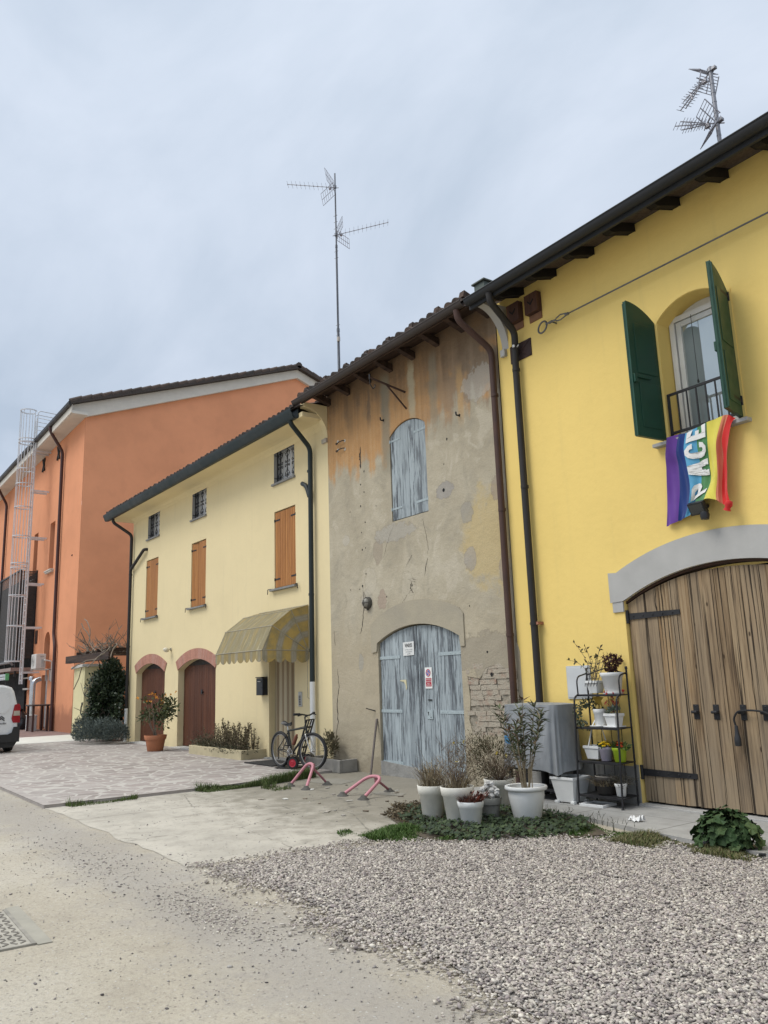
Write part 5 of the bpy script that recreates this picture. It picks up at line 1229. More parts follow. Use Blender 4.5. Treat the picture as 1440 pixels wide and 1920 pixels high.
# dark louvred screen of the side terrace with its platform
o = thing('louvre_screen', 'dark slatted balcony screen on the orange building behind the roof ladder', 'screen', (OX, OY, 0))
q = MB()
def slat_panel(x0, x1, y0, y1, z0, z1, n=46):
    L = math.hypot(x1 - x0, y1 - y0)
    for k in range(n):
        z = z0 + (z1 - z0) * (k + .5) / n
        q.add([(x0, y0, z - .02), (x1, y1, z - .02), (x1, y1, z + .035), (x0, y0, z + .035)], [(0, 1, 2, 3)])
slat_panel(-7.05, -7.05, -.72, 0, 3.1, 7.15, 60); slat_panel(-16, -7.05, -.72, -.72, 3.1, 7.15, 60)
q.build('slats', simple('dark_slats', (.045, .04, .038), .7, .2), o)
q = MB(); 
for x in (-7.05, -9.3, -11.5, -13.7, -16): q.box(x - .04, x + .04, -.77, -.69, 2.3, 7.2)
q.box(-7.09, -7.01, -.06, .0, 3.0, 7.2); q.box(-16, -7.0, -.77, -.70, 7.12, 7.2); q.box(-16, -7.0, -.77, -.70, 3.02, 3.1); q.build('screen_frame', iron, o)
q = MB(); q.box(-16, -6.9, -.95, 0, 2.55, 2.70); q.build('platform', simple('platform_edge', (.30, .24, .22), .7, .15), o)
q = MB(); q.box(-16, -7.05, -.02, -.004, 2.7, 7.1); q.build('backing', dark_void, o)
q = MB(); q.tube([(-16, -1.0, 2.95), (-6.75, -1.0, 2.92), (-6.75, -.9, 2.8)], .06, 8); q.build('handrail', simple('grey_rail', (.13, .12, .12), .5), o)
o = thing('shade_panel', 'dark panel standing in for shade below the slatted balcony screen', 'shade panel', (OX, OY, 0))
q = MB(); q.box(-16, -7.9, -.10, -.006, 0, 2.5); q.build('opening', dark_void, o)  # flat dark slab painted as the darkness under the platform, no real recess
q = MB(); q.box(-7.75, -6.75, -.22, 0, 1.70, 1.78); q.flush('stone_shelf', wc, o); q.box(-7.75, -6.75, -.22, 0, 2.2, 2.26); q.build('stone_shelf', wc, o)
# roof ladder with safety cage
LX, LYo = -5.9, -.70
o = thing('caged_ladder', 'galvanised caged roof access ladder standing off the orange facade', 'ladder', (OX, OY, 0))
q = MB()
for dx in (-.22, .22): q.box(LX + dx - .035, LX + dx + .035, LYo - .03, LYo + .03, 1.95, 14.2); q.flush('rail', galv, o)
q = MB()
for k in range(43): q.tube([(LX - .22, LYo, 2.1 + k * .28), (LX + .22, LYo, 2.1 + k * .28)], .017, 6); q.flush('rung', galv, o)
hoops = [2.95, 4.5, 5.85, 7.1, 7.3, 8.55, 9.9, 11.0, 11.7, 13.0, 13.15, 14.55]
def hp(a): return (LX + .36 * math.sin(a), LYo - .36 + .0 - .36 * math.cos(a) + .02)
q = MB()
for z in hoops:
    pts = [(hp(a)[0], hp(a)[1], z) for a in np.linspace(-math.pi * .80, math.pi * .80, 22)]
    q.tube(pts, .03, 4); q.flush('hoop', galv, o)
q = MB()
for a in np.linspace(-math.pi * .72, math.pi * .72, 7): q.tube([(hp(a)[0], hp(a)[1], 2.93), (hp(a)[0], hp(a)[1], 14.57)], .021, 4); q.flush('cage_bar', galv, o)
q = MB()
for z in (12.6, 10.7, 8.5, 6.38, 4.42, 2.45):
    for dx in (-.22, .22): q.box(LX + dx - .025, LX + dx + .025, LYo, .0, z - .04, z + .04); q.flush('wall_bracket', galv, o)
q = MB()
for dx in (-.3, .3): q.tube(bend([(LX + dx, LYo, 12.9), (LX + dx, LYo, 14.55), (LX + dx, LYo + 1.0, 14.5), (LX + dx, LYo + 1.0, 13.3)], .18), .02, 6); q.tube([(LX + dx, LYo, 13.8), (LX + dx, LYo + 1., 13.75)], .016, 6); q.tube(bend([(LX + dx, LYo + .05, 14.2), (LX + dx, LYo + .75, 14.15), (LX + dx, LYo + .75, 13.3)], .15), .016, 6); q.flush('handrail', galv, o)
# air conditioner
o = thing('air_conditioner', 'white air conditioner outdoor unit on a bracket under the arched window', 'air conditioner', (OX, OY, 0))
acw = simple('ac_white', (.56, .55, .52), .5, .06)
q = MB(); q.box(-4.45, -3.60, -.62, -.22, 2.55, 3.17); q.build('body', acw, o, bevel=.02)
q = MB(); 
for k in range(7): q.lathe([(.03 + .035 * k, 0), (.036 + .035 * k, .004)], (-4.1, -.622, 2.86), 24, rot('X', R(90)))
q.build('fan_grille', simple('ac_grille', (.20, .20, .20), .6), o)
q = MB(); q.box(-3.6, -3.585, -.40, -.28, 2.62, 2.95); q.box(-3.6, -3.59, -.45, -.3, 3.04, 3.08); q.build('valve_cover', simple('ac_valve_grey', (.38, .38, .37), .5), o)  # valve cover in a darker grey than the body
q = MB()
for u in (-4.3, -3.66): q.box(u - .02, u + .02, -.66, 0, 2.49, 2.54); q.box(u - .02, u + .02, -.05, 0, 2.05, 2.55)
q.tube(bend([(-3.58, -.3, 2.9), (-3.45, -.3, 2.9), (-3.42, -.02, 2.85), (-3.42, -.02, 2.0)], .08), .03, 6); q.build('bracket', acw, o)
o = thing('flue_pipe', 'shiny steel flue pipe rising from the ground beside the pale door', 'pipe', (OX, OY, 0))
q = MB(); q.tube(bend([(-4.75, -.42, .0), (-4.75, -.42, 1.98), (-4.75, -.30, 2.1), (-4.75, -.12, 2.15)], .08), .10, 12); pst = simple('polished_steel', (.55, .55, .56), .18, .1, 3, metal=.9); q.flush('bent_pipe', pst, o, smooth=60); q.lathe([(.13, 0), (.13, .14), (.10, .16), (0, .17)], (-5.05, -.42, 2.10), 14); q.tube([(-5.05, -.42, 0), (-5.05, -.42, 2.1)], .075, 10); q.build('capped_pipe', pst, o, 60)
o = thing('side_table', 'small dark brown table against the orange wall by the flue pipe', 'table', (OX, OY, 0))
q = MB(); q.box(-4.0, -2.75, -.85, -.10, 1.02, 1.08); q.build('top', simple('table_brown', (.05, .035, .03), .6), o, bevel=.01)
for u, v in [(-3.9, -.75), (-2.95, -.75), (-3.9, -.2), (-2.95, -.2)]:
    q = MB(); q.box(u - .04, u + .04, v - .04, v + .04, 0, 1.02); q.build('leg', simple('table_leg', (.07, .035, .03), .6), o)
o = thing('plastic_crate', 'small white plastic box on the ground under the brown table', 'box', (OX, OY, 0))
q = MB(); q.box(-4.45, -4.05, -.7, -.35, 0, .62); q.box(-4.47, -4.03, -.72, -.33, .60, .64); q.build('box', white_pl, o, bevel=.015)
o = thing('rubbish_bags', 'pile of black rubbish sacks behind the white van', 'rubbish', (OX, OY, 0))
for i, (u, v, s_) in enumerate([(-6.0, -.6, .42), (-6.7, -.5, .5), (-6.4, -.9, .38)]):
    q = MB(); rr_ = random.Random(i)
    q.lathe([(.0, 0), (s_ * .9, .02), (s_, .25), (s_ * .85, .5), (s_ * .4, .72), (.08, .78), (.12, .86), (0, .86)], (u, v, 0), 16)
    q.v = [(x + rr_.uniform(-.04, .04), y + rr_.uniform(-.04, .04), z + (rr_.uniform(-.03, .03) if z > .05 else 0)) for x, y, z in q.v]
    q.build('sack', simple('black_sack', (.014, .014, .016), .3, .2), o)
q = MB(); q.lathe([(0, 0), (.2, .02), (.18, .2), (.05, .3), (0, .3)], (-5.85, -.95, .62), 10); q.build('white_bag', white_pl, o)

# ---- gate wall, pergola beam, evergreen climber, lavender
o = thing('garden_wall', 'cream garden wall pillar with a stone cap beside the orange building', 'wall', (-31.6, 8.32, 0), math.atan2(-.49, 3.17))
gwm = plaster('garden_wall_plaster', S(208, 199, 158), (.36, .32, .2), .45, .07, .25, .12)
q = MB(); q.box(0, 3.2, .0, .46, -.02, 2.38); q.build('body', gwm, o); q = MB(); q.box(-.12, 3.3, -.10, .56, 2.38, 2.47); q.build('cap', simple('wall_cap', (.46, .45, .42), .85, .12), o, bevel=.01)
q = MB(); q.tube(bend([(3.05, 0, 1.2), (3.05, -.05, 1.05), (2.98, -.05, .85), (3.0, -.03, .78)], .05), .022, 6); q.tube([(2.85, -.02, 1.18), (3.0, -.03, 1.12)], .015, 6); q.build('bell_pull', iron, o)
q = tag(MB().box(-.3, 1.2, .0, .3, -.02, 2.45).build('garden_wall', gwm), 'short cream wall return between the climber and the cream house downpipe', 'wall'); q.location = (-26.6, 8.9, 0)
o = thing('pergola_beam', 'dark timber pergola beam carrying bare vines between pillar and cream house', 'pergola', (0, 0, 0))
q = MB(); q.obox((-28.6, 7.95, 2.68), (5.7, .16, .26), rot('Z', R(-1.5)) @ rot('Y', R(.6))); q.build('beam', dark_wood, o, bevel=.01)
q = MB()
for x in (-29.8, -28.6, -27.4, -26.4): q.box(x - .05, x + .05, 7.9, 11.5, 2.80, 2.92)
q.build('cross_beams', dark_wood, o)
def twigs(mb, base, n, L, r0, rr_, up=.7, spread=.8, sub=3, n_side=4):
    for i in range(n):
        p = Vector(base) + Vector((rr_.uniform(-1, 1), rr_.uniform(-1, 1), 0)) * .02; d = Vector((rr_.gauss(0, spread), rr_.gauss(0, spread), up + rr_.uniform(-.2, .4))).normalized(); pts = [p]; l = L * rr_.uniform(.6, 1.1)
        for k in range(5): d = (d + Vector((rr_.gauss(0, .16), rr_.gauss(0, .16), rr_.gauss(.02, .12)))).normalized(); pts.append(pts[-1] + d * l / 5)
        mb.tube(pts, [r0 * (1 - .15 * j) for j in range(6)], n_side)
        for k in range(sub):
            j = rr_.randint(1, 4); p2 = pts[j]; d2 = (d + Vector((rr_.gauss(0, .7), rr_.gauss(0, .7), rr_.uniform(-.1, .6)))).normalized(); q2 = [p2]
            for m in range(3): d2 = (d2 + Vector((rr_.gauss(0, .2), rr_.gauss(0, .2), .05))).normalized(); q2.append(q2[-1] + d2 * l * .13)
            mb.tube(q2, [r0 * .6, r0 * .5, r0 * .4, r0 * .3], 3)
vine_m = simple('bare_vine', (.20, .165, .13), .9, .3, 10)
vn = thing('bare_vine', 'leafless tangled vine lying over the dark pergola beam', 'vine', (0, 0, 0))
q = MB(); r = random.Random(8)
for k in range(26):
    x = r.uniform(-29.2, -25.9); twigs(q, (x, 8.0 + r.uniform(-.1, .8), 2.78), 2, r.uniform(.5, 1.1), .016, r, .5, .9, 4)
for k in range(10):
    x = r.uniform(-29, -26.2); pts = [Vector((x, 7.85 + r.uniform(-.1, .3), 2.85))]; d = Vector((r.uniform(-1, 1), r.uniform(-.2, .3), r.uniform(.0, .3)))
    for j in range(7): d = (d + Vector((r.gauss(0, .3), r.gauss(0, .2), r.gauss(-.05, .25)))).normalized(); pts.append(pts[-1] + d * .22)
    q.tube(pts, .018, 5)
twigs(q, (-26.3, 8.0, 2.8), 3, 1.3, .016, r, 1.2, .4, 3)
q.build('branches', vine_m, vn)

def leaf(mb, p, d, n_, L, W, fold=.25):
    """one leaf: a folded lozenge pointing along d"""
    d = d.normalized(); s = d.cross(n_); 
    if s.length < 1e-4: s = d.orthogonal()
    s.normalize(); n2 = s.cross(d)
    mb.add([p, p + d * L * .45 + s * W * .5 + n2 * fold * W, p + d * L, p + d * L * .45 - s * W * .5 + n2 * fold * W, p + d * L * .5], [(0, 1, 4), (1, 2, 4), (2, 3, 4), (3, 0, 4)])
def rv3(r): 
    v = Vector((r.gauss(0, 1), r.gauss(0, 1), r.gauss(0, 1))); return v.normalized() if v.length > 0 else Vector((0, 0, 1))
def crown(mb, c, rad, n, L, W, r, clumps=14, up=.35, hollow=.55, cl_r=.34):
    """leaves gathered in clumps inside an ellipsoid"""
    cs = []
    for i in range(clumps):
        v = rv3(r); k = r.uniform(hollow, 1.0); cs.append((Vector((c[0] + v.x * rad[0] * k, c[1] + v.y * rad[1] * k, c[2] + v.z * rad[2] * k)), r.uniform(.6, 1.25)))
    for i in range(n):
        q, s = r.choice(cs); v = rv3(r) * (r.random() ** .4) * cl_r * s
        p = q + Vector((v.x * rad[0], v.y * rad[1], v.z * rad[2]))
        if p.z < .0: continue
        out = (p - Vector(c)).normalized() + rv3(r) * .8 + Vector((0, 0, up)); leaf(mb, p, out, rv3(r), L * r.uniform(.6, 1.2), W * r.uniform(.7, 1.2))
def leaf_mat(name, cols, rough=.5, spec=.4, trans=.15):
    a = N(name, rough, spec); n = len(cols); c = a.ramp(a.island(), [((i + .5) / n, q) for i, q in enumerate(cols)])
    a.b.inputs['Transmission Weight'].default_value = 0
    return a.done(c)
ivy_m = leaf_mat('evergreen_leaf', [(.018, .032, .018), (.032, .052, .026), (.05, .075, .035), (.025, .04, .024), (.07, .095, .05)], .42, .5)
sh = thing('evergreen_climber', 'tall dark evergreen climber filling the gap beside the cream house', 'shrub', (0, 0, 0))
q = MB(); r = random.Random(4)
crown(q, (-26.75, 8.05, 1.25), (1.0, .5, 1.2), 8200, .13, .085, r, 110, .2, .2, .34); crown(q, (-26.4, 8.1, 2.0), (.75, .4, .6), 3000, .12, .075, r, 34, .3, .2, .4); q.build('foliage', ivy_m, sh)
q = MB()
for k in range(5): twigs(q, (-26.5 + .15 * k - .3, 8.1, 0), 1, 2.2, .03, r, 2.2, .2, 4)
q.build('stem', vine_m, sh)
lav_m = leaf_mat('lavender_leaf', [(.10, .125, .115), (.15, .18, .16), (.075, .095, .088), (.19, .22, .20)], .7, .2)
lv = thing('lavender_bush', 'low silvery grey lavender bush at the foot of the climber', 'bush', (0, 0, 0))
q = MB(); r = random.Random(6)
for c, rad in [((-26.2, 7.45, .38), (.8, .5, .42)), ((-25.25, 7.65, .42), (.6, .45, .42)), ((-27.2, 7.6, .55), (.5, .4, .5)), ((-25.7, 7.35, .3), (.7, .4, .32)), ((-24.85, 7.85, .36), (.35, .35, .36))]:
    for i in range(520):
        v = rv3(r); v.z = abs(v.z); k = .5 + .5 * r.random() ** .5; p = Vector((c[0] + v.x * rad[0] * k, c[1] + v.y * rad[1] * k, max(.03, c[2] * .3 + v.z * rad[2] * k * 1.5)))
        d = Vector((v.x, v.y, .8)) + rv3(r) * .45
        for m in range(4): leaf(q, p + rv3(r) * .02, d + rv3(r) * .5, rv3(r), .10 * r.uniform(.6, 1.2), .016)
q.build('foliage', lav_m, lv)

# ---- terracotta pot with a flowering shrub
def pot(name, prof, mat, parent, n=28, soil_r=None, soil_z=None, smooth=50):
    mb = MB(); mb.lathe(prof, (0, 0, 0), n); o = mb.build(name, mat, parent, smooth)
    if soil_r: s_ = MB(); s_.lathe([(soil_r, 0), (soil_r * .5, .012), (0, .015)], (0, 0, soil_z), n); s_.build('soil', soil, parent)
    return o
def std_pot(rt, rb, h, rimh=.22, lip=.012, t=.010):
    zr = h * (1 - rimh); rr_ = rb + (rt - lip - rb) * (1 - rimh)
    return [(0, 0), (rb - .008, 0), (rb, .008), (rr_, zr - .004), (rr_ + lip, zr + .004), (rt + .002, h - .006), (rt - .002, h), (rt - t, h), (rt - t - .006, h * .82), (0, h * .82)]
terra = simple('terracotta', (.38, .15, .075), .8, .15, 5, bump=.15)
o = thing('terracotta_pot', 'terracotta pot with an orange-flowered shrub between the brick arched doors', 'potted plant', (-21.05, 7.66, 0))
pot('pot', std_pot(.29, .20, .40, .28, .02, .02), terra, o, 28, .25, .34)
q = MB(); r = random.Random(14)
stems = []
for k in range(5):
    pts = [Vector((r.uniform(-.05, .05), r.uniform(-.05, .05), .34))]; d = Vector((r.gauss(0, .25), r.gauss(0, .25), 1))
    for j in range(6): d = (d + Vector((r.gauss(0, .15), r.gauss(0, .15), .1))).normalized(); pts.append(pts[-1] + d * .16)
    q.tube(pts, [.016, .014, .012, .010, .008, .006, .005], 6); stems.append(pts)
q.build('stem', vine_m, o)
q = MB(); crown(q, (0, 0, 1.02), (.40, .38, .42), 620, .12, .05, r, 26, .2, .3, .4); crown(q, (.45, .25, 1.1), (.22, .2, .34), 90, .14, .07, r, 8, .2, .3, .4); q.build('leaves', leaf_mat('pot_shrub_leaf', [(.055, .075, .028), (.09, .105, .04), (.12, .125, .05), (.04, .055, .025)], .5), o)
q = MB()
for k in range(16):
    c = Vector((r.gauss(-.05, .2), r.gauss(0, .18), 1.28 + r.uniform(-.12, .2)))
    for m in range(6): leaf(q, c, rv3(r) + Vector((0, 0, .5)), rv3(r), .055, .035)
q.build('flowers', leaf_mat('orange_petals', [(.62, .26, .02), (.68, .33, .03), (.55, .20, .02)], .6), o)

# ---- planting bed left of the entrance
o = thing('flower_bed', 'low cream-rendered planter with dry herbs against the cream house', 'planter', (-13.83, 8.6, 0), CA)
q = MB(); q.box(-5.6, -2.75, -.62, -.52, -.02, .20); q.box(-5.6, -5.5, -.52, 0, -.02, .20); q.box(-2.85, -2.75, -.52, 0, -.02, .20); q.build('kerb', simple('bed_kerb', (.46, .40, .26), .88, .12, 4, bump=.3), o, bevel=.01)
q = MB(); q.box(-5.5, -2.85, -.52, 0, .0, .15); q.build('soil', soil, o)
dry_leaf = leaf_mat('dry_herb_leaf', [(.12, .105, .06), (.17, .14, .085), (.08, .085, .045), (.21, .18, .12), (.10, .075, .05)], .8, .15)
hb_ = thing('herb_shrub', 'tall grey-brown dry sage shrub in the planter under the black mailbox', 'shrub', (-13.83, 8.6, 0), CA)
q = MB(); q2 = MB(); r = random.Random(15)
for k in range(70):
    u = r.uniform(-4.7, -2.95); y = r.uniform(-.5, -.1); h = r.uniform(.35, .8) * (1 - .25 * abs(u + 3.8)); pts = [Vector((u, y, .14))]; d = Vector((r.gauss(0, .28), r.gauss(-.1, .2), 1))
    for j in range(5): d = (d + Vector((r.gauss(0, .1), r.gauss(0, .1), .1))).normalized(); pts.append(pts[-1] + d * h / 5)
    q.tube(pts, [.010, .008, .007, .006, .004, .003], 4)
    for j in range(40):
        t = r.uniform(.5, 5); i = min(4, int(t)); p = pts[i].lerp(pts[i + 1], t - i); leaf(q2, p, rv3(r) + Vector((0, 0, .6)), rv3(r), r.uniform(.04, .075), .02)
q.build('stems', simple('dry_stem', (.14, .105, .075), .9), hb_); q2.build('leaves', dry_leaf, hb_)
hb2 = thing('herb_shrub', 'low green herb trailing over the planter end nearest a red-brown door', 'shrub', (-13.83, 8.6, 0), CA)
q2 = MB()
for k in range(1500): 
    p = Vector((r.gauss(-5.1, .35), r.uniform(-.58, -.05), .14 + abs(r.gauss(0, .12)))); leaf(q2, p, rv3(r) + Vector((0, -.2, .6)), rv3(r), r.uniform(.04, .08), .018)
for k in range(700): 
    p = Vector((r.gauss(-3.6, .5), r.uniform(-.66, -.3), .12 + abs(r.gauss(0, .09)))); leaf(q2, p, rv3(r) + Vector((0, -.3, .3)), rv3(r), r.uniform(.04, .08), .018)
q2.build('leaves', leaf_mat('low_herb_leaf', [(.05, .06, .03), (.09, .085, .05), (.035, .045, .024), (.13, .11, .07)], .7), hb2)
o = tag(MB().pxy([(-15.95, 7.72), (-14.75, 7.74), (-14.75, 8.42), (-15.9, 8.40)], .003, .02).build('doormat', simple('doormat', (.028, .027, .028), .95, .3, 40, bump=.5), bevel=.004), 'black doormat lying before the curtained entrance', 'doormat')
# small planter behind the front wheel
o = thing('stone_planter', 'low grey stone planter with a weedy plant behind the bicycle front wheel', 'planter', (0, 0, 0))
q = MB(); q.box(-14.2, -12.95, 8.18, 8.24, -.04, .19); q.box(-13.0, -12.95, 8.24, 8.58, -.04, .19); q.box(-14.2, -14.15, 8.24, 8.58, -.04, .19); q.build('kerb', simple('planter_stone', (.25, .24, .22), .9, .2, 6, bump=.4), o, bevel=.01)
q = MB(); q.box(-14.15, -13.0, 8.24, 8.58, -.04, .14); q.build('soil', soil, o)
q2 = MB(); crown(q2, (-13.6, 8.38, .42), (.32, .14, .26), 420, .09, .025, r, 18, .8, .2, .4); q2.build('plant', dry_leaf, o)

# ================================================================== YARD
def gp(x, y): return (x * 1.028, y * 1.028, G0)
# ---- bicycle
bike = thing('bicycle', 'dark city bicycle with chrome fork standing before the cream house entrance', 'bicycle', (-14.5, 7.80, 0), R(3.5))
frame_m = simple('bike_frame_paint', (.022, .024, .020), .35, .15); chrome = simple('chrome', (.62, .62, .62), .18, .06, 4, metal=.95)
WR = .345
def wheel(parent, x, steer):
    M_ = rot('Z', steer) @ rot('X', R(90)); c = Vector((x, 0, WR))
    def ring(R0, r_, n=40, m=8):
        mb = MB(); vs = []; fs = []
        for i in range(n):
            a = 2 * math.pi * i / n
            for k in range(m):
                b = 2 * math.pi * k / m; vs.append(c + M_ @ Vector(((R0 + r_ * math.cos(b)) * math.cos(a), (R0 + r_ * math.cos(b)) * math.sin(a), r_ * math.sin(b))))
        for i in range(n):
            for k in range(m): fs.append((i * m + k, ((i + 1) % n) * m + k, ((i + 1) % n) * m + (k + 1) % m, i * m + (k + 1) % m))
        return mb.add(vs, fs)
    ty = ring(WR - .03, .03).build('wheel', rubber, parent, 60)
    ring(WR - .060, .012, 40, 6).build('rim', simple('alloy_rim', (.42, .42, .43), .3, .1, metal=.8), ty, 60)
    sp = MB()
    for i in range(28):
        a = 2 * math.pi * i / 28; b = a + (.5 if i % 2 else -.5); z = .03 * (1 if i % 4 < 2 else -1)
        sp.tube([c + M_ @ Vector((.022 * math.cos(b), .022 * math.sin(b), z)), c + M_ @ Vector(((WR - .05) * math.cos(a), (WR - .05) * math.sin(a), 0))], .0012, 3, caps=False)
    sp.build('spokes', chrome, ty)
    hb_ = MB(); hb_.lathe([(.008, -.055), (.022, -.045), (.014, -.02), (.014, .02), (.022, .045), (.008, .055)], c, 12, M_); hb_.build('hub', chrome, ty, 40)
    return ty
STE = R(17)
wheel(bike, 0, 0); HX, HZ = 1.0, .70; fw_ = Vector((1.085, 0, WR)); 
fa = Vector((.93, 0, .70))      # steering pivot reference for the turned front assembly
Ms = rot('Z', STE)
def turn(p): p = Vector(p); q = Ms @ (p - fa); return fa + q
wf_c = turn((1.07, 0, WR)); wheel(bike, 0, STE) if False else None
wt = wheel(bike, wf_c.x, STE); 
for o_ in [wt] + list(wt.children): 
    o_.data = o_.data.copy() if o_.data.users > 1 else o_.data
    for v_ in o_.data.vertices: v_.co.y += wf_c.y
q = MB(); bb = (.42, 0, .285); st_top = (.285, 0, .70); hd_t = (.90, 0, .80); hd_b = (.935, 0, .69)
for a, b, r_ in [(bb, st_top, .019), (st_top, (.895, 0, .775), .019), (bb, hd_b, .022), (hd_t, hd_b, .023)]: q.tube([a, b], r_, 10)
for s_ in (-1, 1):
    q.tube([(0, s_ * .06, WR), (.40, s_ * .03, .285)], .010, 8); q.tube([(0, s_ * .06, WR), (.30, s_ * .025, .66)], .009, 8)
q.build('frame', frame_m, bike, 50)
q = MB()
for s_ in (-1, 1): q.tube([turn(p) for p in bend([(.935, s_ * .01, .665), (.94, s_ * .055, .655), (1.0, s_ * .055, .5), (1.07, s_ * .055, WR)], .05)], .013, 8)
q.build('fork', simple('chrome_fork', (.60, .585, .54), .25, .08, metal=.85), bike, 60)
q = MB(); q.tube([(.895, 0, .80), (.875, 0, .97)], .014, 8); q.tube([(.875, 0, .97), turn((.97, 0, 1.0))], .015, 8); hc = turn((.97, 0, 1.0))
bar = [hc + Ms @ Vector(p) for p in [(-.10, -.31, .03), (-.02, -.17, .03), (0, -.05, 0), (0, .05, 0), (-.02, .17, .03), (-.10, .31, .03)]]
q.tube(bend(bar, .05), .015, 8); q.build('handlebar', simple('bar_black', (.02, .02, .02), .4), bike, 60)
q = MB()
for b_, c_ in ((bar[0], bar[1]), (bar[-1], bar[-2])): q.tube([b_, b_.lerp(c_, .8)], .024, 8); q.tube([c_ + Vector((.03, 0, -.01)), b_.lerp(c_, .3) + Vector((.07, 0, -.03))], .011, 6); q.flush('grip', rubber, bike, smooth=60)
q = MB(); q.grid(lambda s, t: (.13 + .27 * s, (t - .5) * (.155 - .115 * s ** .7) * 1.0, .868 + .02 * math.cos(s * 5) - .06 * (2 * abs(t - .5)) ** 2.5), 10, 8); q.grid(lambda s, t: (.13 + .27 * s, (t - .5) * (.155 - .115 * s ** .7), .825 + .02 * s), 10, 4); q.build('saddle', simple('saddle_vinyl', (.02, .02, .021), .4), bike, 60)
q = MB(); q.tube([(.285, 0, .69), (.262, 0, .835)], .012, 8); q.build('seat_post', chrome, bike, 50)
q = MB(); q.lathe([(.085, -.002), (.10, -.002), (.10, .002), (.085, .002), (.085, -.002)], (.42, -.055, .285), 32, rot('X', R(90)))
for k in range(5): a = k * R(72); q.tube([(.42, -.055, .285), (.42 + .088 * math.cos(a), -.055, .285 + .088 * math.sin(a))], .007, 5)
q.tube([(.42, -.075, .285), (.46, -.08, .44)], .011, 6); q.tube([(.42, .07, .285), (.38, .075, .13)], .011, 6)
q.tube([(.42, -.07, .285), (.42, .07, .285)], .018, 10); q.build('crankset', chrome, bike, 40)
q = MB(); q.box(.41, .51, -.17, -.09, .43, .45); q.flush('pedal', rubber, bike); q.box(.33, .43, .085, .165, .115, .135); q.build('pedal', rubber, bike, bevel=.004)
q = MB(); q.tube([(0, -.05, WR + .045), (.42, -.055, .385)], .004, 4); q.tube([(0.02, -.05, WR - .06), (.40, -.055, .19)], .004, 4)
for k in range(5): q.lathe([(.028 + .006 * k, -.002), (.028 + .006 * k, .002)], (0, -.03 - .005 * (4 - k), WR), 18, rot('X', R(90)))
q.tube([(0, -.06, WR - .02), (.04, -.065, WR - .14), (.02, -.065, WR - .18)], .012, 6); q.build('chain_gear', simple('oily_chain', (.05, .045, .04), .5, .2, metal=.5), bike)
q = MB(); M_ = Matrix.Rotation(R(33), 3, 'Y'); q.lathe([(0, -.11), (.034, -.108), (.036, -.10), (.036, .06), (.022, .085), (.022, .11), (0, .112)], (.535, -.0, .545), 14, M_); q.build('water_bottle', simple('brown_bottle', (.17, .06, .035), .45, .1), bike, 50)
q = MB(); q.tube([(.16, .06, .30), (.10, .17, .01)], .009, 6); q.build('kickstand', chrome, bike)
q = MB(); q.tube(bend([turn((.97, -.12, 1.03)), turn((1.10, -.10, .93)), turn((1.03, -.03, .78)), turn((.96, 0, .70))], .08), .0035, 5); q.flush('brake_cable', rubber, bike); q.tube(bend([turn((.97, .12, 1.03)), turn((1.12, .08, .95)), turn((1.0, .03, .85)), (.80, 0, .785), (.30, 0, .715)], .08), .0035, 5); q.build('brake_cable', rubber, bike)
# ---- hand truck
o = thing('hand_truck', 'black folding sack trolley with red wheels leaning behind the bicycle', 'hand truck', (-14.12, 8.0, 0), R(30))
q = MB()
for k, y in enumerate((-.14, -.05, .05, .14)): q.tube([(0, y, .12), (.26, y, .90)], .018 if k in (0, 3) else .013, 6)
for t in (.18, .34, .5, .66, .82): q.tube([(.26 * t, -.14, .12 + .78 * t), (.26 * t, .14, .12 + .78 * t)], .02, 6)
q.tube([(.26, -.14, .90), (.26, .14, .90)], .013, 8)
q.build('frame', iron, o, 50)
q = MB(); q.box(-.42, .04, -.23, .23, .012, .024); q.tube([(0, -.3, .12), (0, .3, .12)], .012, 8); q.build('toe_plate', iron, o, bevel=.003)
for s_ in (-1, 1):
    q = MB(); q.lathe([(.075, -.028), (.105, -.026), (.12, -.012), (.12, .012), (.105, .026), (.075, .028)], (.03, s_ * .28, .12), 24, rot('X', R(90))); wq = q.build('wheel', rubber, o, 40)
    q = MB(); q.lathe([(0, -.030), (.03, -.032), (.04, -.024), (.06, -.022), (.074, -.029), (.076, .0), (.074, .029), (.06, .022), (.04, .024), (.03, .032), (0, .030)], (.03, s_ * .28, .12), 24, rot('X', R(90))); q.build('wheel_rim', simple('red_wheel', (.36, .014, .03), .45, .1), wq, 40)
    q = MB(); q.grid(lambda s, t: (.03 + .145 * math.cos(R(10 + 150 * s)), s_ * .28 + (t - .5) * .09, .12 + .145 * math.sin(R(10 + 150 * s))), 12, 2); q.build('mudguard', simple('mudguard', (.018, .018, .018), .5), o, 50)
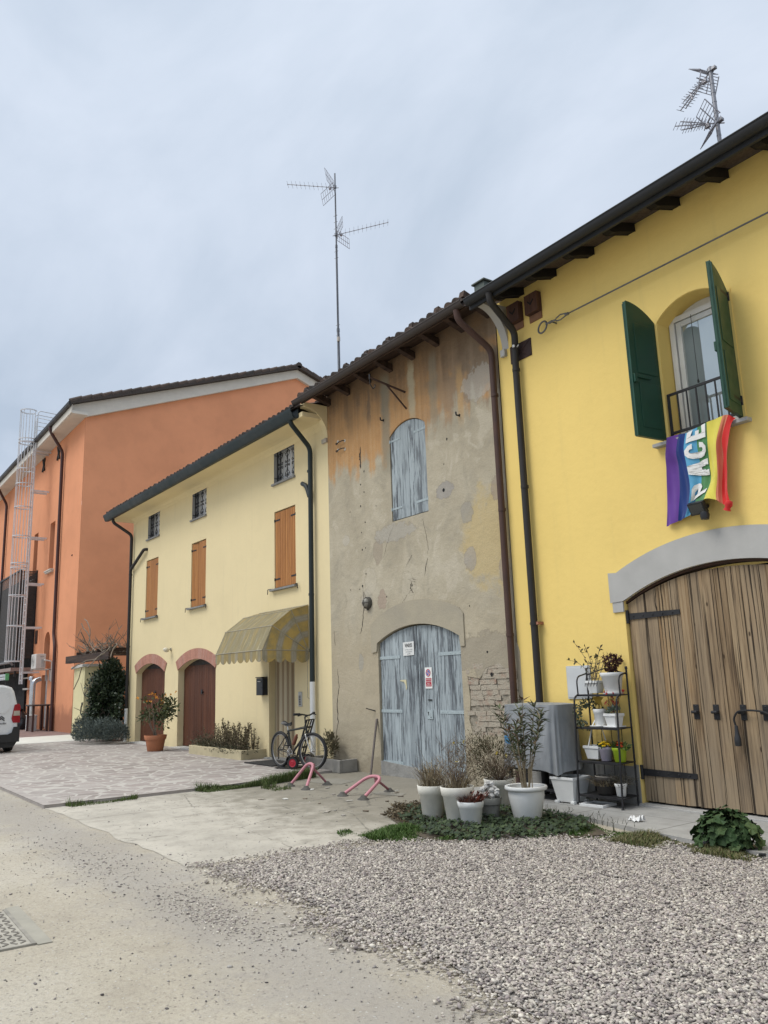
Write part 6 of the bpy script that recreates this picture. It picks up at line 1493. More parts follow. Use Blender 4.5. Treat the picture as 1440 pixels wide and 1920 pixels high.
# ---- pink folding parking hoops
pink = simple('pink_hoop_paint', (.50, .215, .25), .5, .12, 8)
def hoop(A, B, Cc, T1, T2, label):
    o = thing('parking_barrier', label, 'parking barrier', ((A[0] + B[0]) / 2, (A[1] + B[1]) / 2, G0), 0, 'pink parking hoops before the old house')
    L = lambda p: Vector((p[0] - o.location.x, p[1] - o.location.y, p[2] - G0))
    q = MB(); q.tube(bend([L((*A, G0 + .02)), L(T1), L(T2), L((*B, G0 + .02))], .15, 8), .024, 12); q.build('hoop', pink, o, 60)
    mid = (L(T1) + L(T2)) / 2 + Vector((0, .03, -.06)); q = MB(); q.tube([mid, L((*Cc, G0 + .03))], .018, 8); q.box(mid.x - .05, mid.x + .05, mid.y - .02, mid.y + .02, mid.z - .03, mid.z + .06); q.build('brace', simple('dark_pink_paint', (.30, .12, .14), .6, .2), o, 50)
    for P in (A, B, Cc):
        q = MB(); c = L((*P, G0)); q.lathe([(.085, 0), (.08, .012), (.045, .035), (.03, .06), (.0, .065)], c, 12); q.v = [(c.x + (x - c.x) * 1.2, y, z) for x, y, z in q.v]; q.build('foot', simple('cast_foot', (.085, .08, .072), .85, .3, 20), o, 35)
hoop((-12.06, 6.66), (-11.49, 6.63), (-11.74, 7.17), (-11.90, 6.90, .31), (-11.66, 6.88, .31), 'upright pink parking hoop nearer the bicycle')
hoop((-10.44, 6.64), (-9.90, 6.64), (-10.27, 7.36), (-10.30, 7.02, .22), (-9.98, 7.04, .22), 'lower leaning pink parking hoop nearer the grey double doors')
o = tag(MB().tube([(-12.13, 8.30, G0), (-12.30, 8.59, .92)], .028, 4, flat=.5).build('wooden_stick', simple('grey_stick', (.13, .11, .10), .9, .25, 12)), 'grey wooden stick leaning on the wall beside the grey double doors', 'stick')

# ---- plant pots by the ivy
old_white = simple('dirty_white_plastic', (.76, .735, .66), .6, .14, 6); cream_pl = simple('cream_white_plastic', (.78, .755, .68), .55, .12, 5)
dry_m = leaf_mat('dry_straw', [(.22, .175, .11), (.30, .25, .165), (.15, .115, .075), (.36, .31, .22)], .85, .15)
stem_dry = simple('dry_twig', (.165, .12, .085), .9, .3, 20)
def blades(mb, n, rad, z, h, r, lean=.35, w=.005, c=(0, 0)):
    for i in range(n):
        a = r.uniform(0, 6.283); k = rad * r.random() ** .5; p = Vector((c[0] + k * math.cos(a), c[1] + k * math.sin(a), z)); hh = h * r.uniform(.45, 1.1); d = Vector((math.cos(a) * lean * r.random() + r.gauss(0, .12), math.sin(a) * lean * r.random() + r.gauss(0, .12), 1)); s = Vector((-math.sin(a), math.cos(a), 0)) * w
        p1 = p + d * hh * .55; p2 = p1 + Vector((d.x * 1.9, d.y * 1.9, .7)) * hh * .45
        mb.add([p - s, p + s, p1 + s * .8, p1 - s * .8, p2], [(0, 1, 2, 3), (3, 2, 4)])
oA = thing('plant_pot', 'tall dirty white pot of dry grass standing nearest the grey double doors', 'potted plant', gp(-7.68, 6.12), 0, 'pots standing in the ivy')
pot('pot', std_pot(.178, .12, .40, .26), old_white, oA, 30, .155, .345); r = random.Random(41)
q = MB(); blades(q, 170, .14, .34, .38, r, .5); q.build('dry_grass', dry_m, oA); q = MB(); twigs(q, (0, 0, .34), 12, .42, .003, r, .9, .6, 3, 3); q.build('twigs', stem_dry, oA)
oB = thing('plant_pot', 'tall cream pot with a wispy dry shrub behind the small white heather pot', 'potted plant', gp(-7.24, 6.13), 0, 'pots standing in the ivy')
pot('pot', std_pot(.198, .125, .42, .24), cream_pl, oB, 30, .17, .36)
q = MB(); twigs(q, (0, 0, .36), 34, .62, .0035, r, 1.0, .42, 5, 3); q.build('twigs', stem_dry, oB); q = MB(); blades(q, 120, .17, .36, .32, r, .6); crown(q, (0, 0, .62), (.28, .28, .26), 420, .035, .008, r, 30, .8, .2, .4); q.build('leaves', dry_m, oB)
oC = thing('plant_pot', 'small bright white pot with red-brown heather in front of the cream pot', 'potted plant', gp(-6.99, 6.10), 0, 'pots standing in the ivy')
pot('pot', std_pot(.15, .105, .285, .24, .01), white_pl, oC, 30, .13, .245)
q = MB(); blades(q, 230, .12, .24, .14, r, .8, .006); q.build('heather', leaf_mat('heather', [(.13, .05, .04), (.19, .08, .06), (.10, .06, .045), (.16, .10, .085)], .8, .15), oC)
q = MB(); 
for k in range(40): leaf(q, Vector((.10 + r.gauss(0, .03), r.gauss(0, .05), .27 + r.uniform(0, .10))), Vector((.7, r.gauss(0, .5), .7)), rv3(r), .08, .022)
q.build('red_leaves', leaf_mat('red_leaf', [(.16, .035, .02), (.10, .03, .02)], .5), oC)
oD = thing('plant_pot', 'mossy concrete pot almost hidden by ivy right of the heather pot', 'potted plant', gp(-7.17, 6.55), 0, 'pots standing in the ivy')
pot('pot', std_pot(.14, .10, .26, .3, .014), simple('mossy_concrete', (.24, .235, .21), .9, .3, 9, bump=.5), oD, 24, .12, .22)
q = MB()
for k in range(26): q.lathe([(0, -.02), (.035, -.01), (.03, .02), (0, .035)], (r.gauss(0, .06), r.gauss(0, .05), .27 + r.uniform(0, .16)), 6, rot('X', r.uniform(-.8, .8)) @ rot('Y', r.uniform(-.8, .8)))
q.build('white_stones', simple('crumpled_white', (.52, .51, .49), .8, .15), oD)
oE = thing('plant_pot', 'large greyish pot with a broad dry green shrub behind the oleander', 'potted plant', gp(-7.62, 7.14), 0, 'pots standing in the ivy')
pot('pot', std_pot(.20, .14, .38, .2), old_white, oE, 28, .17, .33)
q = MB(); twigs(q, (0, 0, .34), 60, .62, .0032, r, .62, .72, 6, 3); q.build('twigs', stem_dry, oE)
q = MB(); crown(q, (-.10, -.02, .62), (.60, .46, .36), 2300, .05, .010, r, 60, .6, .3, .32); q.build('leaves', leaf_mat('dry_green_leaf', [(.065, .065, .034), (.10, .09, .05), (.045, .05, .026), (.14, .12, .07)], .8, .15), oE)
q = MB(); yfl = leaf_mat('yellow_petal', [(.62, .48, .03)], .6)
for k in range(5):
    c_ = Vector((r.gauss(-.1, .3), r.gauss(-.2, .1), .62 + r.uniform(-.1, .25)))
    for m in range(5): leaf(q, c_, rv3(r), rv3(r), .035, .025)
    q.flush('yellow_flower', yfl, oE)
oF = thing('plant_pot', 'large bright white rimmed pot holding a tall leggy oleander', 'potted plant', gp(-6.75, 6.72), 0, 'pots standing in the ivy')
pot('pot', [(0, 0), (.14, 0), (.148, .008), (.20, .27), (.206, .30), (.206, .355), (.222, .362), (.240, .372), (.245, .39), (.24, .408), (.225, .412), (.212, .405), (.205, .36), (0, .355)], white_pl, oF, 40, .20, .358)
ol = MB(); st_o = MB(); r = random.Random(77)
for k, (dx, dy, h, bend_) in enumerate([(0, 0, 1.0, (.03, 0)), (.03, .02, .92, (.12, .05)), (-.03, .02, .88, (-.10, .08)), (.06, -.02, .8, (.26, .0)), (-.06, 0, .9, (-.42, .12)), (-.05, .03, .78, (-.5, .15)), (.0, -.03, .74, (.05, -.12)), (.02, 0, .66, (-.08, -.05)), (.05, 0, .86, (.18, .1))]):
    pts = []
    for j in range(9):
        t = j / 8; pts.append(Vector((dx + bend_[0] * t ** 1.3 + r.gauss(0, .006), dy + bend_[1] * t, .355 + h * t)))
    st_o.tube(pts, [.0085 * (1 - .07 * j) for j in range(9)], 6)
    for j in range(50):
        t = 1 - .5 * (r.randint(0, 5) / 5 * r.uniform(.85, 1.1)) ** 1.1; t = max(.3, t); f = t * 8; i = min(7, int(f)); p = pts[i].lerp(pts[i + 1], min(1, f - i)); a = r.uniform(0, 6.283)
        leaf(ol, p, Vector((math.cos(a), math.sin(a), r.uniform(-.3, 1.1))), Vector((0, 0, 1)), r.uniform(.09, .17), .025, .35)
for dx in (.10, .15): st_o.tube([(dx, -.05, .35), (dx + .02, -.06, .62)], .006, 5)
st_o.build('stems', simple('oleander_stem', (.21, .17, .11), .85, .25), oF); ol.build('leaves', leaf_mat('oleander_leaf', [(.075, .095, .045), (.115, .135, .07), (.05, .068, .036), (.17, .175, .11), (.14, .085, .055)], .6, .25), oF)

# ---- covered barbecue
o = thing('covered_barbecue', 'barbecue under a grey fabric cover against the yellow wall', 'barbecue', (-7.91, 8.22, 0))
def cover(s, t):
    a = 2 * math.pi * s; ca, sa = math.cos(a), math.sin(a); pw = .32
    sx_, sy_ = math.copysign(abs(ca) ** pw, ca), math.copysign(abs(sa) ** pw, sa)
    f = 1 - t; W_, D_ = .49 + .03 * f, .235 + .05 * f
    fold = f ** .8 * (.016 * math.sin(9 * a + 1.2) + .012 * math.sin(15 * a) + .01 * math.sin(4 * a + 3 * f))
    z = .37 + (1.215 - .37) * t + (.03 * math.sin(3 * a + .5) * f ** 3); k = 1
    return ((W_ + fold) * sx_ * k, (D_ + fold) * sy_ * k, z)
q = MB(); q.grid(cover, 120, 26)
q.grid(lambda s, t: (.49 * (math.copysign(abs(math.cos(2 * math.pi * s)) ** .32, math.cos(2 * math.pi * s))) * t, .235 * (math.copysign(abs(math.sin(2 * math.pi * s)) ** .32, math.sin(2 * math.pi * s))) * t, 1.215 + .02 * (1 - t ** 4)), 120, 4)
cvm = N('grey_cover_fabric', .6, .35); f1 = cvm.noise(4, cvm.map((1.5, 1.5, .6)), 6, .6, .6); f2 = cvm.noise(14, cvm.map((1.6, 1.6, .5)), 4); cvm.bump(cvm.math('ADD', f1, cvm.math('MULTIPLY', f2, .3)), .5, .03)
q.build('cover', cvm.done(cvm.ramp(f1, [(.3, (.19, .205, .22)), (.6, (.265, .28, .295)), (.75, (.32, .335, .35))])), o, 70)
q = MB(); q.prism([(-.38, -.312, .80), (-.30, -.318, .83), (-.24, -.322, .74), (-.25, -.32, .70), (-.36, -.312, .71)], (0, -.003, 0)); q.build('blue_badge', simple('blue_badge', (.06, .22, .42), .5), o)
q = MB()
for x in (-.45, .42):
    for y in (-.16, .16): q.box(x - .02, x + .02, y - .02, y + .02, 0, .45); q.flush('leg', iron, o)
q.box(-.47, .44, -.18, .18, .12, .15); q.flush('lower_shelf', iron, o); q.box(-.47, .44, -.19, .19, .36, .42); q.build('grill_body', iron, o)
q = MB(); q.lathe([(.0, -.02), (.07, -.02), (.08, -.01), (.08, .01), (.07, .02), (0, .02)], (-.45, -.2, .08), 18, rot('X', R(90))); q.build('wheel', rubber, o)

# ---- shelf with pots
SH = [.13, .53, .94, 1.34]
o = thing('plant_shelf', 'black metal four-tier plant shelf between the barbecue and the garage door', 'shelf', (0, 0, 0))
BL, BRr = (-7.27, 8.50), (-6.61, 8.48)
fy = [8.10, 8.12, 8.14, 8.22]
q = MB()
for x, y in (BL, BRr): q.tube([(x, y, 0), (x, y, 1.67)], .0125, 8); q.lathe([(.017, 1.64), (.017, 1.67), (0, 1.68)], (x, y, 0), 8); q.flush('rear_post', iron, o, smooth=60)
for x, x2 in ((-7.20, BL[0]), (-6.53, BRr[0])):
    q.tube(bend([(x, 8.08, 0), (x + .01, 8.12, 1.12), (x + .005, 8.135, 1.30), (x, 8.22, 1.34)], .09), .0125, 8)
    q.tube(bend([(x, 8.22, 1.34), (x, 8.21, 1.56), (x2, 8.48, 1.60)], .12), .010, 8)
    q.lathe([(.02, 0), (.02, .012), (.010, .02)], (x, 8.08, 0), 8); q.flush('front_post', iron, o, smooth=60)
q.tube(bend([(BL[0], BL[1], 1.58), (-7.1, 8.5, 1.63), (-6.94, 8.5, 1.665), (-6.8, 8.49, 1.63), (BRr[0], BRr[1], 1.58)], .1), .009, 6)
q.build('top_rail', iron, o, 60)
for z, y in zip(SH, fy):
    q = MB(); q.pxy([(-7.25, 8.50), (-7.195, y), (-6.53, y - .015), (-6.60, 8.49)], z - .018, z - .006)
    q.box(-7.2, -6.53, y - .012, y + .004, z - .026, z + .002)
    q.build('shelf_board', iron, o, bevel=.002)
q = MB()
for x in (-7.10, -6.94, -6.78): q.tube([(x, 8.495, .13), (x, 8.495, 1.6)], .0045, 4); q.flush('back_rod', iron, o)
def pplant(label, x, y, z, prof, m, plant=None, **k):
    o = thing('plant_pot', label, 'potted plant', (x, y, z), 0, 'pots on the black plant shelf'); pot('pot', prof, m, o, 24, **k); return o
def box_pot(o, w0, w1, h, m, d0=None, d1=None, feet=False):
    """square tapered pot with a rim"""
    d0, d1 = d0 or w0, d1 or w1; q = MB(); L = [(w0, d0, .012), (w1 - .02, d1 - .02, h - .035), (w1, d1, h - .033), (w1, d1, h), (w1 - .022, d1 - .022, h), (w1 - .024, d1 - .024, h - .03)]
    vs = [(sx * a / 2, sy * b / 2, z) for a, b, z in L for sx, sy in ((-1, -1), (1, -1), (1, 1), (-1, 1))]
    fs = [(i * 4 + k, i * 4 + (k + 1) % 4, i * 4 + 4 + (k + 1) % 4, i * 4 + 4 + k) for i in range(len(L) - 1) for k in range(4)] + [(3, 2, 1, 0), tuple(range(20, 24))]
    q.add(vs, fs)
    if feet:
        for sx in (-1, 1):
            for sy in (-1, 1): q.box(sx * w0 / 2 - .03, sx * w0 / 2 + .03, sy * d0 / 2 - .03, sy * d0 / 2 + .03, 0, .03)
    p = q.build('pot', m, o, bevel=.004); return p
r = random.Random(51)
o = thing('plant_pot', 'small white pot with a wire trellis and climbing sprigs on the top shelf', 'potted plant', (-7.0, 8.34, SH[3]), 0, 'pots on the black plant shelf')
box_pot(o, .12, .185, .17, white_pl)
q = MB()
for k in range(5): q.tube([(-.09 + .055 * k, -.10 - .01 * k, .10), (-.07 + .065 * k, -.02, .42)], .004, 4)
for k in range(5): q.tube([(-.10 + .005 * k, -.09 + .018 * k, .13 + .065 * k), (.15 + .01 * k, -.14 + .026 * k, .13 + .065 * k)], .004, 4)
q.build('trellis', iron, o)
q = MB(); q2 = MB()
for d in [(-.30, 0, .62), (-.42, .02, .34), (-.12, 0, .55), (.12, .02, .55), (.02, .05, .4)]:
    pts = [Vector((0, 0, .16)).lerp(Vector((d[0], d[1], .16 + d[2] * .8)), t) + Vector((0, 0, .07 * math.sin(3 * t))) for t in np.linspace(0, 1, 7)]; q.tube(pts, .003, 4)
    for j in range(12): t = r.uniform(.2, 1) * 6; i = min(5, int(t)); leaf(q2, pts[i].lerp(pts[i + 1], t - i), rv3(r) + Vector((0, 0, .3)), rv3(r), .055, .028)
q.build('stems', stem_dry, o); q2.build('leaves', leaf_mat('sprig_leaf', [(.05, .07, .03), (.10, .07, .045), (.075, .09, .04)], .55), o)
o = thing('plant_pot', 'large round white pot with dark red-brown foliage on the top shelf', 'potted plant', (-6.745, 8.36, SH[3]), 0, 'pots on the black plant shelf')
pot('pot', std_pot(.148, .10, .265, .2, .012), white_pl, o, 28, .125, .235); q = MB(); q.lathe([(0, .0), (.125, .0), (.13, .016), (0, .014)], (0, 0, 0), 24); q.build('saucer', white_pl, o)
q = MB(); 
for k in range(15):
    a = r.uniform(0, 6.28); c = Vector((.09 * math.cos(a) * r.random(), .09 * math.sin(a) * r.random(), .25)); d = Vector((r.gauss(0, .3), r.gauss(0, .3), 1)).normalized()
    for j in range(22): t = r.random(); leaf(q, c + d * .24 * t, rv3(r) + Vector((0, 0, .6)), rv3(r), .05, .026)
q.build('foliage', leaf_mat('red_brown_leaf', [(.055, .018, .014), (.09, .03, .022), (.04, .015, .012)], .5), o)
o = pplant('white pot with a trailing ivy and a yellow star on the second shelf', -6.97, 8.34, SH[2], std_pot(.085, .07, .215, .25, .008), white_pl, soil_r=.07, soil_z=.185)
q = MB(); q.lathe([(0, .0), (.12, .0), (.125, .012), (0, .014)], (0, -.03, .0), 20); q.build('saucer', white_pl, o)
q2 = MB(); pts = [Vector(p) for p in [(-.02, 0, .22), (-.12, -.04, .30), (-.22, -.08, .28), (-.26, -.12, .18), (-.18, -.16, .06), (-.10, -.18, -.02)]]
for j in range(260):
    t = r.uniform(0, 4.99); i = int(t); leaf(q2, pts[i].lerp(pts[i + 1], t - i) + rv3(r) * .05, rv3(r) + Vector((0, -.3, -.1)), rv3(r), .04, .03)
q2.build('trailing_leaves', leaf_mat('trailing_leaf', [(.06, .08, .045), (.10, .12, .07), (.045, .06, .035), (.15, .16, .11)], .5), o)
q = MB(); star = [((.095 if k % 2 == 0 else .045) * math.sin(k * R(36)), (.095 if k % 2 == 0 else .045) * math.cos(k * R(36)) + .33) for k in range(10)]; q.pxz(star, -.02, -.008); q.tube([(0, -.012, .18), (0, -.012, .28)], .006, 5); q.build('star', simple('ochre_star', (.42, .27, .03), .6, .1), o)
o = thing('plant_pot', 'square white pot with red flowering stems on the second shelf', 'potted plant', (-6.72, 8.30, SH[2]), 0, 'pots on the black plant shelf')
box_pot(o, .13, .185, .165, white_pl); q = MB(); q.box(-.10, .10, -.10, .10, 0, .014); q.build('saucer', white_pl, o, bevel=.004)
q = MB(); crown(q, (0, 0, .20), (.09, .08, .05), 120, .05, .03, r, 10, .4, .2, .5); q.build('succulent_leaves', leaf_mat('succulent', [(.14, .18, .14), (.20, .24, .19), (.09, .12, .09)], .5), o)
q = MB(); q2 = MB(); rfl = leaf_mat('red_flower', [(.55, .03, .03), (.42, .02, .03)], .5)
for k in range(9):
    tp_ = Vector((r.gauss(.06, .08), r.gauss(0, .05), r.uniform(.26, .44))); q.tube([(0, 0, .17), tp_ * .5 + Vector((0, 0, .10)), tp_], .0025, 4)
    for m in range(9): leaf(q2, tp_ + rv3(r) * .018, rv3(r), rv3(r), .028, .02)
    q2.flush('flower', rfl, o)
q.build('stems', simple('red_stem', (.16, .05, .04), .7), o)
o = thing('hanging_basket', 'white hanging planter with a tall strap handle on the third shelf', 'planter', (-7.055, 8.30, SH[1]), 0, 'pots on the black plant shelf')
box_pot(o, .17, .25, .175, white_pl, .13, .19)
q = MB(); q.tube(bend([(-.03, -.095, .16), (.02, -.05, .42), (.045, 0, .50), (.05, .0, .5)], .05), .008, 4); q.tube([(.05, 0, .5), (.09, .04, .40), (.12, .095, .16)], .008, 4); q.build('handle', white_pl, o, 60)
q = MB(); q.box(-.10, .10, -.07, .07, .13, .145); q.build('soil', soil, o); q = MB(); crown(q, (.06, 0, .17), (.07, .06, .05), 50, .04, .02, r, 6); q.build('leaves', leaf_mat('basket_leaf', [(.05, .07, .03), (.08, .10, .05)], .5), o)
def primrose(label, x, m, cols, eye):
    o = pplant(label, x, 8.25, SH[1], std_pot(.092, .066, .17, .24, .006), m, soil_r=.08, soil_z=.145); q = MB(); crown(q, (0, 0, .175), (.11, .11, .035), 40, .08, .04, r, 10, .2, .5); q.build('leaves', leaf_mat('primrose_leaf', [(.05, .09, .02), (.08, .12, .03)], .5), o)
    q = MB(); q2 = MB()
    for k in range(15):
        a = r.uniform(0, 6.28); kk = r.random() ** .5; c = Vector((.085 * kk * math.cos(a), .085 * kk * math.sin(a), .235 - .05 * kk * kk + r.uniform(-.01, .01))); nn = Vector((c.x * 4, c.y * 4, .8)).normalized(); s1 = nn.orthogonal().normalized(); s2 = nn.cross(s1)
        for m_ in range(5): b = m_ * R(72); leaf(q, c, s1 * math.cos(b) + s2 * math.sin(b) + nn * .25, nn, .034, .032, .1)
        q2.lathe([(.009, .004), (0, .007)], c + nn * .004, 6)
    q.build('petals', leaf_mat('petals_' + label[:4], cols, .5), o); q2.build('flower_eyes', simple('flower_eye', eye, .6), o)
primrose('lilac pot of yellow primroses on the third shelf', -6.845, simple('lilac_plastic', (.36, .33, .40), .45, .05), [(.68, .46, .01), (.72, .52, .02), (.60, .38, .01)], (.62, .30, .02))
primrose('lime green pot of red primroses on the third shelf', -6.64, simple('lime_plastic', (.30, .42, .02), .4, .05), [(.48, .02, .012), (.58, .04, .02), (.36, .01, .01)], (.72, .45, .03))
o = pplant('dark old pot with matted dead roots on the bottom shelf', -6.93, 8.30, SH[0], std_pot(.14, .11, .20, .2, .006), simple('dark_pot', (.05, .045, .04), .8, .3), soil_r=.12, soil_z=.17)
q = MB(); blades(q, 260, .15, .10, .12, r, 2.0, .004); q.build('dead_roots', dry_m, o); q = MB(); q.lathe([(.13, .205), (.135, .215), (.12, .218)], (0, 0, 0), 22); q.build('rim', simple('pale_rim', (.40, .37, .33), .7), o)
o = pplant('small white pot with grey dry foliage on the bottom shelf', -6.66, 8.24, SH[0], std_pot(.075, .055, .15, .25, .006), white_pl, soil_r=.06, soil_z=.13)
q = MB(); twigs(q, (0, 0, .12), 20, .26, .002, r, .5, .8, 4, 3); crown(q, (.02, 0, .17), (.17, .12, .12), 260, .035, .01, r, 24, .2, .3, .4); q.build('dry_foliage', leaf_mat('grey_dry', [(.10, .09, .07), (.15, .13, .105), (.07, .07, .05)], .8), o)
o = thing('planter_box', 'empty square white planter on the pavement beneath the barbecue cover', 'planter', (-7.40, 8.17, 0.002), R(4)); box_pot(o, .25, .37, .32, white_pl, feet=True); q = MB(); q.box(-.15, .15, -.15, .15, .25, .27); q.build('soil', soil, o)
o = thing('plant_saucer', 'square white saucer lying on the pavement under the shelf', 'saucer', (-6.97, 8.16, .002), R(6)); q = MB(); q.pxy([(-.15, -.13), (.15, -.13), (.15, .13), (-.15, .13)], .0, .012); 
for a in ((-.17, .17, -.15, -.13), (-.17, .17, .13, .15), (-.17, -.15, -.13, .13), (.15, .17, -.13, .13)): q.box(*a, .0, .032)
q.build('tray', white_pl, o, bevel=.003)
r = random.Random(61); o = thing('paper_tissue', 'crumpled white paper tissue on the concrete pavement', 'tissue', (-5.98, 7.60, .003)); q = MB(); ph_ = [r.uniform(0, 6) for _ in range(4)]
q.grid(lambda s, t: ((s - .5) * .16, (t - .5) * .11 + .02 * math.sin(7 * s), abs(.045 * math.sin(5 * s + ph_[0]) * math.sin(6 * t + ph_[1]) + .025 * math.sin(11 * s + ph_[2] + 7 * t)) + .001), 14, 10); q.build('tissue', simple('tissue', (.74, .74, .73), .8, .03), o)

# ---- leafy plants, ground cover, grass
o = thing('mallow_plant', 'round green mallow bush growing at the foot of the garage door', 'bush', (-4.58, 7.12, G0 + .03)); r = random.Random(71)
q = MB(); q2 = MB()
for k in range(330):
    v = rv3(r); v.z = abs(v.z); kk = r.uniform(.45, 1.0); c = Vector((v.x * .32 * kk, v.y * .25 * kk, .05 + v.z * .31 * kk)); nn = (Vector((v.x, v.y, v.z + .5)) + rv3(r) * .5).normalized(); s1 = nn.orthogonal().normalized(); s1 = (Matrix.Rotation(r.uniform(0, 6.28), 3, nn) @ s1); s2 = nn.cross(s1); R_ = r.uniform(.035, .065)
    vs = [c]; n_ = 11
    for m in range(n_): a = 2 * math.pi * m / n_ + .3; rr2 = R_ * (.86 + .2 * abs(math.sin(a * 2.5))) * (.45 if m == n_ - 1 else 1); vs.append(c + s1 * rr2 * math.cos(a) + s2 * rr2 * math.sin(a) + nn * .012 * math.sin(a * 5))
    q.add(vs, [(0, m + 1, (m + 1) % n_ + 1) for m in range(n_)])
    if k % 3 == 0: q2.tube([(c.x * .15, c.y * .15, 0), (c.x * .6, c.y * .6, c.z * .6), c], .004, 4)
q.build('leaves', leaf_mat('mallow_leaf', [(.030, .060, .022), (.048, .082, .03), (.022, .045, .018), (.07, .105, .04)], .65, .2), o); q2.build('stems', simple('green_stem', (.07, .09, .04), .7), o)
o = tag(MB().tube(bend([(-4.25, 7.05, G0 + .03), (-4.05, 7.12, G0 + .05), (-3.9, 7.0, G0 + .04), (-3.6, 7.1, G0 + .05), (-3.2, 7.02, G0 + .05)], .15), .012, 6).build('garden_hose', rubber, None, 60), 'black hose end lying on the ground right of the mallow bush', 'hose')
def in_poly(poly, r):
    xs = [p[0] for p in poly]; ys = [p[1] for p in poly]
    while True:
        x, y = r.uniform(min(xs), max(xs)), r.uniform(min(ys), max(ys))
        if inside(np.array([x]), np.array([y]), poly)[0]: return x, y
IV = [(-8.75, 6.55), (-8.2, 6.0), (-7.5, 5.75), (-6.95, 5.55), (-6.5, 5.75), (-6.15, 6.35), (-6.05, 6.95), (-6.6, 7.45), (-7.3, 7.3), (-7.9, 7.35), (-8.6, 7.0)]
q = MB(); r = random.Random(81)
for k in range(4300):
    x, y = in_poly(IV, r); hgt = .01 + .05 * abs(math.sin(x * 4.1 + y * 2)) * abs(math.sin(y * 5.3 - x)) + r.uniform(0, .04); c = Vector((x, y, G0 + hgt)); nn = (Vector((0, -.3, 1)) + rv3(r) * .55).normalized(); s1 = Matrix.Rotation(r.uniform(0, 6.28), 3, nn) @ nn.orthogonal().normalized(); s2 = nn.cross(s1); L = r.uniform(.028, .052)
    q.add([c, c + s1 * L * .5 + s2 * L * .1, c + s1 * L * .35 + s2 * L * .6, c + s2 * L * 1.15, c - s1 * L * .35 + s2 * L * .6, c - s1 * L * .5 + s2 * L * .1], [(0, 1, 2, 3), (0, 3, 4, 5)])
stuff(q.build('ivy', leaf_mat('ground_ivy_leaf', [(.020, .036, .016), (.034, .055, .022), (.016, .026, .014), (.055, .082, .03), (.036, .055, .026)], .6, .25)), 'dark green ivy ground cover around the white pots', 'ivy')
q = MB(); r = random.Random(82); LT = [(-9.1, 6.6), (-8.5, 6.0), (-7.9, 5.85), (-7.7, 6.4), (-8.3, 6.9), (-8.9, 7.1)]
for k in range(1500):
    x, y = in_poly(LT, r); leaf(q, Vector((x, y, G0 + .01 + abs(r.gauss(0, .025)))), Vector((r.gauss(0, 1), r.gauss(0, 1), r.uniform(-.2, .6))), rv3(r), r.uniform(.03, .06), .022)
for k in range(160): x, y = in_poly(LT, r); twigs(q, (x, y, G0 + .01), 1, .16, .002, r, .1, 1., 1, 3)
stuff(q.build('leaf_litter', leaf_mat('dead_leaf', [(.11, .085, .05), (.075, .055, .035), (.15, .12, .075), (.19, .16, .11)], .85, .15)), 'brown dead leaves and twigs left of the ivy', 'leaf litter')
sb = MB(); sb.add([(x, y, G0 + .014) for x, y in [(-9.0, 6.6), (-8.3, 5.95), (-7.6, 5.65), (-6.95, 5.45), (-6.4, 5.65), (-6.0, 6.35), (-5.85, 6.95), (-6.7, 7.55), (-7.9, 7.5), (-8.9, 7.1)]], [tuple(range(10))]); struct('ground', sb, simple('damp_soil', (.075, .06, .042), .95, .35, 5, bump=.5))
def grass(name, polys, n, h, cols, label, seed, w=.004, lean=.5):
    q = MB(); r = random.Random(seed)
    for poly, share in polys:
        for k in range(int(n * share)):
            x, y = in_poly(poly, r); hh = h * r.uniform(.35, 1.15) * (.55 + .45 * math.sin(x * 7 + y * 3)); a = r.uniform(0, 6.283); d = Vector((math.cos(a) * lean * r.random(), math.sin(a) * lean * r.random(), 1)); s = Vector((-math.sin(a), math.cos(a), 0)) * w; p = Vector((x, y, G0)); p1 = p + d * hh * .55; p2 = p1 + Vector((d.x * 2.2, d.y * 2.2, .65)) * hh * .45
            q.add([p - s, p + s, p1 + s * .8, p1 - s * .8, p2], [(0, 1, 2, 3), (3, 2, 4)])
    return stuff(q.build(name, leaf_mat(name + '_blade', cols, .6, .2)), label, 'grass')
GG = [(.045, .095, .018), (.07, .13, .028), (.035, .07, .016), (.095, .14, .04)]
grass('grass', [([(-7.8, 5.1), (-7.35, 5.0), (-6.95, 5.35), (-7.0, 5.65), (-7.5, 5.8), (-8.05, 5.75)], .62), ([(-8.0, 5.0), (-7.75, 4.9), (-7.8, 5.15), (-8.05, 5.2)], .06), ([(-7.0, 5.5), (-6.8, 5.5), (-6.75, 5.7), (-6.95, 5.7)], .03), ([(-6.75, 5.7), (-6.5, 5.8), (-6.15, 6.35), (-6.3, 6.35)], .06), ([(-6.1, 6.6), (-5.75, 6.75), (-5.65, 7.1), (-6.3, 7.25)], .23)], 9000, .085, GG, 'bright green grass tufts at the edge of the gravel and ivy', 91)
grass('grass', [([(-12.74, 5.3), (-12.42, 5.4), (-12.5, 6.5), (-12.8, 7.6), (-13.05, 7.6), (-12.84, 6.5)], .78), ([(-12.72, 3.3), (-12.5, 3.35), (-12.55, 4.3), (-12.74, 4.4)], .10), ([(-12.2, 6.2), (-11.7, 6.2), (-11.7, 6.5), (-12.3, 6.5)], .04)], 9500, .22, [(.075, .115, .03), (.10, .145, .042), (.05, .08, .024), (.135, .15, .065)], 'strip of green grass along the raised paving edge', 92)
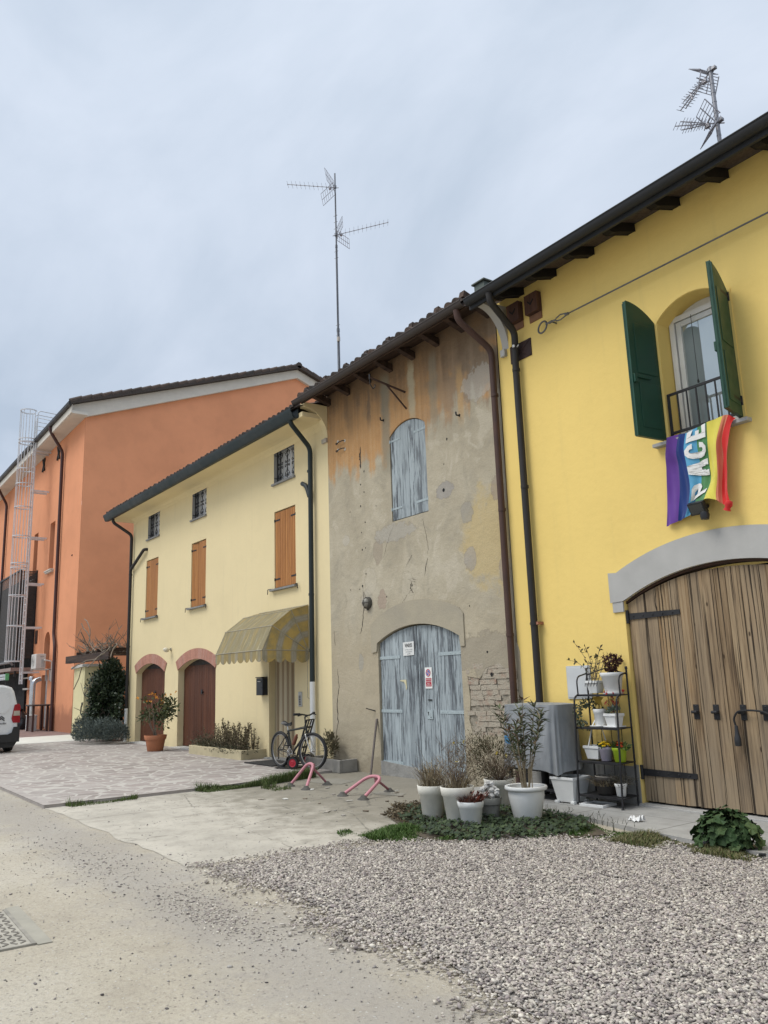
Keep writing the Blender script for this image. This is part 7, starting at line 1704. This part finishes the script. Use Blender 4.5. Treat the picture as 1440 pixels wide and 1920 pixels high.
grass('dry_grass', [([(-5.75, 6.65), (-5.2, 6.62), (-4.85, 6.75), (-4.9, 7.15), (-5.5, 7.22)], .45), ([(-5.0, 6.75), (-4.2, 6.74), (-3.3, 6.7), (-3.3, 7.05), (-4.9, 7.1)], .55)], 11000, .10, [(.12, .125, .05), (.20, .175, .09), (.08, .10, .03), (.26, .22, .13), (.06, .095, .025)], 'dry yellowish grass between the gravel and the pavement', 93)
q = MB(); r = random.Random(95); wsm = simple('weed_stalk', (.045, .05, .03), .8)
o = thing('weed_stalks', 'row of short dark weed stalks along the pavement edge', 'weeds', (0, 0, 0))
for x, y, n_ in [(-7.0, 7.5, 8), (-6.6, 7.45, 7), (-6.25, 7.35, 7), (-5.9, 7.25, 5)]:
    for k in range(n_): twigs(q, (x + r.uniform(-.2, .2), y + r.uniform(-.12, .1), G0), 1, .14, .004, r, 1.6, .25, 2, 4); q.flush('stalk', wsm, o)
# small litter and rubble on the pad
r = random.Random(97); q = MB()
for k in range(26):
    x, y = r.uniform(-11.5, -8.6), r.uniform(5.6, 7.6); s = r.uniform(.02, .06); q.obox((x, y, G0 + .012), (s * 1.8, s, .012), rot('Z', r.uniform(0, 3)))
stuff(q.build('rubble', islands('rubble_bits', [(.12, .095, .07), (.36, .34, .31), (.22, .17, .12), (.55, .54, .5)], .9), bevel=.003), 'scattered chips of wood and plaster on the concrete pad', 'rubble')
q = MB(); q.add([(x, y, G0 + .009) for x, y in [(-12.6, 7.2), (-12.1, 7.15), (-11.6, 7.35), (-11.75, 7.7), (-12.3, 7.75), (-12.55, 7.5)]], [tuple(range(6))]); q.add([(x, y, G0 + .009) for x, y in [(-10.45, 7.15), (-10.15, 7.05), (-9.75, 7.2), (-9.9, 7.4), (-10.3, 7.38)]], [tuple(range(5))])
struct('ground', q, concrete_mat('spilt_lime', (.50, .49, .46), .2))

# ---- manhole cover
o = thing('manhole_cover', 'rectangular patterned iron cover set flush in the dirt road', 'manhole cover', (-6.12, 1.42, G0 + .006), R(-1))
mm = simple('dusty_iron', (.28, .26, .225), .85, .2, 8)
q = MB(); q.box(-1.0, 0, -.62, 0, -.02, .004); q.build('plate', simple('dusty_plate', (.33, .31, .265), .92, .2, 6), o)
q = MB(); r = random.Random(99)
for i in range(17):
    for j in range(11):
        x, y = -.96 + i * .057, -.585 + j * .054; a = R(40) if (i + j) % 2 else R(-40); q.obox((x + r.uniform(-.006, .006), y, .006), (.05, .011, .006), rot('Z', a + r.uniform(-.2, .2)))
q.build('tread_pattern', simple('tread_iron', (.19, .175, .155), .8, .3), o)
q = MB(); q.box(-1.04, .03, -.005, .022, -.02, .008); q.box(.005, .03, -.62, -.006, -.02, .008); q.build('frame', simple('frame_iron', (.24, .225, .195), .8, .3), o)
q = MB(); q.box(-1.1, .05, .026, .12, -.02, .0015); q.build('concrete_collar', simple('collar_concrete', (.29, .275, .232), .9, .12, 5), o)

# ---- white van
VX, VY = -24.45, 4.09
van = thing('white_van', 'white panel van parked on the paving with a ladder on its roof', 'van', (VX, VY, 0))
vp = simple('van_paint', (.66, .675, .69), .25, .03, 2, spec=.6)
def sect(hw, hr, zt, zb=.34):
    P = [(-hw * .96, zb), (-hw, zb + .22), (-hw, .95), (-hw * .985, 1.08), (-hw * .96, 1.28), (-hr * 1.02, zt - .16), (-hr * .93, zt - .05), (-hr * .72, zt), (0, zt + .015)]
    return P + [(-a, b) for a, b in P[-2::-1]]
st_v = [(0.0, .865, .70, 1.74), (-.045, .905, .755, 1.79), (-.5, .915, .775, 1.82), (-1.6, .92, .785, 1.84), (-2.7, .92, .76, 1.80), (-3.2, .915, .70, 1.52), (-3.55, .90, .70, 1.18), (-4.15, .86, .66, 1.02), (-4.36, .74, .55, .88)]
q = MB(); vs = []; n_ = len(sect(1, 1, 1))
for x, hw, hr, zt in st_v: vs += [(x, a, b) for a, b in sect(hw, hr, zt)]
q.add(vs, [(i * n_ + k, i * n_ + k + 1, (i + 1) * n_ + k + 1, (i + 1) * n_ + k) for i in range(len(st_v) - 1) for k in range(n_ - 1)] + [tuple(range(n_)), tuple(range((len(st_v) - 1) * n_, len(st_v) * n_))]); q.build('body', vp, van, 32, bevel=.012)
q = MB()
for s_ in (-1, 1):     # pressed panels of the blank rear doors
    P = [(s_ * .06, 1.06), (s_ * .56, 1.06), (s_ * .68, 1.20), (s_ * .62, 1.60), (s_ * .5, 1.64), (s_ * .06, 1.65)]; q.pyz(P, .0, .014)
q.build('rear_door_panel', vp, van, bevel=.012)
q = MB(); q.box(.002, .008, -.008, .008, .52, 1.70); q.build('door_seam', iron, van)
q = MB(); q.pyz([(-.93, .30), (.93, .30), (.93, .66), (.80, .66), (.76, .52), (.66, .47), (-.66, .47), (-.76, .52), (-.80, .66), (-.93, .66)], -.10, .075); q.pyz([(-.80, .16), (.80, .16), (.9, .32), (-.9, .32)], -.15, .03); q.build('rear_bumper', simple('bumper_black', (.022, .022, .023), .6, .15), van, bevel=.02)
for s_ in (-1, 1):
    q = MB(); q.pyz([(s_ * .78, .80), (s_ * .74, .90), (s_ * .80, 1.26), (s_ * .905, 1.28), (s_ * .935, 1.22), (s_ * .94, .80)], -.10, .02); tl = q.build('tail_light', simple('tail_red', (.28, .012, .02), .2, .1), van, bevel=.012)
    q = MB(); q.pyz([(s_ * .775, .98), (s_ * .785, 1.10), (s_ * .93, 1.10), (s_ * .935, .98)], -.09, .024); q.build('clear_lamp', simple('clear_lamp', (.40, .36, .30), .2, .1), tl, bevel=.004)
for x in (-.62, -3.45):
    for s_ in (-1, 1):
        q = MB(); q.lathe([(.0, -.09), (.20, -.09), (.29, -.10), (.315, -.07), (.315, .07), (.29, .10), (.20, .09), (0, .085)], (x, s_ * .80, .315), 28, rot('X', R(90))); wq = q.build('wheel', rubber, van, 40)
        q = MB(); q.lathe([(.19, .0), (.185, .006), (.06, .02), (0, .022)], (x, s_ * .895, .315), 20, rot('X', R(-90 * s_))); q.build('hubcap', simple('hubcap', (.35, .35, .36), .35, .1, metal=.6), wq, 40)
q = MB(); q.box(-3.9, -.3, -.78, .78, .20, .36); q.build('underbody', dark_void, van)
q = MB()
for s_ in (-1, 1): q.prism([(-2.0, s_ * .925, 1.10), (-3.05, s_ * .925, 1.10), (-2.85, s_ * .84, 1.50), (-2.0, s_ * .85, 1.55)], (0, s_ * .006, 0))
q.build('side_window', glass, van)
q = MB(); q.prism([(-2.80, -.62, 1.74), (-2.80, .62, 1.74), (-3.50, .70, 1.22), (-3.50, -.70, 1.22)], (-.03, 0, .05)); q.build('windscreen', glass, van)
badge = simple('badge_black', (.03, .03, .033), .35)
q = MB()
for dz in (0, -.055): q.pyz([(.395, .895 + dz), (.475, .955 + dz), (.555, .895 + dz), (.555, .925 + dz), (.495, .975 + dz), (.475, .985 + dz), (.455, .975 + dz), (.395, .925 + dz)], .006, .016)
q.build('chevron_badge', badge, van)
text_mesh('CITROËN', .062, 'badge_text', badge, van, Matrix.Translation((.012, .475, .775)) @ Matrix.Rotation(R(90), 4, 'Z') @ Matrix.Rotation(R(90), 4, 'X'), bold=.001)
q = MB()
for x in (-.45, -1.7, -2.6): q.box(x - .03, x + .03, -.66, .66, 1.90, 1.94); q.box(x - .03, x + .03, -.66, -.60, 1.80, 1.90); q.box(x - .03, x + .03, .60, .66, 1.80, 1.90); q.flush('roof_bar', iron, van)
gcap = simple('green_cap', (.10, .30, .13), .5)
ld = thing('roof_ladder', 'aluminium ladder with green end caps lying on the white van roof', 'ladder', (VX, VY + .30, 1.945))
q = MB(); lal = simple('ladder_alu', (.55, .56, .57), .4, .08, metal=.5)
for y in (-.22, .22): q.box(-2.9, .16, y - .035, y + .035, 0, .075); q.flush('rail', lal, ld); q.box(-2.9, .05, y - .03, y + .03, .09, .16); q.flush('rail', lal, ld)
q = MB()
for k in range(10): q.tube([(-2.8 + .3 * k, -.2, .04), (-2.8 + .3 * k, .2, .04)], .015, 6); q.flush('rung', lal, ld)
q = MB()
for y in (-.22, .22): q.box(.16, .22, y - .045, y + .045, -.01, .17); q.flush('end_cap', gcap, ld, bevel=.006)

# ---- aerials and chimney
def yagi(parent, p, d, L, n, el, booms=1, refl=True, rl=.5, back=.10):
    d = Vector(d).normalized(); up = Vector((0, 0, 1)); s = d.cross(up).normalized(); up = s.cross(d).normalized(); p = Vector(p)
    q = MB(); t = .009
    q.tube([p - d * back, p + d * .12], .012, 5)
    offs = [0] if booms == 1 else [-.07, 0, .07]
    for k, of in enumerate(offs):
        a = p + d * .1; b = p + d * L * (1 if k == 1 or booms == 1 else .86) + up * of; q.tube([a if booms > 1 else p, b], t if booms > 1 else .011, 5)
        for j in range(n):
            c = a.lerp(b, .12 + .88 * (j + .5 * (k == 1)) / (n - (0 if k != 1 else .5) if booms > 1 else n - 1) if n > 1 else 1); q.tube([c - s * el * (1 - .012 * j), c + s * el * (1 - .012 * j)], .0038, 4)
            if booms == 1: q.box(c.x - .012, c.x + .012, c.y - .012, c.y + .012, c.z - .012, c.z + .012)
    if booms > 1:
        m = p + d * L * .62; q.tube([m - up * .06, m + up * .06], .014, 5)
    c = p + d * .14; q.obox(c - up * .03, (.07, .05, .06)); q.tube([c - s * .14, c + s * .14], .008, 4); q.build('boom', alu, parent)
    if refl:
        q = MB(); o0 = p + d * .0
        for sg in (-1, 1):
            ax = (up * sg * math.cos(R(38)) + d * math.sin(R(38))).normalized(); w_ = rl * .55
            for k in (-1, 0, 1): q.tube([o0 + ax * .03 + s * k * w_, o0 + ax * rl + s * k * w_], .008, 4)
            for j in range(7): c = o0 + ax * (.05 + (rl - .05) * j / 6); q.tube([c - s * w_, c + s * w_], .005, 4)
        q.build('reflector', alu, parent)
an = thing('tv_aerial', 'tall aerial mast with two yagi antennas above the cream and old house roofs', 'aerial', (-17.04, 11, 8.1))
q = MB(); q.tube([(0, 0, 0), (0, 0, 2.9)], .038, 10); q.tube([(0, 0, 2.8), (0, 0, 5.4)], .03, 10); q.tube([(0, 0, 5.3), (0, 0, 7.63)], .022, 10)
for z, rr2 in ((2.85, .045), (5.35, .036), (7.2, .04), (5.71, .045)): q.lathe([(rr2, -.04), (rr2, .04)], (0, 0, z), 10)
for z in (2.7, 3.0, 5.0, 5.2, 5.9, 6.1, 6.3): q.tube([(-.06, -.03, z), (.05, .02, z)], .008, 5)
q.build('mast', simple('mast_steel', (.20, .21, .235), .45, .15, metal=.5), an, 50)
q = MB(); q.tube([(.045, -.03, .2), (.05, -.02, 2.0), (.03, -.03, 3.2), (.035, -.02, 5.5), (.03, -.01, 7.0)], .008, 5); q.build('aerial_lead', rubber, an); q = MB(); q.box(.02, .09, -.06, .0, 2.5, 2.62); q.build('junction_box', simple('pale_box', (.42, .38, .34), .6), an)
yagi(an, (0, 0, 7.18), (-.62, -.785, .14), 1.36, 10, .19, 1, True, .52); yagi(an, (0, 0, 5.70), (.55, .80, .24), 1.5, 11, .20, 1, True, .46)
an = thing('tv_aerial', 'short aerial mast with two triple-boom antennas on the yellow house roof', 'aerial', (-5.31, 10, 7.9))
q = MB(); q.tube([(0, 0, 0), (0, 0, 2.33)], .030, 10)
for z in (1.42, 2.28): q.lathe([(.045, -.03), (.045, .03)], (0, 0, z), 10); q.box(-.02, .09, -.03, .03, z - .02, z + .02)
for z in (1.2, 1.6, 1.75, 1.9, 2.05): q.lathe([(.033, -.01), (.033, .01)], (0, 0, z), 10)
q.build('mast', simple('mast_steel2', (.24, .245, .27), .45, .15, metal=.5), an, 50)
yagi(an, (0, 0, 2.26), (-.93, .25, -.22), .68, 9, .08, 3, True, .30); yagi(an, (0, 0, 1.40), (-.62, -.76, -.0), .60, 9, .10, 3, True, .34)
o = thing('chimney', 'small grey-green metal chimney peeping over the eaves beside the yellow house', 'chimney', (-10.28, 10.0, 7.9)); q = MB(); q.box(-.14, .14, -.14, .14, 0, 1.08); q.build('stack', simple('chimney_metal', (.075, .095, .085), .6, .15), o, bevel=.01); q = MB(); q.box(-.18, .18, -.18, .18, 1.085, 1.12); q.build('cap', simple('chimney_cap', (.085, .10, .09), .6, .15), o, bevel=.01)
